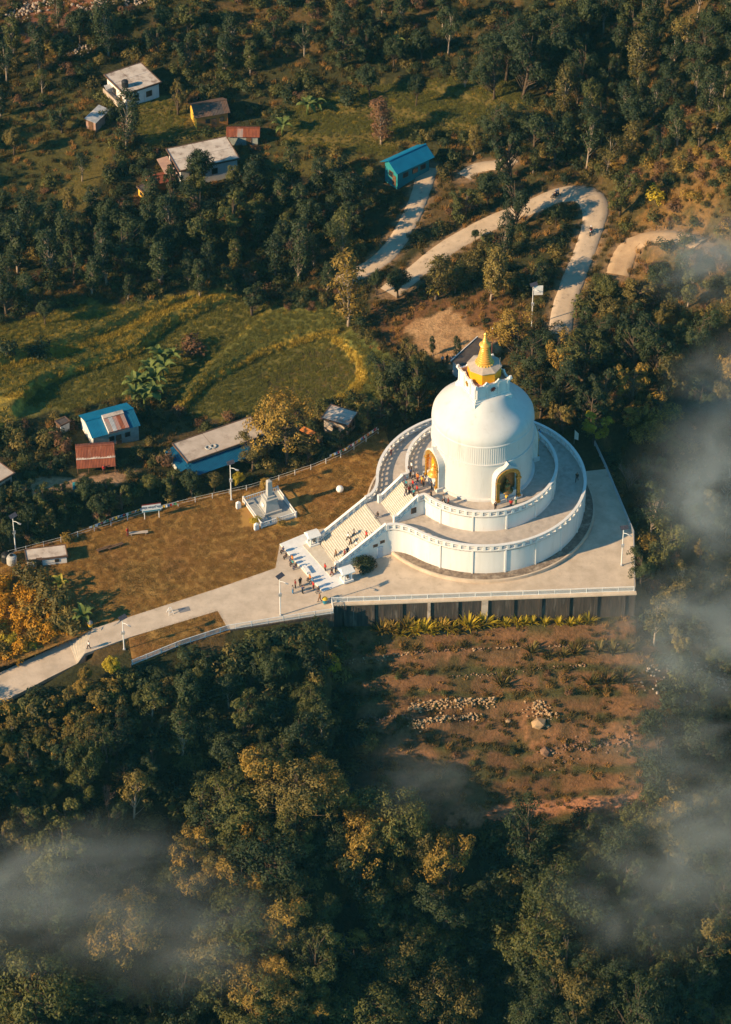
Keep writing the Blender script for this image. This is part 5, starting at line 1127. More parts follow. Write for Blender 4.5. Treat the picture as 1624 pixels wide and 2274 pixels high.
for zi, (poly, sp_, kinds, tints, sc) in enumerate(ZONES):
    xs = [p[0] for p in poly]; ys = [p[1] for p in poly]; r = random.Random(200 + zi); got = []
    tries = int((max(xs) - min(xs)) * (max(ys) - min(ys)) / sp_ ** 2 * 14)
    for _ in range(tries):
        px, py = r.uniform(min(xs), max(xs)), r.uniform(min(ys), max(ys))
        if not in_poly(np.array([px]), np.array([py]), poly)[0]: continue
        if any((px - a) ** 2 + ((py - b) * 1.15) ** 2 < sp_ ** 2 for a, b in got): continue
        if any(np.min((X - px) ** 2 + (Y - py) ** 2) < 26 ** 2 for X, Y in ROADPX): continue
        if any(np.min((X - px) ** 2 + (Y - (py - 45)) ** 2) < 40 ** 2 for X, Y in ROADPX) and r.random() < 0.93: continue
        if any(abs(px - hx) < hr_ and -12 < py - hy < hr_ * 0.9 for hx, hy, hr_ in HOUSES_PX): continue
        if not bare_ok(px, py): continue
        got.append((px, py)); spots.append((px, py, r.choice(kinds), r.choice(tints), r.uniform(*sc), zi))
# trees one can single out by eye
SPECIAL = [(772, 725, 'column2', 'golden', 1.45), (640, 1030, 'spread2', 'golden', 1.25), (560, 1045, 'round2', 'olive', 0.85), (845, 320, 'column2', 'rusty', 1.15), (925, 235, 'round0', 'dark green', 0.75), (822, 215, 'round0', 'dark green', 0.8), (1033, 195, 'column0', 'dark green', 0.95),
           (970, 665, 'column1', 'olive', 1.15), (885, 660, 'round0', 'dark green', 0.8), (1090, 665, 'column1', 'olive', 1.25), (1145, 505, 'round2', 'dark green', 1.05), (835, 655, 'round0', 'dark green', 0.55), (1200, 650, 'column0', 'dark green', 0.85), (1010, 650, 'column0', 'green', 0.6), (1235, 500, 'round0', 'dark green', 0.6), (1118, 575, 'column2', 'dark green', 0.95),
           (725, 650, 'column0', 'dark green', 0.85), (560, 700, 'round1', 'dark green', 0.85), (445, 660, 'column0', 'dark green', 0.85), (285, 665, 'column0', 'dark green', 0.65), (205, 655, 'column0', 'dark green', 0.9), (60, 690, 'column1', 'dark green', 0.9), (100, 720, 'round0', 'dark green', 0.6), (1378, 478, 'round2', 'green', 0.95), (280, 330, 'column2', 'dark green', 1.15), (395, 255, 'round1', 'olive', 0.8), (452, 428, 'round0', 'dark green', 0.95), (390, 560, 'column2', 'dark green', 1.1),
           (1056, 535, 'round0', 'dark green', 0.32), (962, 790, 'column0', 'dark green', 0.42), (1017, 800, 'column1', 'dark green', 0.45), (930, 905, 'round2', 'green', 0.9), (1320, 985, 'round1', 'yellow', 0.85), (1395, 960, 'round1', 'golden', 0.7), (1250, 960, 'round1', 'olive', 0.8), (250, 1510, 'round0', 'yellow', 0.62), (385, 1555, 'round0', 'olive', 0.75), (545, 1640, 'round1', 'green', 1.0), (735, 1500, 'round0', 'yellow', 0.55), (195, 1520, 'round0', 'golden', 0.42), (590, 1100, 'round0', 'golden', 0.45), (530, 1085, 'round0', 'yellow', 0.4),
           (850, 1800, 'round1', 'olive', 0.7), (600, 1790, 'round3', 'golden', 1.15), (700, 1800, 'spread1', 'golden', 1.05), (430, 1990, 'round3', 'golden', 1.1), (540, 2030, 'round2', 'golden', 1.0), (640, 2130, 'round3', 'golden', 1.1), (770, 2150, 'round2', 'golden', 1.0), (350, 2080, 'round2', 'olive', 1.1), (90, 2220, 'round1', 'golden', 0.95), (190, 2150, 'column1', 'olive', 1.0), (1180, 1930, 'round3', 'dark green', 1.1), (1230, 2060, 'spread1', 'green', 1.1), (1250, 2200, 'round3', 'olive', 1.2), (1490, 1850, 'round2', 'golden', 0.85)]
for s in SPECIAL: spots = [q for q in spots if (q[0] - s[0]) ** 2 + (q[1] - s[1]) ** 2 > 30 ** 2]
spots = [(*s, -1) for s in SPECIAL] + spots
info = []
for px, py, kd, tint, sc, zi in spots:
    p = G(px, py); cm, tm, hh, cr = TREES[kd]; info.append([px, py, kd, tint, sc, zi, p, hh * sc, cr * sc])
order = sorted(range(len(info)), key=lambda i: (0 if info[i][5] == -1 else 1, 0 if -30 < info[i][0] < PW + 30 and info[i][1] - info[i][7] * 10 < PH else 1, -info[i][7] * info[i][8]))
single, mass = order[:300], order[300:]
# name each tree by where its crown shows next to a landmark
cells = {}
for i in single:
    px, py, kd, tint, sc, zi, p, hh, cr = info[i]; cy = py - hh * 0.62 * 10.6
    k = min(range(len(LANDMARKS)), key=lambda j: (LANDMARKS[j][0][0] - px) ** 2 + (LANDMARKS[j][0][1] - cy) ** 2); lx, ly = LANDMARKS[k][0]
    a = math.degrees(math.atan2(ly - cy, px - lx)) % 360
    dr_ = ['to the right of', 'up and right of', 'above', 'up and left of', 'to the left of', 'down and left of', 'below', 'down and right of'][int(((a + 22.5) % 360) // 45)]
    cells.setdefault((k, dr_), []).append((math.hypot(px - lx, cy - ly), i))
LAB = {}
for (k, dr_), L in cells.items():
    for n_, (_, i) in enumerate(sorted(L)):
        kd, tint, sc = info[i][2], info[i][3], info[i][4]
        shape = 'tall narrow' if kd.startswith('column') else 'wide spreading' if kd.startswith('spread') else 'sparse' if kd.startswith('sparse') else 'rounded'
        LAB[i] = '%s %s tree, %s %s the %s' % (shape, tint, ORD[min(n_, 29)], dr_, LANDMARKS[k][1])
for i in single:
    px, py, kd, tint, sc, zi, p, hh, cr = info[i]; cm, tm = TREES[kd][:2]
    t = thing({'r': 'broadleaf_tree', 'c': 'columnar_tree', 's': 'spreading_tree'}[kd[0]], LAB[i], 'tree', p, rnd.uniform(0, 6.28), 'trees on the hillside'); t.scale = (sc * rnd.uniform(0.8, 1.2), sc * rnd.uniform(0.8, 1.2), sc * rnd.uniform(0.82, 1.22)); t.rotation_euler = (rnd.uniform(-0.09, 0.09), rnd.uniform(-0.09, 0.09), t.rotation_euler[2])
    link('trunk', tm, t); c_ = link('crown', cm, t); setmat(c_, LEAF[tint])

# instanced stuff: woodland behind the singled-out trees, undergrowth, grass
def scatter(name, label, pts, idx_, scl, rot, protos):
    me = bpy.data.meshes.new(name); N = len(pts); me.vertices.add(N); me.vertices.foreach_set('co', np.asarray(pts, np.float32).ravel()); me.update()
    for an, ty, key, dat in (('pick', 'INT', 'value', np.asarray(idx_, np.int32)), ('size', 'FLOAT_VECTOR', 'vector', np.asarray(scl, np.float32)), ('turn', 'FLOAT_VECTOR', 'vector', np.asarray(rot, np.float32))):
        at_ = me.attributes.new(an, ty, 'POINT'); at_.data.foreach_set(key, dat.ravel())
    o = tag(link(name, me), label, kind='stuff')
    coll = bpy.data.collections.new(name + '_source')
    for k, (pm, mt) in enumerate(protos):
        po = bpy.data.objects.new('%s_source_%02d' % (name, k), pm); coll.objects.link(po)
        if mt is not None: setmat(po, mt)
    ng = bpy.data.node_groups.new(name, 'GeometryNodeTree'); ng.interface.new_socket('Geometry', in_out='INPUT', socket_type='NodeSocketGeometry'); ng.interface.new_socket('Geometry', in_out='OUTPUT', socket_type='NodeSocketGeometry')
    N_ = ng.nodes; gi = N_.new('NodeGroupInput'); go = N_.new('NodeGroupOutput'); ip = N_.new('GeometryNodeInstanceOnPoints'); ci = N_.new('GeometryNodeCollectionInfo'); ci.inputs['Collection'].default_value = coll; ci.inputs['Separate Children'].default_value = True; ci.inputs['Reset Children'].default_value = True
    ip.inputs['Pick Instance'].default_value = True
    def na(n_, ty):
        a = N_.new('GeometryNodeInputNamedAttribute'); a.data_type = ty; a.inputs['Name'].default_value = n_; return a.outputs['Attribute']
    L_ = ng.links; L_.new(gi.outputs[0], ip.inputs['Points']); L_.new(ci.outputs[0], ip.inputs['Instance']); L_.new(na('pick', 'INT'), ip.inputs['Instance Index']); L_.new(na('turn', 'FLOAT_VECTOR'), ip.inputs['Rotation']); L_.new(na('size', 'FLOAT_VECTOR'), ip.inputs['Scale']); L_.new(ip.outputs[0], go.inputs[0])
    md = o.modifiers.new('scatter', 'NODES'); md.node_group = ng
    return o
tints = ['dark green', 'green', 'olive', 'golden', 'rusty', 'yellow']
tk = list(TREES)
protos = [(TREES[k][0], LEAF[c]) for k in tk for c in tints] + [(TREES[k][1], None) for k in tk]
pts, ids, scs, rots = [], [], [], []
for i in mass:
    px, py, kd, tint, sc, zi, p, hh, cr = info[i]; rz_ = rnd.uniform(0, 6.28)
    for j in (tk.index(kd) * len(tints) + tints.index(tint), len(tk) * len(tints) + tk.index(kd)):
        pts.append(p); ids.append(j); scs.append((sc,) * 3); rots.append((0, 0, rz_))
# the wood goes on beyond the frame
r = random.Random(900); out_ = []
for _ in range(2600):
    px, py = r.uniform(-420, 2050), r.uniform(-330, 2420)
    if -75 < px < 1695 and py > -75: continue
    if px < 0 and 600 < py < 1560 and px > -230: continue
    if any((px - a) ** 2 + (py - b) ** 2 < 46 ** 2 for a, b in out_): continue
    out_.append((px, py)); p = G(px, py); kd = r.choice(['round0', 'round1', 'column0', 'column1', 'round2', 'spread0']); sc = r.uniform(0.7, 1.15); rz_ = r.uniform(0, 6.28)
    for j in (tk.index(kd) * len(tints) + r.choice([0, 0, 0, 1, 2]), len(tk) * len(tints) + tk.index(kd)):
        pts.append(p); ids.append(j); scs.append((sc,) * 3); rots.append((0, 0, rz_))
if pts: scatter('woodland', 'far wooded slope reading as one mass of crowns', pts, ids, scs, rots, protos)

# ground points: sample in view, weighted by area on the ground
def tuft(seed, n, rad, h, w):
    r = np.random.RandomState(seed); a = r.rand(n) * 6.28; q = np.sqrt(r.rand(n)) * rad; x, y = q * np.cos(a), q * np.sin(a); b = r.rand(n) * 6.28; hh = h * (0.6 + 0.6 * r.rand(n)); le = r.normal(size=(n, 2)) * 0.35 * h
    v = np.stack([np.stack([x - w * np.cos(b), y - w * np.sin(b), 0 * x - 0.02], 1), np.stack([x + w * np.cos(b), y + w * np.sin(b), 0 * x - 0.02], 1), np.stack([x + le[:, 0], y + le[:, 1], hh], 1)], 1).reshape(-1, 3)
    me = bpy.data.meshes.new('tuft'); me.vertices.add(3 * n); me.vertices.foreach_set('co', v.astype(np.float32).ravel()); me.loops.add(3 * n); me.loops.foreach_set('vertex_index', np.arange(3 * n, dtype=np.int32)); me.polygons.add(n); me.polygons.foreach_set('loop_start', np.arange(0, 3 * n, 3, dtype=np.int32)); me.update(calc_edges=True)
    me.materials.append(MAT['rice']); return me
TU = [tuft(1, 60, 0.55, 0.5, 0.05), tuft(2, 50, 0.5, 0.4, 0.05), tuft(3, 46, 0.5, 0.7, 0.05)]
TS = [tuft(4, 40, 0.40, 0.08, 0.025), tuft(5, 36, 0.40, 0.10, 0.025)]
NP = 52000
qx = nr.uniform(-105, 72, NP); qy = nr.uniform(-135, 172, NP); qz = hgrid(qx, qy); ux, uy = project(qx, qy, qz)
ok = (ux > -60) & (ux < PW + 60) & (uy > -60) & (uy < PH + 110)
Fq = np.interp(qx, FBX, FBY) - qy
plat = (Fq < 0.6) & (qy < np.interp(qx, BBX, BBY) + 0.4) & (qx < np.interp(qy, RBX, RBV) + 0.5)
LOWPATH = [(205, 1385), (0, 1480), (-140, 1540), (-140, 1650), (0, 1575), (110, 1515), (200, 1470)]
rd = np.full(NP, 99.0)
for rn, (c, w) in ROADW.items(): rd = np.minimum(rd, np.hypot(qx[:, None] - c[None, ::2, 0], qy[:, None] - c[None, ::2, 1]).min(1) - w / 2)
hs = np.zeros(NP, bool)
for hx, hy, hr_ in HOUSES_PX: hs |= (np.abs(ux - hx) < hr_ * 0.95) & (np.abs(uy - hy) < hr_ * 0.55)
field = in_poly(ux, uy, FIELD1) | in_poly(ux, uy, FIELD2) | in_poly(ux, uy, FIELD3) | in_poly(ux, uy, FIELD4)
clear = in_poly(ux, uy, CLEAR) | in_poly(ux, uy, YARD) | in_poly(ux, uy, LOWPATH)
slope = in_poly(ux, uy, SLOPE); dryh = in_poly(ux, uy, DRYHILL); dry1 = in_poly(ux, uy, DRY1); tops = in_poly(ux, uy, TOPSOIL)
upper = in_poly(ux, uy, FIELD5) | in_poly(ux, uy, FIELD6)
wild = ok & ~plat & (rd > 1.7) & ~hs & ~field & ~clear
pr = nr.rand(NP); cl_n = fbm(qx / 5, qy / 5, 61)
dens = np.where(slope, 0.05, np.where(dry1, 0.10, np.where(dryh, 0.42, np.where(tops, 0.12, np.where(upper, 0.05, 0.16 + 0.40 * (cl_n > 0))))))
near_front = (Fq > 0) & ~slope
dens = np.where(near_front, 0.62, dens)
m_s = wild & (pr < dens * 0.55)
P_ = np.stack([qx, qy, qz - 0.1], 1)[m_s]; n_ = len(P_)
tint_i = np.where(dryh[m_s], nr.choice([2, 3, 4, 1, 0], n_), np.where(near_front[m_s], nr.choice([0, 0, 0, 1, 2], n_), nr.choice([0, 0, 0, 1, 1, 1, 2, 2, 2, 4], n_)))
sunlit_left = (ux[m_s] < 260) & (uy[m_s] > 1500) & (uy[m_s] < 1760); tint_i = np.where(sunlit_left, nr.choice([1, 2, 2, 3], n_), tint_i)  # sunlight on the left bushes put into their leaf tints
kk = nr.randint(0, 4, n_); sz = nr.uniform(0.55, 1.35, n_) * np.where(slope[m_s] | dry1[m_s], 0.5, np.where(near_front[m_s], 1.45, 1.0))
protos = [(SHRUBS[k], LEAF[tints[c]]) for k in range(4) for c in range(5)]
scatter('undergrowth', 'tangle of low bushes and scrub covering the hillside', P_, kk * 5 + tint_i, np.stack([sz, sz, sz * nr.uniform(0.7, 1.3, n_)], 1), np.stack([0 * sz, 0 * sz, nr.rand(n_) * 6.28], 1), protos)
m_g = ok & ~plat & (rd > 0.2) & ~hs & ~clear & ~m_s & ((field & (pr < 0.12)) | ~field & (pr < np.where(slope, 0.55, np.where(near_front, 0.25, 0.65))))
P_ = np.stack([qx, qy, qz], 1)[m_g]; n_ = len(P_); i_ = np.clip(np.searchsorted(XS, P_[:, 0]) - 1, 0, nx - 2); j_ = np.clip(np.searchsorted(YS, P_[:, 1]) - 1, 0, ny - 2); stp = steep[j_, i_]
fi = field[m_g]; mi = np.where(fi, np.where((stp > 0.4) & (P_[:, 1] < 75), 1, np.where(nr.rand(n_) < 0.05, 1, 0)), np.where(dry1[m_g] | dryh[m_g], nr.choice([2, 3], n_), nr.choice([3, 3, 3, 2], n_)))
gm = [MAT['rice'], MAT['rice_dry'], MAT['dry_grass'], MAT['rough_grass']]
protos = [(TU[k], gm[c]) for k in range(3) for c in range(4)]
sz = nr.uniform(0.75, 1.25, n_)
scatter('grass', 'rice stubble and rough grass on the fields, banks and slopes', P_, nr.randint(0, 3, n_) * 4 + mi, np.stack([sz, sz, sz * np.where(fi, 0.45, 0.9)], 1), np.stack([0 * sz, 0 * sz, nr.rand(n_) * 6.28], 1), protos)
TF = [tuft(6, 44, 0.34, 0.24, 0.028), tuft(7, 40, 0.34, 0.20, 0.028)]
fx_, fy_ = nr.uniform(-105, 30, 90000), nr.uniform(22, 150, 90000); fz_ = hgrid(fx_, fy_); vx, vy = project(fx_, fy_, fz_)
fk = (in_poly(vx, vy, FIELD1) | in_poly(vx, vy, FIELD2) | in_poly(vx, vy, FIELD3)) & (vx > -40)
for hx, hy, hr_ in HOUSES_PX: fk &= ~((np.abs(vx - hx) < hr_ * 0.95) & (np.abs(vy - hy) < hr_ * 0.55))
P_ = np.stack([fx_, fy_, fz_], 1)[fk]; n_ = len(P_); sz = nr.uniform(0.8, 1.25, n_)
i_ = np.clip(np.searchsorted(XS, P_[:, 0]) - 1, 0, nx - 2); j_ = np.clip(np.searchsorted(YS, P_[:, 1]) - 1, 0, ny - 2); bpx = bund_px(vx[fk], vy[fk]); dr2 = (bpx < 9) | (nr.rand(n_) < np.where(in_poly(vx[fk], vy[fk], TERR[0][0]), 0.30, 0.05)); sz = sz * np.where(bpx < 9, 1.7, 1.0)
scatter('rice_stubble', 'fine rice stalks covering the stepped fields', P_, nr.randint(0, 2, n_) * 2 + dr2, np.stack([sz] * 3, 1), np.stack([0 * sz, 0 * sz, nr.rand(n_) * 6.28], 1), [(TF[k], MAT[c]) for k in range(2) for c in ('rice', 'rice_dry')])
lx, ly = nr.uniform(-85, -10, 60000), nr.uniform(-45, 25, 60000); mk = in_poly(lx, ly, LAWN) & ~in_poly(lx, ly, PLAZA); mk2 = in_poly(lx, ly, VERGE); mk = (mk | mk2) & (np.hypot(lx, ly) > 18.3) & ~((np.abs(lx - cen[0]) < 4.6) & (np.abs(ly - cen[1]) < 4.2))
mk &= ~in_poly(lx, ly, AP)
P_ = np.stack([lx, ly, 0 * lx + 0.002], 1)[mk]; n_ = len(P_); sz = nr.uniform(0.8, 1.3, n_)
scatter('lawn_grass', 'short dry brown grass growing on the lawn', P_, nr.randint(0, 2, n_) * 2 + (nr.rand(n_) < 0.12 + 0.3 * (fbm(P_[:, 0] / 9, P_[:, 1] / 9, 71) > 0.05)), np.stack([sz] * 3, 1), np.stack([0 * sz, 0 * sz, nr.rand(n_) * 6.28], 1), [(TS[k], MAT[c]) for k in range(2) for c in ('dry_grass', 'rough_grass')])

# single bushes
def bush(px, py, tint, sc, label, k=0, z=None, name='bush', group=None, sz=1.0):
    p = G(px, py) if z is None else np.array([*onz(px, py, z)[:2], z]); t = thing(name, label, 'bush', p, rnd.uniform(0, 6), group); t.scale = (sc, sc, sc * sz)
    c_ = link('foliage', SHRUBS[k if k == 4 else k % 4], t); setmat(c_, LEAF[tint]); obj('stem', MB().tube([(0, 0, -0.2), (0.05, 0.03, 0.5)], [0.09, 0.05], 6), 'bark', t)
bush(811, 1260, 'dark green', 1.5, 'round dark clipped bush on the plaza beside the stairs', 4, 0.05)
bush(566, 1165, 'yellow', 0.9, 'yellow-leaved shrub at the corner of the monument fence', 2, 0.0); bush(624, 1168, 'golden', 0.7, 'small thin golden shrub in front of the obelisk monument', 3, 0.0)
for k, (px, py, s_) in enumerate([(58, 1278, 1.8), (84, 1302, 1.9), (108, 1334, 2.0), (126, 1358, 2.1), (142, 1384, 2.2), (158, 1402, 1.9)]): bush(px, py, 'olive', s_, 'pale green hedge bush, %s along the golden flowerbed counted from the whitewashed hut' % ORD[k].replace('nearest', 'first'), k, name='hedge_bush', group='hedge bushes by the lawn', sz=1.1)
k = 0
r = random.Random(5); gots = []
while len(gots) < 35:
    px, py = r.uniform(-10, 150), r.uniform(1290, 1480)
    if py > 1476 - px * 0.44 or py < 1270 + px * 0.62 or any((px - a) ** 2 + (py - b) ** 2 < 17 ** 2 for a, b in gots):
        k += 1
        if k > 4000: break
        continue
    gots.append((px, py))
gots.sort()
for k, (px, py) in enumerate(gots):
    tt = r.choice(['orange', 'orange', 'yellow', 'orange', 'orange', 'golden']); bush(px, py, tt, r.uniform(1.1, 1.5), '%s flowering shrub in the golden bed, %s counted from the frame edge' % ({'rusty': 'reddish', 'golden': 'dull gold'}.get(tt, tt), (ORD[k] if k < 30 else ['thirty-first', 'thirty-second', 'thirty-third', 'thirty-fourth', 'thirty-fifth'][k - 30]).replace('nearest', 'first')), k, name='flowering_shrub', group='flowering shrubs in the golden bed')
for px, py, tint, s_, lab in [(85, 785, 'dark green', 1.9, 'dark round bush standing alone in the rice terraces'), (15, 790, 'dark green', 1.7, 'dark bush at the frame edge in the rice terraces'), (430, 790, 'rusty', 2.2, 'reddish bush above the banana clump'), (775, 235, 'dark green', 1.9, 'dark bush at the edge of the upper rice field'), (1210, 245, 'olive', 1.3, 'pale bush below the dark grove'), (1330, 680, 'olive', 2.2, 'light bush leaning over the foot of the hill road'), (1300, 690, 'green', 2.2, 'green bush beside the foot of the hill road'), (1455, 450, 'yellow', 1.6, 'bright yellow-green bush on the sunny hillside'), (1525, 540, 'green', 1.4, 'green bush on the outer edge of the sandy track'), (78, 1552, 'dark green', 1.4, 'dark bush growing at the lower edge of the sloping path'), (1430, 1220, 'golden', 1.6, 'golden bush just outside the fog-side railing'), (150, 1200, 'golden', 1.1, 'small golden bush at the back fence near the whitewashed hut')]: bush(px, py, tint, s_, lab, int(px) % 4)
for px, py, k, s_, lab in [(237, 1690, 0, 1.0, 'bare pinkish leafless bush in the dark gully'), (235, 1800, 1, 0.8, 'thin bare bush lower in the dark gully'), (1450, 1165, 0, 1.0, 'bare leafless tree in the mist beside the fog-side railing'), (1400, 1090, 1, 0.9, 'bare grey tree behind the fog-side railing'), (655, 590, 1, 0.95, 'pale leafless tree at the lower edge of the dark wood'), (225, 1970, 1, 0.9, 'bare shrub rising through the mist low on the slope')]:
    p = G(px, py); t = thing('bare_tree', lab, 'tree', p, rnd.uniform(0, 6), 'bare trees'); t.scale = (s_,) * 3; link('branches', BARE[k], t); obj('root_flare', MB().lathe([(0.26, -0.3), (0.2, 0.05), (0.12, 0.3)], 8), 'twig', t)

# banana plants
def banana_leaf():
    mb = MB(); L = 2.3; n = 8; vs = []
    for i in range(n + 1):
        f = i / n; x = L * (f - 0.22 * f * f); z = 1.05 * f - 1.35 * f * f * f; w = 0.36 * math.sin(math.pi * min(1, 0.10 + 0.9 * f) ** 0.75) + 0.02
        jag = 0.05 * (-1) ** i
        vs += [(x + jag, -w, z + 0.10), (x, 0, z), (x - jag, w, z + 0.10)]
    return mb.add(vs, [(3 * i + a, 3 * i + 1 + a, 3 * i + 4 + a, 3 * i + 3 + a) for i in range(n) for a in (0, 1)])
BL = {c: banana_leaf().mesh('leaf', c) for c in ('banana_leaf', 'banana_yellow')}
BS = MB().tube([(0, 0, -0.2), (0.02, 0, 0.8), (0.05, 0.03, 1.7)], [0.17, 0.14, 0.08], 8).mesh('stem', 'banana_leaf', True)
def banana(px, py, sc, label, z=None, mat='banana_leaf', n=8):
    p = G(px, py) if z is None else np.array([*onz(px, py, z)[:2], z]); t = thing('banana_plant', label, 'banana plant', p, rnd.uniform(0, 6), 'banana plants'); t.scale = (sc,) * 3; link('stem', BS, t)
    for k in range(n):
        o = link('leaf', BL[mat], t, (0.03, 0.02, 1.55), k * 2.4 + rnd.uniform(-0.2, 0.2), rnd.uniform(0.8, 1.1)); o.rotation_euler = (rnd.uniform(-0.2, 0.2), -0.65 + 0.9 * (k / n) + rnd.uniform(-0.1, 0.1), o.rotation_euler[2])
i = 0
for px, py, s_ in [(300, 898, 1.4), (322, 908, 1.55), (345, 893, 1.45), (318, 875, 1.5), (345, 865, 1.5), (332, 841, 1.4), (362, 841, 1.45), (355, 815, 1.45), (378, 815, 1.4), (300, 870, 1.3)]:
    banana(px, py, s_, 'broad-leaved banana plant in the clump between field terraces, %s counted from the patchwork house' % ORD[i].replace('nearest', 'first')); i += 1
for px, py, s_, lab, z, mt in [(137, 1312, 1.0, 'bright yellow banana plant on the lawn edge below the whitewashed hut', 0.0, 'banana_yellow'), (186, 1388, 1.25, 'large-leaved banana plant beside the yellow litter bin', 0.0, 'banana_leaf'), (627, 300, 1.3, 'banana plant standing beside the rusty long shed', None, 'banana_leaf'), (683, 255, 1.35, 'banana plant at the edge of the upper rice field', None, 'banana_leaf'), (700, 250, 1.2, 'second banana plant at the edge of the upper rice field', None, 'banana_leaf'), (968, 665, 1.1, 'yellowish banana plant under the tall tree above the clearing', None, 'banana_yellow'), (878, 110, 1.1, 'pale banana plant on the dark upper slope', None, 'banana_leaf'), (1310, 225, 1.0, 'banana plant at the bend in the dark forest', None, 'banana_leaf'), (62, 1145, 0.8, 'small banana plant among the bushes below the dirt yard', None, 'banana_leaf')]: banana(px, py, s_, lab, z, mt)

# spiky plants in rows below the retaining wall
def spiky(seed, n, h):
    r = random.Random(seed); mb = MB()
    for k in range(n):
        a = r.uniform(0, 6.28); L = h * r.uniform(0.7, 1.2); out = r.uniform(0.3, 0.85); w = 0.075
        cx, sx_ = math.cos(a), math.sin(a); vs = []
        for i in range(5):
            f = i / 4; rr = 0.08 + L * out * f; zz = L * (1.25 * f - 0.95 * f * f * out); ww = w * (1 - f) + 0.008; vs += [(cx * rr - sx_ * ww, sx_ * rr + cx * ww, zz), (cx * rr + sx_ * ww, sx_ * rr - cx * ww, zz)]
        mb.add(vs, [(2 * i, 2 * i + 1, 2 * i + 3, 2 * i + 2) for i in range(4)])
    return mb
SPK = [spiky(k, 46, 1.25).mesh('fronds', LEAF['yellow']) for k in range(3)]
def spiky_plant(px, py, sc, tint, label):
    p = G(px, py); t = thing('spiky_plant', label, 'plant', p, rnd.uniform(0, 6), 'spiky plants on the slope'); sc *= 1.75; t.scale = (sc,) * 3; o = link('fronds', SPK[int(px) % 3], t); setmat(o, LEAF[tint]); obj('stem', MB().lathe([(0.12, -0.2), (0.1, 0.2)], 6), 'bark', t)
row = [(848, 1408), (868, 1404), (888, 1412), (905, 1400), (922, 1408), (942, 1404), (962, 1409), (980, 1400), (998, 1404), (1020, 1408), (1040, 1398), (1058, 1400), (1075, 1392)]
for k, (px, py) in enumerate(row): spiky_plant(px, py, rnd.uniform(0.95, 1.3), rnd.choice(['yellow', 'golden', 'yellow']), 'big yellow-green spiky plant under the dark wall, %s counted from the railing corner' % ORD[k].replace('nearest', 'first'))
for k, (px, py) in enumerate([(1098, 1392), (1123, 1392), (1148, 1388), (1165, 1388), (1182, 1386), (1210, 1388), (1240, 1388), (1266, 1390), (1282, 1386), (1308, 1384)]): spiky_plant(px, py, rnd.uniform(0.5, 0.9), 'yellow', 'small yellow spiky plant under the dark wall, %s counted from the big clumps' % ORD[k].replace('nearest', 'first'))
for k, (px, py) in enumerate([(1180, 1450), (1218, 1460), (1250, 1460), (1275, 1455), (1330, 1450), (1360, 1452), (1390, 1448)]): spiky_plant(px, py, rnd.uniform(0.8, 1.05), 'olive', 'green spiky plant on the second terrace of the slope, %s counted from the stone walls' % ORD[k].replace('nearest', 'first'))
for k, (px, py) in enumerate([(1115, 1525), (1310, 1520), (1350, 1518), (1385, 1516), (740, 1470), (722, 1480)]): spiky_plant(px, py, rnd.uniform(0.9, 1.2), 'golden' if px < 800 else 'olive', 'pale spiky plant %s' % ['alone on the middle of the slope', 'low on the terraced slope above the boulder', 'beside the one above the boulder', 'nearest the misty edge of the terraced slope', 'at the edge of the dark trees below the railing corner', 'half under the trees below the railing corner'][k])

# ------------------------------------------------------------------ stones
def stone_mesh(seed, mat):
    bs = bmesh.new(); bmesh.ops.create_icosphere(bs, subdivisions=1, radius=0.5); r = random.Random(seed)
    for v in bs.verts: v.co = v.co * r.uniform(0.75, 1.2); v.co.z *= 0.75
    me = bpy.data.meshes.new('stone'); bs.to_mesh(me); bs.free(); me.materials.append(MAT[mat]); return me
ST = [stone_mesh(k, 'stone') for k in range(6)]; SR = [stone_mesh(10 + k, 'red_rock') for k in range(4)]; SP = [stone_mesh(20 + k, 'pale_rock') for k in range(4)]
def pile(name, label, cat, polyline, n, spread, size, meshes, stack=0.0, seed=0):
    r = random.Random(300 + seed); P = resample([G(*q) for q in polyline], 0.5); c = P[len(P) // 2]; t = thing(name, label, cat, c)
    for k in range(n):
        p = P[r.randrange(len(P))]; x = p[0] + r.gauss(0, spread); y = p[1] + r.gauss(0, spread * 0.55); s_ = size * r.uniform(0.55, 1.35); z = float(hgrid(np.array([x]), np.array([y]))[0]) + s_ * 0.2 + stack * r.random() * max(0, 1 - abs(y - p[1]) / (spread + 0.01))
        o = link('stone', meshes[k % len(meshes)], t, (x - c[0], y - c[1], z - c[2]), r.uniform(0, 6)); o.scale = (s_ * r.uniform(0.8, 1.3), s_, s_ * r.uniform(0.7, 1.1)); o.rotation_euler = (r.uniform(-.5, .5), r.uniform(-.5, .5), r.uniform(0, 6))
pile('stone_wall', 'upper row of pale loose stones on the red slope', 'stone wall', [(918, 1572), (980, 1566), (1040, 1562), (1095, 1558)], 260, 0.42, 0.40, ST, 1.0, 1)
pile('stone_wall', 'lower row of pale loose stones on the red slope', 'stone wall', [(915, 1612), (960, 1602), (1010, 1596), (1060, 1594)], 220, 0.42, 0.36, ST, 0.7, 2)
pile('stone_wall', 'thin line of brown stones along the top terrace of the slope', 'stone wall', [(770, 1470), (900, 1452), (1080, 1442), (1250, 1436), (1400, 1432)], 190, 0.25, 0.3, SR + ST[:2], 0.25, 3)
pile('stone_wall', 'scattered brown stones along the middle terrace of the slope', 'stone wall', [(1000, 1505), (1150, 1490), (1300, 1478)], 80, 0.3, 0.28, SR + ST[:2], 0.1, 4)
pile('rubble_heap', 'dark red rubble leading up to the pale stone rows', 'rubble', [(810, 1600), (860, 1594), (910, 1590)], 60, 0.5, 0.35, SR, 0.2, 5)
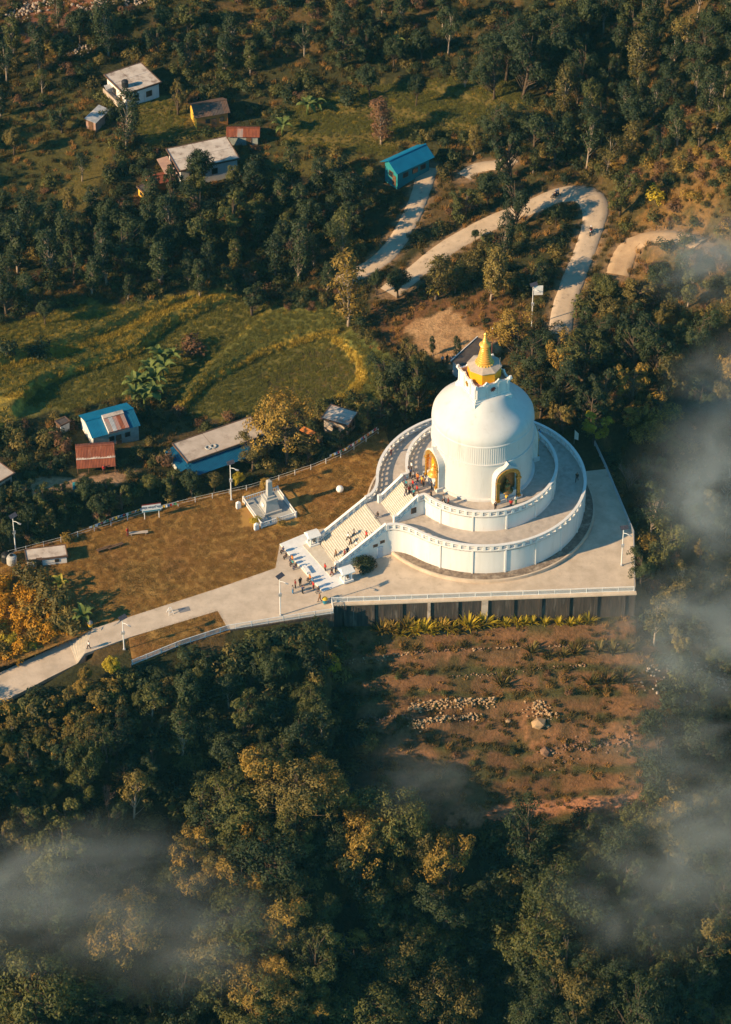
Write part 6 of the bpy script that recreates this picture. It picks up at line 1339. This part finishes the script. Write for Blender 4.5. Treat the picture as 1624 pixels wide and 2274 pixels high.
pile('rubble_heap', 'small pale rocks piled above the big boulder', 'rubble', [(1185, 1580), (1200, 1575), (1215, 1590)], 90, 0.7, 0.4, ST, 0.6, 6)
pile('rubble_slope', 'slope of pale rubble half lost in the mist', 'rubble', [(1470, 1530), (1520, 1505), (1570, 1500), (1610, 1510)], 280, 2.0, 0.42, SP, 0.3, 7)
pile('rock_outcrop', 'broken red rock outcrop on the lower slope', 'rocks', [(1210, 1690), (1260, 1665), (1330, 1650), (1400, 1650)], 120, 1.1, 0.42, SR, 0.3, 8)
pile('rock_heap', 'heap of whitish rocks in the far red soil corner', 'rocks', [(30, 40), (60, 20), (100, 10)], 150, 1.9, 0.5, SP, 0.5, 9); pile('rock_heap', 'second heap of whitish rocks at the top edge of the far red soil', 'rocks', [(190, 20), (240, 8), (300, 4)], 150, 1.7, 0.5, SP, 0.5, 10); pile('rock_heap', 'small scatter of pale rocks below the far red soil', 'rocks', [(160, 120), (185, 105)], 60, 1.2, 0.4, SP, 0.2, 11)
for px, py, s_, me_, lab in [(1195, 1612, 2.2, ST[0], 'large pale boulder in the middle of the red slope'), (1212, 1672, 1.7, SR[1], 'reddish boulder below the large pale one'), (1128, 1604, 0.9, ST[2], 'single small pale rock on the bare soil of the slope'), (1065, 1375, 0.9, ST[3], 'light stone under the spiky plants by the wall')]:
    p = G(px, py); t = thing('boulder', lab, 'boulder', p, 0.5, 'boulders on the slope'); o = link('rock', me_, t, (0, 0, s_ * 0.2), 0, (s_ * 1.2, s_, s_)); link('chip', ST[4], t, (s_ * 0.55, -s_ * 0.35, 0.05), 1, s_ * 0.35)

# ------------------------------------------------------------------ people
def make_body(pose):
    J = dict(pel=(0, 0, .96), spi=(0, .01, 1.14), che=(0, 0, 1.34), nck=(0, 0, 1.49), hdb=(0, -.015, 1.57), hd=(0, -.02, 1.65), hdt=(0, 0, 1.73))
    Rr = dict(pel=.13, spi=.115, che=.135, nck=.055, hdb=.075, hd=.095, hdt=.065)
    for s, k in ((-1, 'l'), (1, 'r')):
        J.update({'sh' + k: (s * .18, 0, 1.42), 'el' + k: (s * .24, .03, 1.15), 'wr' + k: (s * .245, -.05, .93), 'ha' + k: (s * .24, -.07, .85), 'hi' + k: (s * .09, 0, .90), 'kn' + k: (s * .10, -.02, .50), 'an' + k: (s * .105, .02, .09), 'to' + k: (s * .115, -.15, .045)})
        Rr.update({'sh' + k: .062, 'el' + k: .045, 'wr' + k: .032, 'ha' + k: .036, 'hi' + k: .09, 'kn' + k: .062, 'an' + k: .042, 'to' + k: .038})
    if pose == 'walk':
        J.update(knl=(-.10, -.16, .52), anl=(-.10, -.22, .10), tol=(-.11, -.38, .06), knr=(.10, .06, .50), anr=(.10, .30, .14), tor=(.11, .18, .04), ell=(-.24, .12, 1.17), wrl=(-.23, .14, .95), hal=(-.22, .12, .87), elr=(.24, -.06, 1.15), wrr=(.22, -.24, 1.0), har=(.21, -.30, .95))
    if pose == 'photo':
        J.update(elr=(.25, -.14, 1.22), wrr=(.14, -.30, 1.42), har=(.08, -.34, 1.50), ell=(-.25, -.14, 1.22), wrl=(-.14, -.30, 1.42), hal=(-.08, -.34, 1.50))
    if pose in ('sit', 'ride'):
        dz = -.50 if pose == 'sit' else -0.18
        for k in list(J): J[k] = (J[k][0], J[k][1], J[k][2] + dz)
        for s, k in ((-1, 'l'), (1, 'r')):
            hz = .90 + dz
            J.update({'kn' + k: (s * .14, -.42, hz + .02), 'an' + k: (s * .14, -.40, hz - .38), 'to' + k: (s * .15, -.56, hz - .42)})
            if pose == 'ride': J.update({'el' + k: (s * .28, -.20, 1.18 + dz), 'wr' + k: (s * .30, -.44, 1.12 + dz), 'ha' + k: (s * .30, -.52, 1.12 + dz)})
            else: J.update({'el' + k: (s * .24, -.04, 1.15 + dz), 'wr' + k: (s * .18, -.26, 1.0 + dz), 'ha' + k: (s * .15, -.34, .99 + dz)})
    E_ = [('pel', 'spi'), ('spi', 'che'), ('che', 'nck'), ('nck', 'hdb'), ('hdb', 'hd'), ('hd', 'hdt')]
    for k in 'lr': E_ += [('che', 'sh' + k), ('sh' + k, 'el' + k), ('el' + k, 'wr' + k), ('wr' + k, 'ha' + k), ('pel', 'hi' + k), ('hi' + k, 'kn' + k), ('kn' + k, 'an' + k), ('an' + k, 'to' + k)]
    ks = list(J); me = bpy.data.meshes.new('body'); me.from_pydata([J[k] for k in ks], [(ks.index(a), ks.index(b)) for a, b in E_], []); me.update()
    o = bpy.data.objects.new('body', me); COL.objects.link(o); o.modifiers.new('skin', 'SKIN'); sb = o.modifiers.new('sub', 'SUBSURF'); sb.levels = 1; sb.render_levels = 1
    for i, k in enumerate(ks): me.skin_vertices[0].data[i].radius = (Rr[k] * (1.25 if k in ('che', 'pel', 'spi') else 1), Rr[k] * 0.92); 
    me.skin_vertices[0].data[0].use_root = True
    bpy.context.view_layer.update(); ev = bpy.data.meshes.new_from_object(o.evaluated_get(bpy.context.evaluated_depsgraph_get())); bpy.data.objects.remove(o)
    V = np.array([v.co[:] for v in ev.vertices]); Nn = np.array([v.normal[:] for v in ev.vertices]); Fs = [tuple(f.vertices) for f in ev.polygons]
    def bone(p):
        best, bk = 9, None
        for a, b in E_:
            A, B = np.array(J[a]), np.array(J[b]); t = np.clip((p - A) @ (B - A) / ((B - A) @ (B - A)), 0, 1); dd = np.linalg.norm(p - A - t * (B - A)) - 0.5 * (Rr[a] + Rr[b])
            if dd < best: best, bk = dd, (a, b)
        return bk
    B = [bone(p) for p in V]; hz = J['hd'][2]
    def kindof(i):
        a, b = B[i][0][:2], B[i][1][:2]
        if b in ('hd',) or a in ('hd',) : return 'hair' if V[i][2] > hz + 0.03 or V[i][1] > J['hd'][1] + 0.03 else 'skin'
        if (a, b) in (('pe', 'hi'), ('hi', 'kn'), ('kn', 'an')): return 'trousers'
        if (a, b) in (('an', 'to'),): return 'shoe'
        if (a, b) in (('pe', 'sp'), ('sp', 'ch'), ('ch', 'sh'), ('sh', 'el')) or ((a, b) == ('ch', 'nc') and V[i][2] < J['nck'][2] - .04): return 'shirt'
        return 'skin'
    K = [kindof(i) for i in range(len(V))]
    def cloth(kinds, off):
        fs = [f for f in Fs if sum(K[i] in kinds for i in f) >= len(f) - 1]; ids = sorted({i for f in fs for i in f}); mp = {i: j for j, i in enumerate(ids)}
        mb = MB(); mb.add([V[i] + Nn[i] * off for i in ids], [tuple(mp[i] for i in f) for f in fs]); return mb
    # hands: five separate fingers on each palm, a nose and ears, all in the body mesh
    body = MB(); body.add(V, Fs)
    for s, k in ((-1, 'l'), (1, 'r')):
        h0 = Vector(J['ha' + k]); d = (h0 - Vector(J['wr' + k])).normalized(); side = d.cross(Vector((s, 0, 0.2))).normalized()
        for f, L in ((-1.5, .065), (-.5, .08), (.5, .075), (1.5, .06)): b0 = h0 + side * f * .017 + d * .02; body.tube([b0, b0 + d * L * .55, b0 + d * L + Vector((-s * .02, 0, 0))], [.010, .009, .006], 5)
        b0 = h0 - d * .01 + side * -.035; body.tube([b0, b0 + d * .03 - side * .02, b0 + d * .06 - side * .025], [.012, .010, .007], 5)
    hc = Vector(J['hd']); body.tube([hc + Vector((0, -.08, .01)), hc + Vector((0, -.115, -.02))], [.012, .02], 5)
    for s in (-1, 1): body.tube([hc + Vector((s * .085, .01, .02)), hc + Vector((s * .10, .02, -.02))], [.02, .012], 5)
    return {'body': body.mesh('body', 'skin', True), 'shirt': cloth(('shirt',), .022).mesh('shirt', 'cloth_white', True), 'trousers': cloth(('trousers',), .018).mesh('trousers', 'cloth_black', True), 'hair': cloth(('hair',), .016).mesh('hair', 'hair', True), 'shoes': cloth(('shoe',), .014).mesh('shoes', 'black', True)}
POSE = {k: make_body(k) for k in ('stand', 'walk', 'photo', 'sit', 'ride')}
PLAB = {}
def person(px, py, top, legs, pose, face, place, z=None, p=None, sc=1.0, zoff=0.0):
    p = (GB(px, py) if z is None else np.array([*onz(px, py, z)[:2], z])) if p is None else np.array(p)
    base = 'person in %s top, %s trousers, %s %s' % (top, legs, {'stand': 'standing', 'walk': 'walking', 'photo': 'holding up a camera', 'sit': 'sitting', 'ride': 'riding a motorbike'}[pose], place)
    n_ = PLAB.get(base, 0); PLAB[base] = n_ + 1
    t = thing('person', base if n_ == 0 else base + ' (%s such)' % ORD[n_], 'person', (p[0], p[1], p[2] + zoff), R(face) + math.pi / 2, 'people at the stupa'); s_ = sc * rnd.uniform(0.96, 1.06); t.scale = (s_ * 1.06, s_ * 1.06, s_)
    M_ = POSE[pose]; link('body', M_['body'], t)
    for k, c in (('shirt', top), ('trousers', legs)): o = link(k, M_[k], t); setmat(o, MAT['cloth_' + c])
    link('hair', M_['hair'], t); link('shoes', M_['shoes'], t); return t
def c3(x, y): return 586.6 + .2408 * x, 977.6 + .2408 * y
def c1(x, y): return 789.6 + .4167 * x, 699.4 + .4167 * y
PE = [('on the lower stairs', c3, [(775, 925, 'white', 'black', 'walk', 30), (800, 972, 'black', 'black', 'walk', 200), (830, 892, 'grey', 'black', 'walk', 30), (945, 915, 'red', 'brown', 'walk', 40), (852, 1005, 'white', 'grey', 'walk', 200), (745, 1085, 'maroon', 'black', 'walk', 30), (770, 1062, 'navy', 'black', 'stand', 120), (663, 1085, 'brown', 'black', 'walk', 210)]),
      ('at the bottom of the stairs', c3, [(565, 1212, 'red', 'black', 'stand', 210), (625, 1252, 'black', 'maroon', 'walk', 30), (660, 1228, 'navy', 'black', 'stand', 200)]),
      ('on the stair landing', c3, [(1050, 712, 'black', 'grey', 'sit', 210)]),
      ('on the paved plaza', c3, [(335, 1342, 'black', 'black', 'stand', 300), (290, 1362, 'maroon', 'black', 'stand', 200), (265, 1415, 'grey', 'blue', 'stand', 30), (355, 1415, 'navy', 'black', 'photo', 30), (515, 1490, 'brown', 'brown', 'walk', 210), (505, 1400, 'black', 'grey', 'sit', 210)]),
      ('at the edge of the marble apron', c3, [(425, 1290, 'orange', 'black', 'sit', 210), (447, 1318, 'blue', 'grey', 'sit', 210), (455, 1375, 'red', 'maroon', 'stand', 30), (262, 1112, 'orange', 'navy', 'sit', 210), (265, 1150, 'teal', 'black', 'sit', 210), (295, 1182, 'black', 'navy', 'sit', 210), (180, 1035, 'navy', 'black', 'sit', 210), (207, 1085, 'black', 'black', 'sit', 210)]),
      ('in the crowd above the stairs', c3, [(1360, 278, 'white', 'grey', 'stand', 200), (1333, 312, 'black', 'black', 'stand', 20), (1352, 332, 'navy', 'black', 'stand', 200), (1378, 362, 'grey', 'black', 'walk', 30), (1302, 420, 'navy', 'navy', 'stand', 200), (1288, 382, 'black', 'grey', 'stand', 300), (1312, 442, 'teal', 'black', 'walk', 210), (1415, 382, 'orange', 'maroon', 'stand', 40), (1455, 405, 'yellow', 'orange', 'stand', 20), (1474, 420, 'brown', 'black', 'stand', 200), (1545, 452, 'black', 'black', 'stand', 30), (1372, 440, 'red', 'black', 'stand', 210), (1412, 492, 'red', 'brown', 'walk', 210), (1380, 522, 'teal', 'black', 'photo', 30), (1310, 517, 'black', 'navy', 'walk', 210), (1340, 500, 'maroon', 'black', 'stand', 120), (1520, 352, 'white', 'grey', 'stand', 30), (1398, 455, 'navy', 'grey', 'stand', 30)]),
      ('on the upper terrace', c1, [(803, 998, 'yellow', 'grey', 'photo', 60), (855, 1008, 'white', 'green', 'stand', 120), (828, 1028, 'red', 'black', 'stand', 90), (745, 1042, 'black', 'black', 'stand', 60), (495, 1018, 'maroon', 'black', 'walk', 200), (470, 1005, 'grey', 'black', 'walk', 200), (403, 978, 'black', 'black', 'walk', 200)]),
      ('on the lower terrace', c1, [(190, 742, 'white', 'maroon', 'walk', 300), (979, 655, 'blue', 'teal', 'stand', 60), (1180, 887, 'black', 'black', 'walk', 250)]),
      ('by the fog-side railing', c1, [(1488, 1290, 'navy', 'orange', 'stand', 330)]),
      ('on the path by the small steps', lambda x, y: (x, y), [(198, 1441, 'white', 'black', 'walk', 200)]),
      ('on the lawn beside the grey bench', lambda x, y: (x, y), [(284, 1190, 'red', 'maroon', 'stand', 330)]),
      ('under the rust-red roof', lambda x, y: (x, y), [(232, 1052, 'red', 'black', 'stand', 300)]),
      ('at the sandy clearing', lambda x, y: (x, y), [(983, 808, 'white', 'black', 'stand', 300), (993, 806, 'black', 'black', 'stand', 300), (1003, 808, 'navy', 'grey', 'stand', 250), (1012, 804, 'grey', 'black', 'stand', 200), (1058, 772, 'black', 'navy', 'walk', 250)])]
for place, tf, L in PE:
    for (x, y, a_, b_, po, fc) in L: person(*tf(x, y), a_, b_, po, fc, place, zoff=(0.02 if po != 'sit' else 0.0))

# ------------------------------------------------------------------ motorbikes with riders
def motorbike(px, py, face, label, tops):
    p = G(px, py) + np.array([0, 0, 0.1]); t = thing('motorbike', label, 'motorbike', p, R(face) + math.pi / 2, 'motorbikes on the hill road')
    for y in (-0.65, 0.65):
        w = MB(); ring = []
        for i in range(18):
            a = i * math.pi / 9
            for j in range(6): b = j * math.pi / 3; rr = 0.27 + 0.06 * math.cos(b); ring.append((0.06 * math.sin(b), rr * math.cos(a), rr * math.sin(a)))
        w.add(ring, [(i * 6 + j, i * 6 + (j + 1) % 6, ((i + 1) % 18) * 6 + (j + 1) % 6, ((i + 1) % 18) * 6 + j) for i in range(18) for j in range(6)])
        o = obj('wheel', w, 'rubber', t, (0, y, 0.33)); obj('rim', MB().box((0, 0, 0), (0.04, 0.44, 0.05)).box((0, 0, 0), (0.041, 0.05, 0.44)).box((0, 0, 0), (0.042, 0.3, 0.05), rx=0.8), 'metal_grey', o)
    obj('frame', MB().tube([(0, -0.65, 0.33), (0, -0.45, 0.85), (0, -0.1, 0.65), (0, 0.25, 0.5), (0, 0.65, 0.33)], 0.04, 6).box((0, 0.05, 0.42), (0.28, 0.4, 0.32)), 'black', t)
    o = obj('fuel_tank', MB().lathe([(0.06, -0.22), (0.15, -0.12), (0.15, 0.1), (0.05, 0.22)], 10), 'cloth_red', t, (0, -0.12, 0.82)); o.rotation_euler = (R(80), 0, 0)
    obj('seat', MB().box((0, 0.32, 0.78), (0.26, 0.75, 0.12), taper=0.85), 'black', t); obj('handlebar', MB().tube([(-0.34, -0.36, 1.0), (0, -0.45, 0.95), (0.34, -0.36, 1.0)], 0.022, 6), 'metal_grey', t)
    obj('headlight', MB().lathe([(0.02, -0.05), (0.1, 0.0), (0.1, 0.08)], 10), 'white_paint', t, (0, -0.55, 0.86)).rotation_euler = (R(90), 0, 0); obj('exhaust', MB().tube([(0.14, 0.0, 0.3), (0.16, 0.4, 0.3), (0.16, 0.75, 0.4)], [0.03, 0.05, 0.06], 6), 'metal_grey', t)
    for k, (tp_, lg) in enumerate(tops):
        off = 0.12 + 0.36 * k; a = R(face) + math.pi / 2; pp = p + np.array([-math.sin(a) * off, math.cos(a) * off, 0.06]); r_ = person(0, 0, tp_, lg, 'ride', face, 'on the %s' % ('straight' if py > 480 else 'bend'), p=pp)
        obj('helmet', MB().lathe([(0.11, -0.08), (0.135, 0.0), (0.12, 0.08), (0.05, 0.13)], 14), 'helmet_white', r_, (0, -0.01, 1.50))
motorbike(1312, 520, 255, 'motorbike with rider on the straight below the hairpin bend', [('black', 'black')]); motorbike(1234, 440, 200, 'motorbike with two riders near the top of the hill road', [('navy', 'black'), ('grey', 'black')])

# ------------------------------------------------------------------ air: even haze and drifting mist banks
zlo = float(GZ.min()) - 1.0
hz = MB().box((0, 100, (zlo + 400) / 2), (5400, 5700, 400 - zlo)); o = obj('haze', hz, None)
m, n, l = nt('haze'); oo = n.new('ShaderNodeOutputMaterial'); pv = n.new('ShaderNodeVolumePrincipled'); pv.inputs['Color'].default_value = (0.20, 0.72, 0.95, 1); pv.inputs['Density'].default_value = 0.00003; pv.inputs['Anisotropy'].default_value = 0.0; l.new(pv.outputs[0], oo.inputs['Volume'])
o.data.materials.append(m); tag(o, 'thin blue morning haze over the whole hillside', kind='stuff')
def mist(px, py, up, size, rz_, dens, seed, label, nscale=1.9):
    p = G(px, py); bs = bmesh.new(); bmesh.ops.create_icosphere(bs, subdivisions=3, radius=1.0); me = bpy.data.meshes.new('mist'); bs.to_mesh(me); bs.free()
    o = link('mist', me, None, (p[0], p[1], p[2] + up), R(rz_), size); tag(o, label, kind='stuff')
    m, n, l = nt('mist'); oo = n.new('ShaderNodeOutputMaterial'); pv = n.new('ShaderNodeVolumePrincipled'); pv.inputs['Color'].default_value = (0.88, 0.95, 0.95, 1); pv.inputs['Anisotropy'].default_value = 0.3
    tc = n.new('ShaderNodeTexCoord'); ln = n.new('ShaderNodeVectorMath'); ln.operation = 'LENGTH'; l.new(tc.outputs['Object'], ln.inputs[0])
    fa = n.new('ShaderNodeMapRange'); fa.interpolation_type = 'SMOOTHSTEP'; fa.inputs['From Min'].default_value = 0.98; fa.inputs['From Max'].default_value = 0.15; l.new(ln.outputs['Value'], fa.inputs['Value'])
    mp = n.new('ShaderNodeMapping'); mp.inputs['Location'].default_value = (seed * 3.7, seed * 1.3, 0); l.new(tc.outputs['Object'], mp.inputs[0])
    ns = n.new('ShaderNodeTexNoise'); ns.inputs['Scale'].default_value = nscale; ns.inputs['Detail'].default_value = 5; ns.inputs['Distortion'].default_value = 0.9; l.new(mp.outputs[0], ns.inputs['Vector'])
    rr = n.new('ShaderNodeMapRange'); rr.inputs['From Min'].default_value = 0.40; rr.inputs['From Max'].default_value = 0.72; l.new(ns.outputs[0], rr.inputs['Value'])
    m1 = n.new('ShaderNodeMath'); m1.operation = 'MULTIPLY'; l.new(fa.outputs[0], m1.inputs[0]); l.new(rr.outputs[0], m1.inputs[1])
    m2 = n.new('ShaderNodeMath'); m2.operation = 'MULTIPLY'; m2.inputs[1].default_value = dens; l.new(m1.outputs[0], m2.inputs[0]); l.new(m2.outputs[0], pv.inputs['Density']); l.new(pv.outputs[0], oo.inputs['Volume'])
    me.materials.append(m)
mist(1600, 720, 14, (19, 14, 9), 10, 0.085, 1, 'patch of mist below the sandy track')
mist(1620, 1080, 20, (16, 18, 10), -12, 0.07, 2, 'pale mist beside the dark trees at the frame edge')
mist(1600, 1330, 22, (19, 22, 11), -12, 0.095, 7, 'bank of mist along the fog side of the plaza')
mist(1570, 1620, 20, (23, 17, 10), 0, 0.10, 3, 'bank of mist over the pale rubble slope')
mist(1540, 1830, 18, (22, 13, 9), 0, 0.045, 8, 'thin mist below the pale rubble slope')
mist(1590, 2080, 22, (26, 16, 11), 0, 0.12, 4, 'bright bank of mist low on the slope')
mist(1430, 2200, 20, (20, 14, 10), 0, 0.045, 9, 'mist thinning out between the lower trees')
mist(140, 2190, 20, (30, 17, 11), 10, 0.062, 5, 'drifting mist over the lowest dark trees')
mist(420, 2280, 20, (22, 14, 9), 0, 0.045, 10, 'mist trailing away among the golden crowns')
mist(930, 1850, 11, (16, 10, 6), 0, 0.045, 6, 'thin wisp of mist on the lower slope')
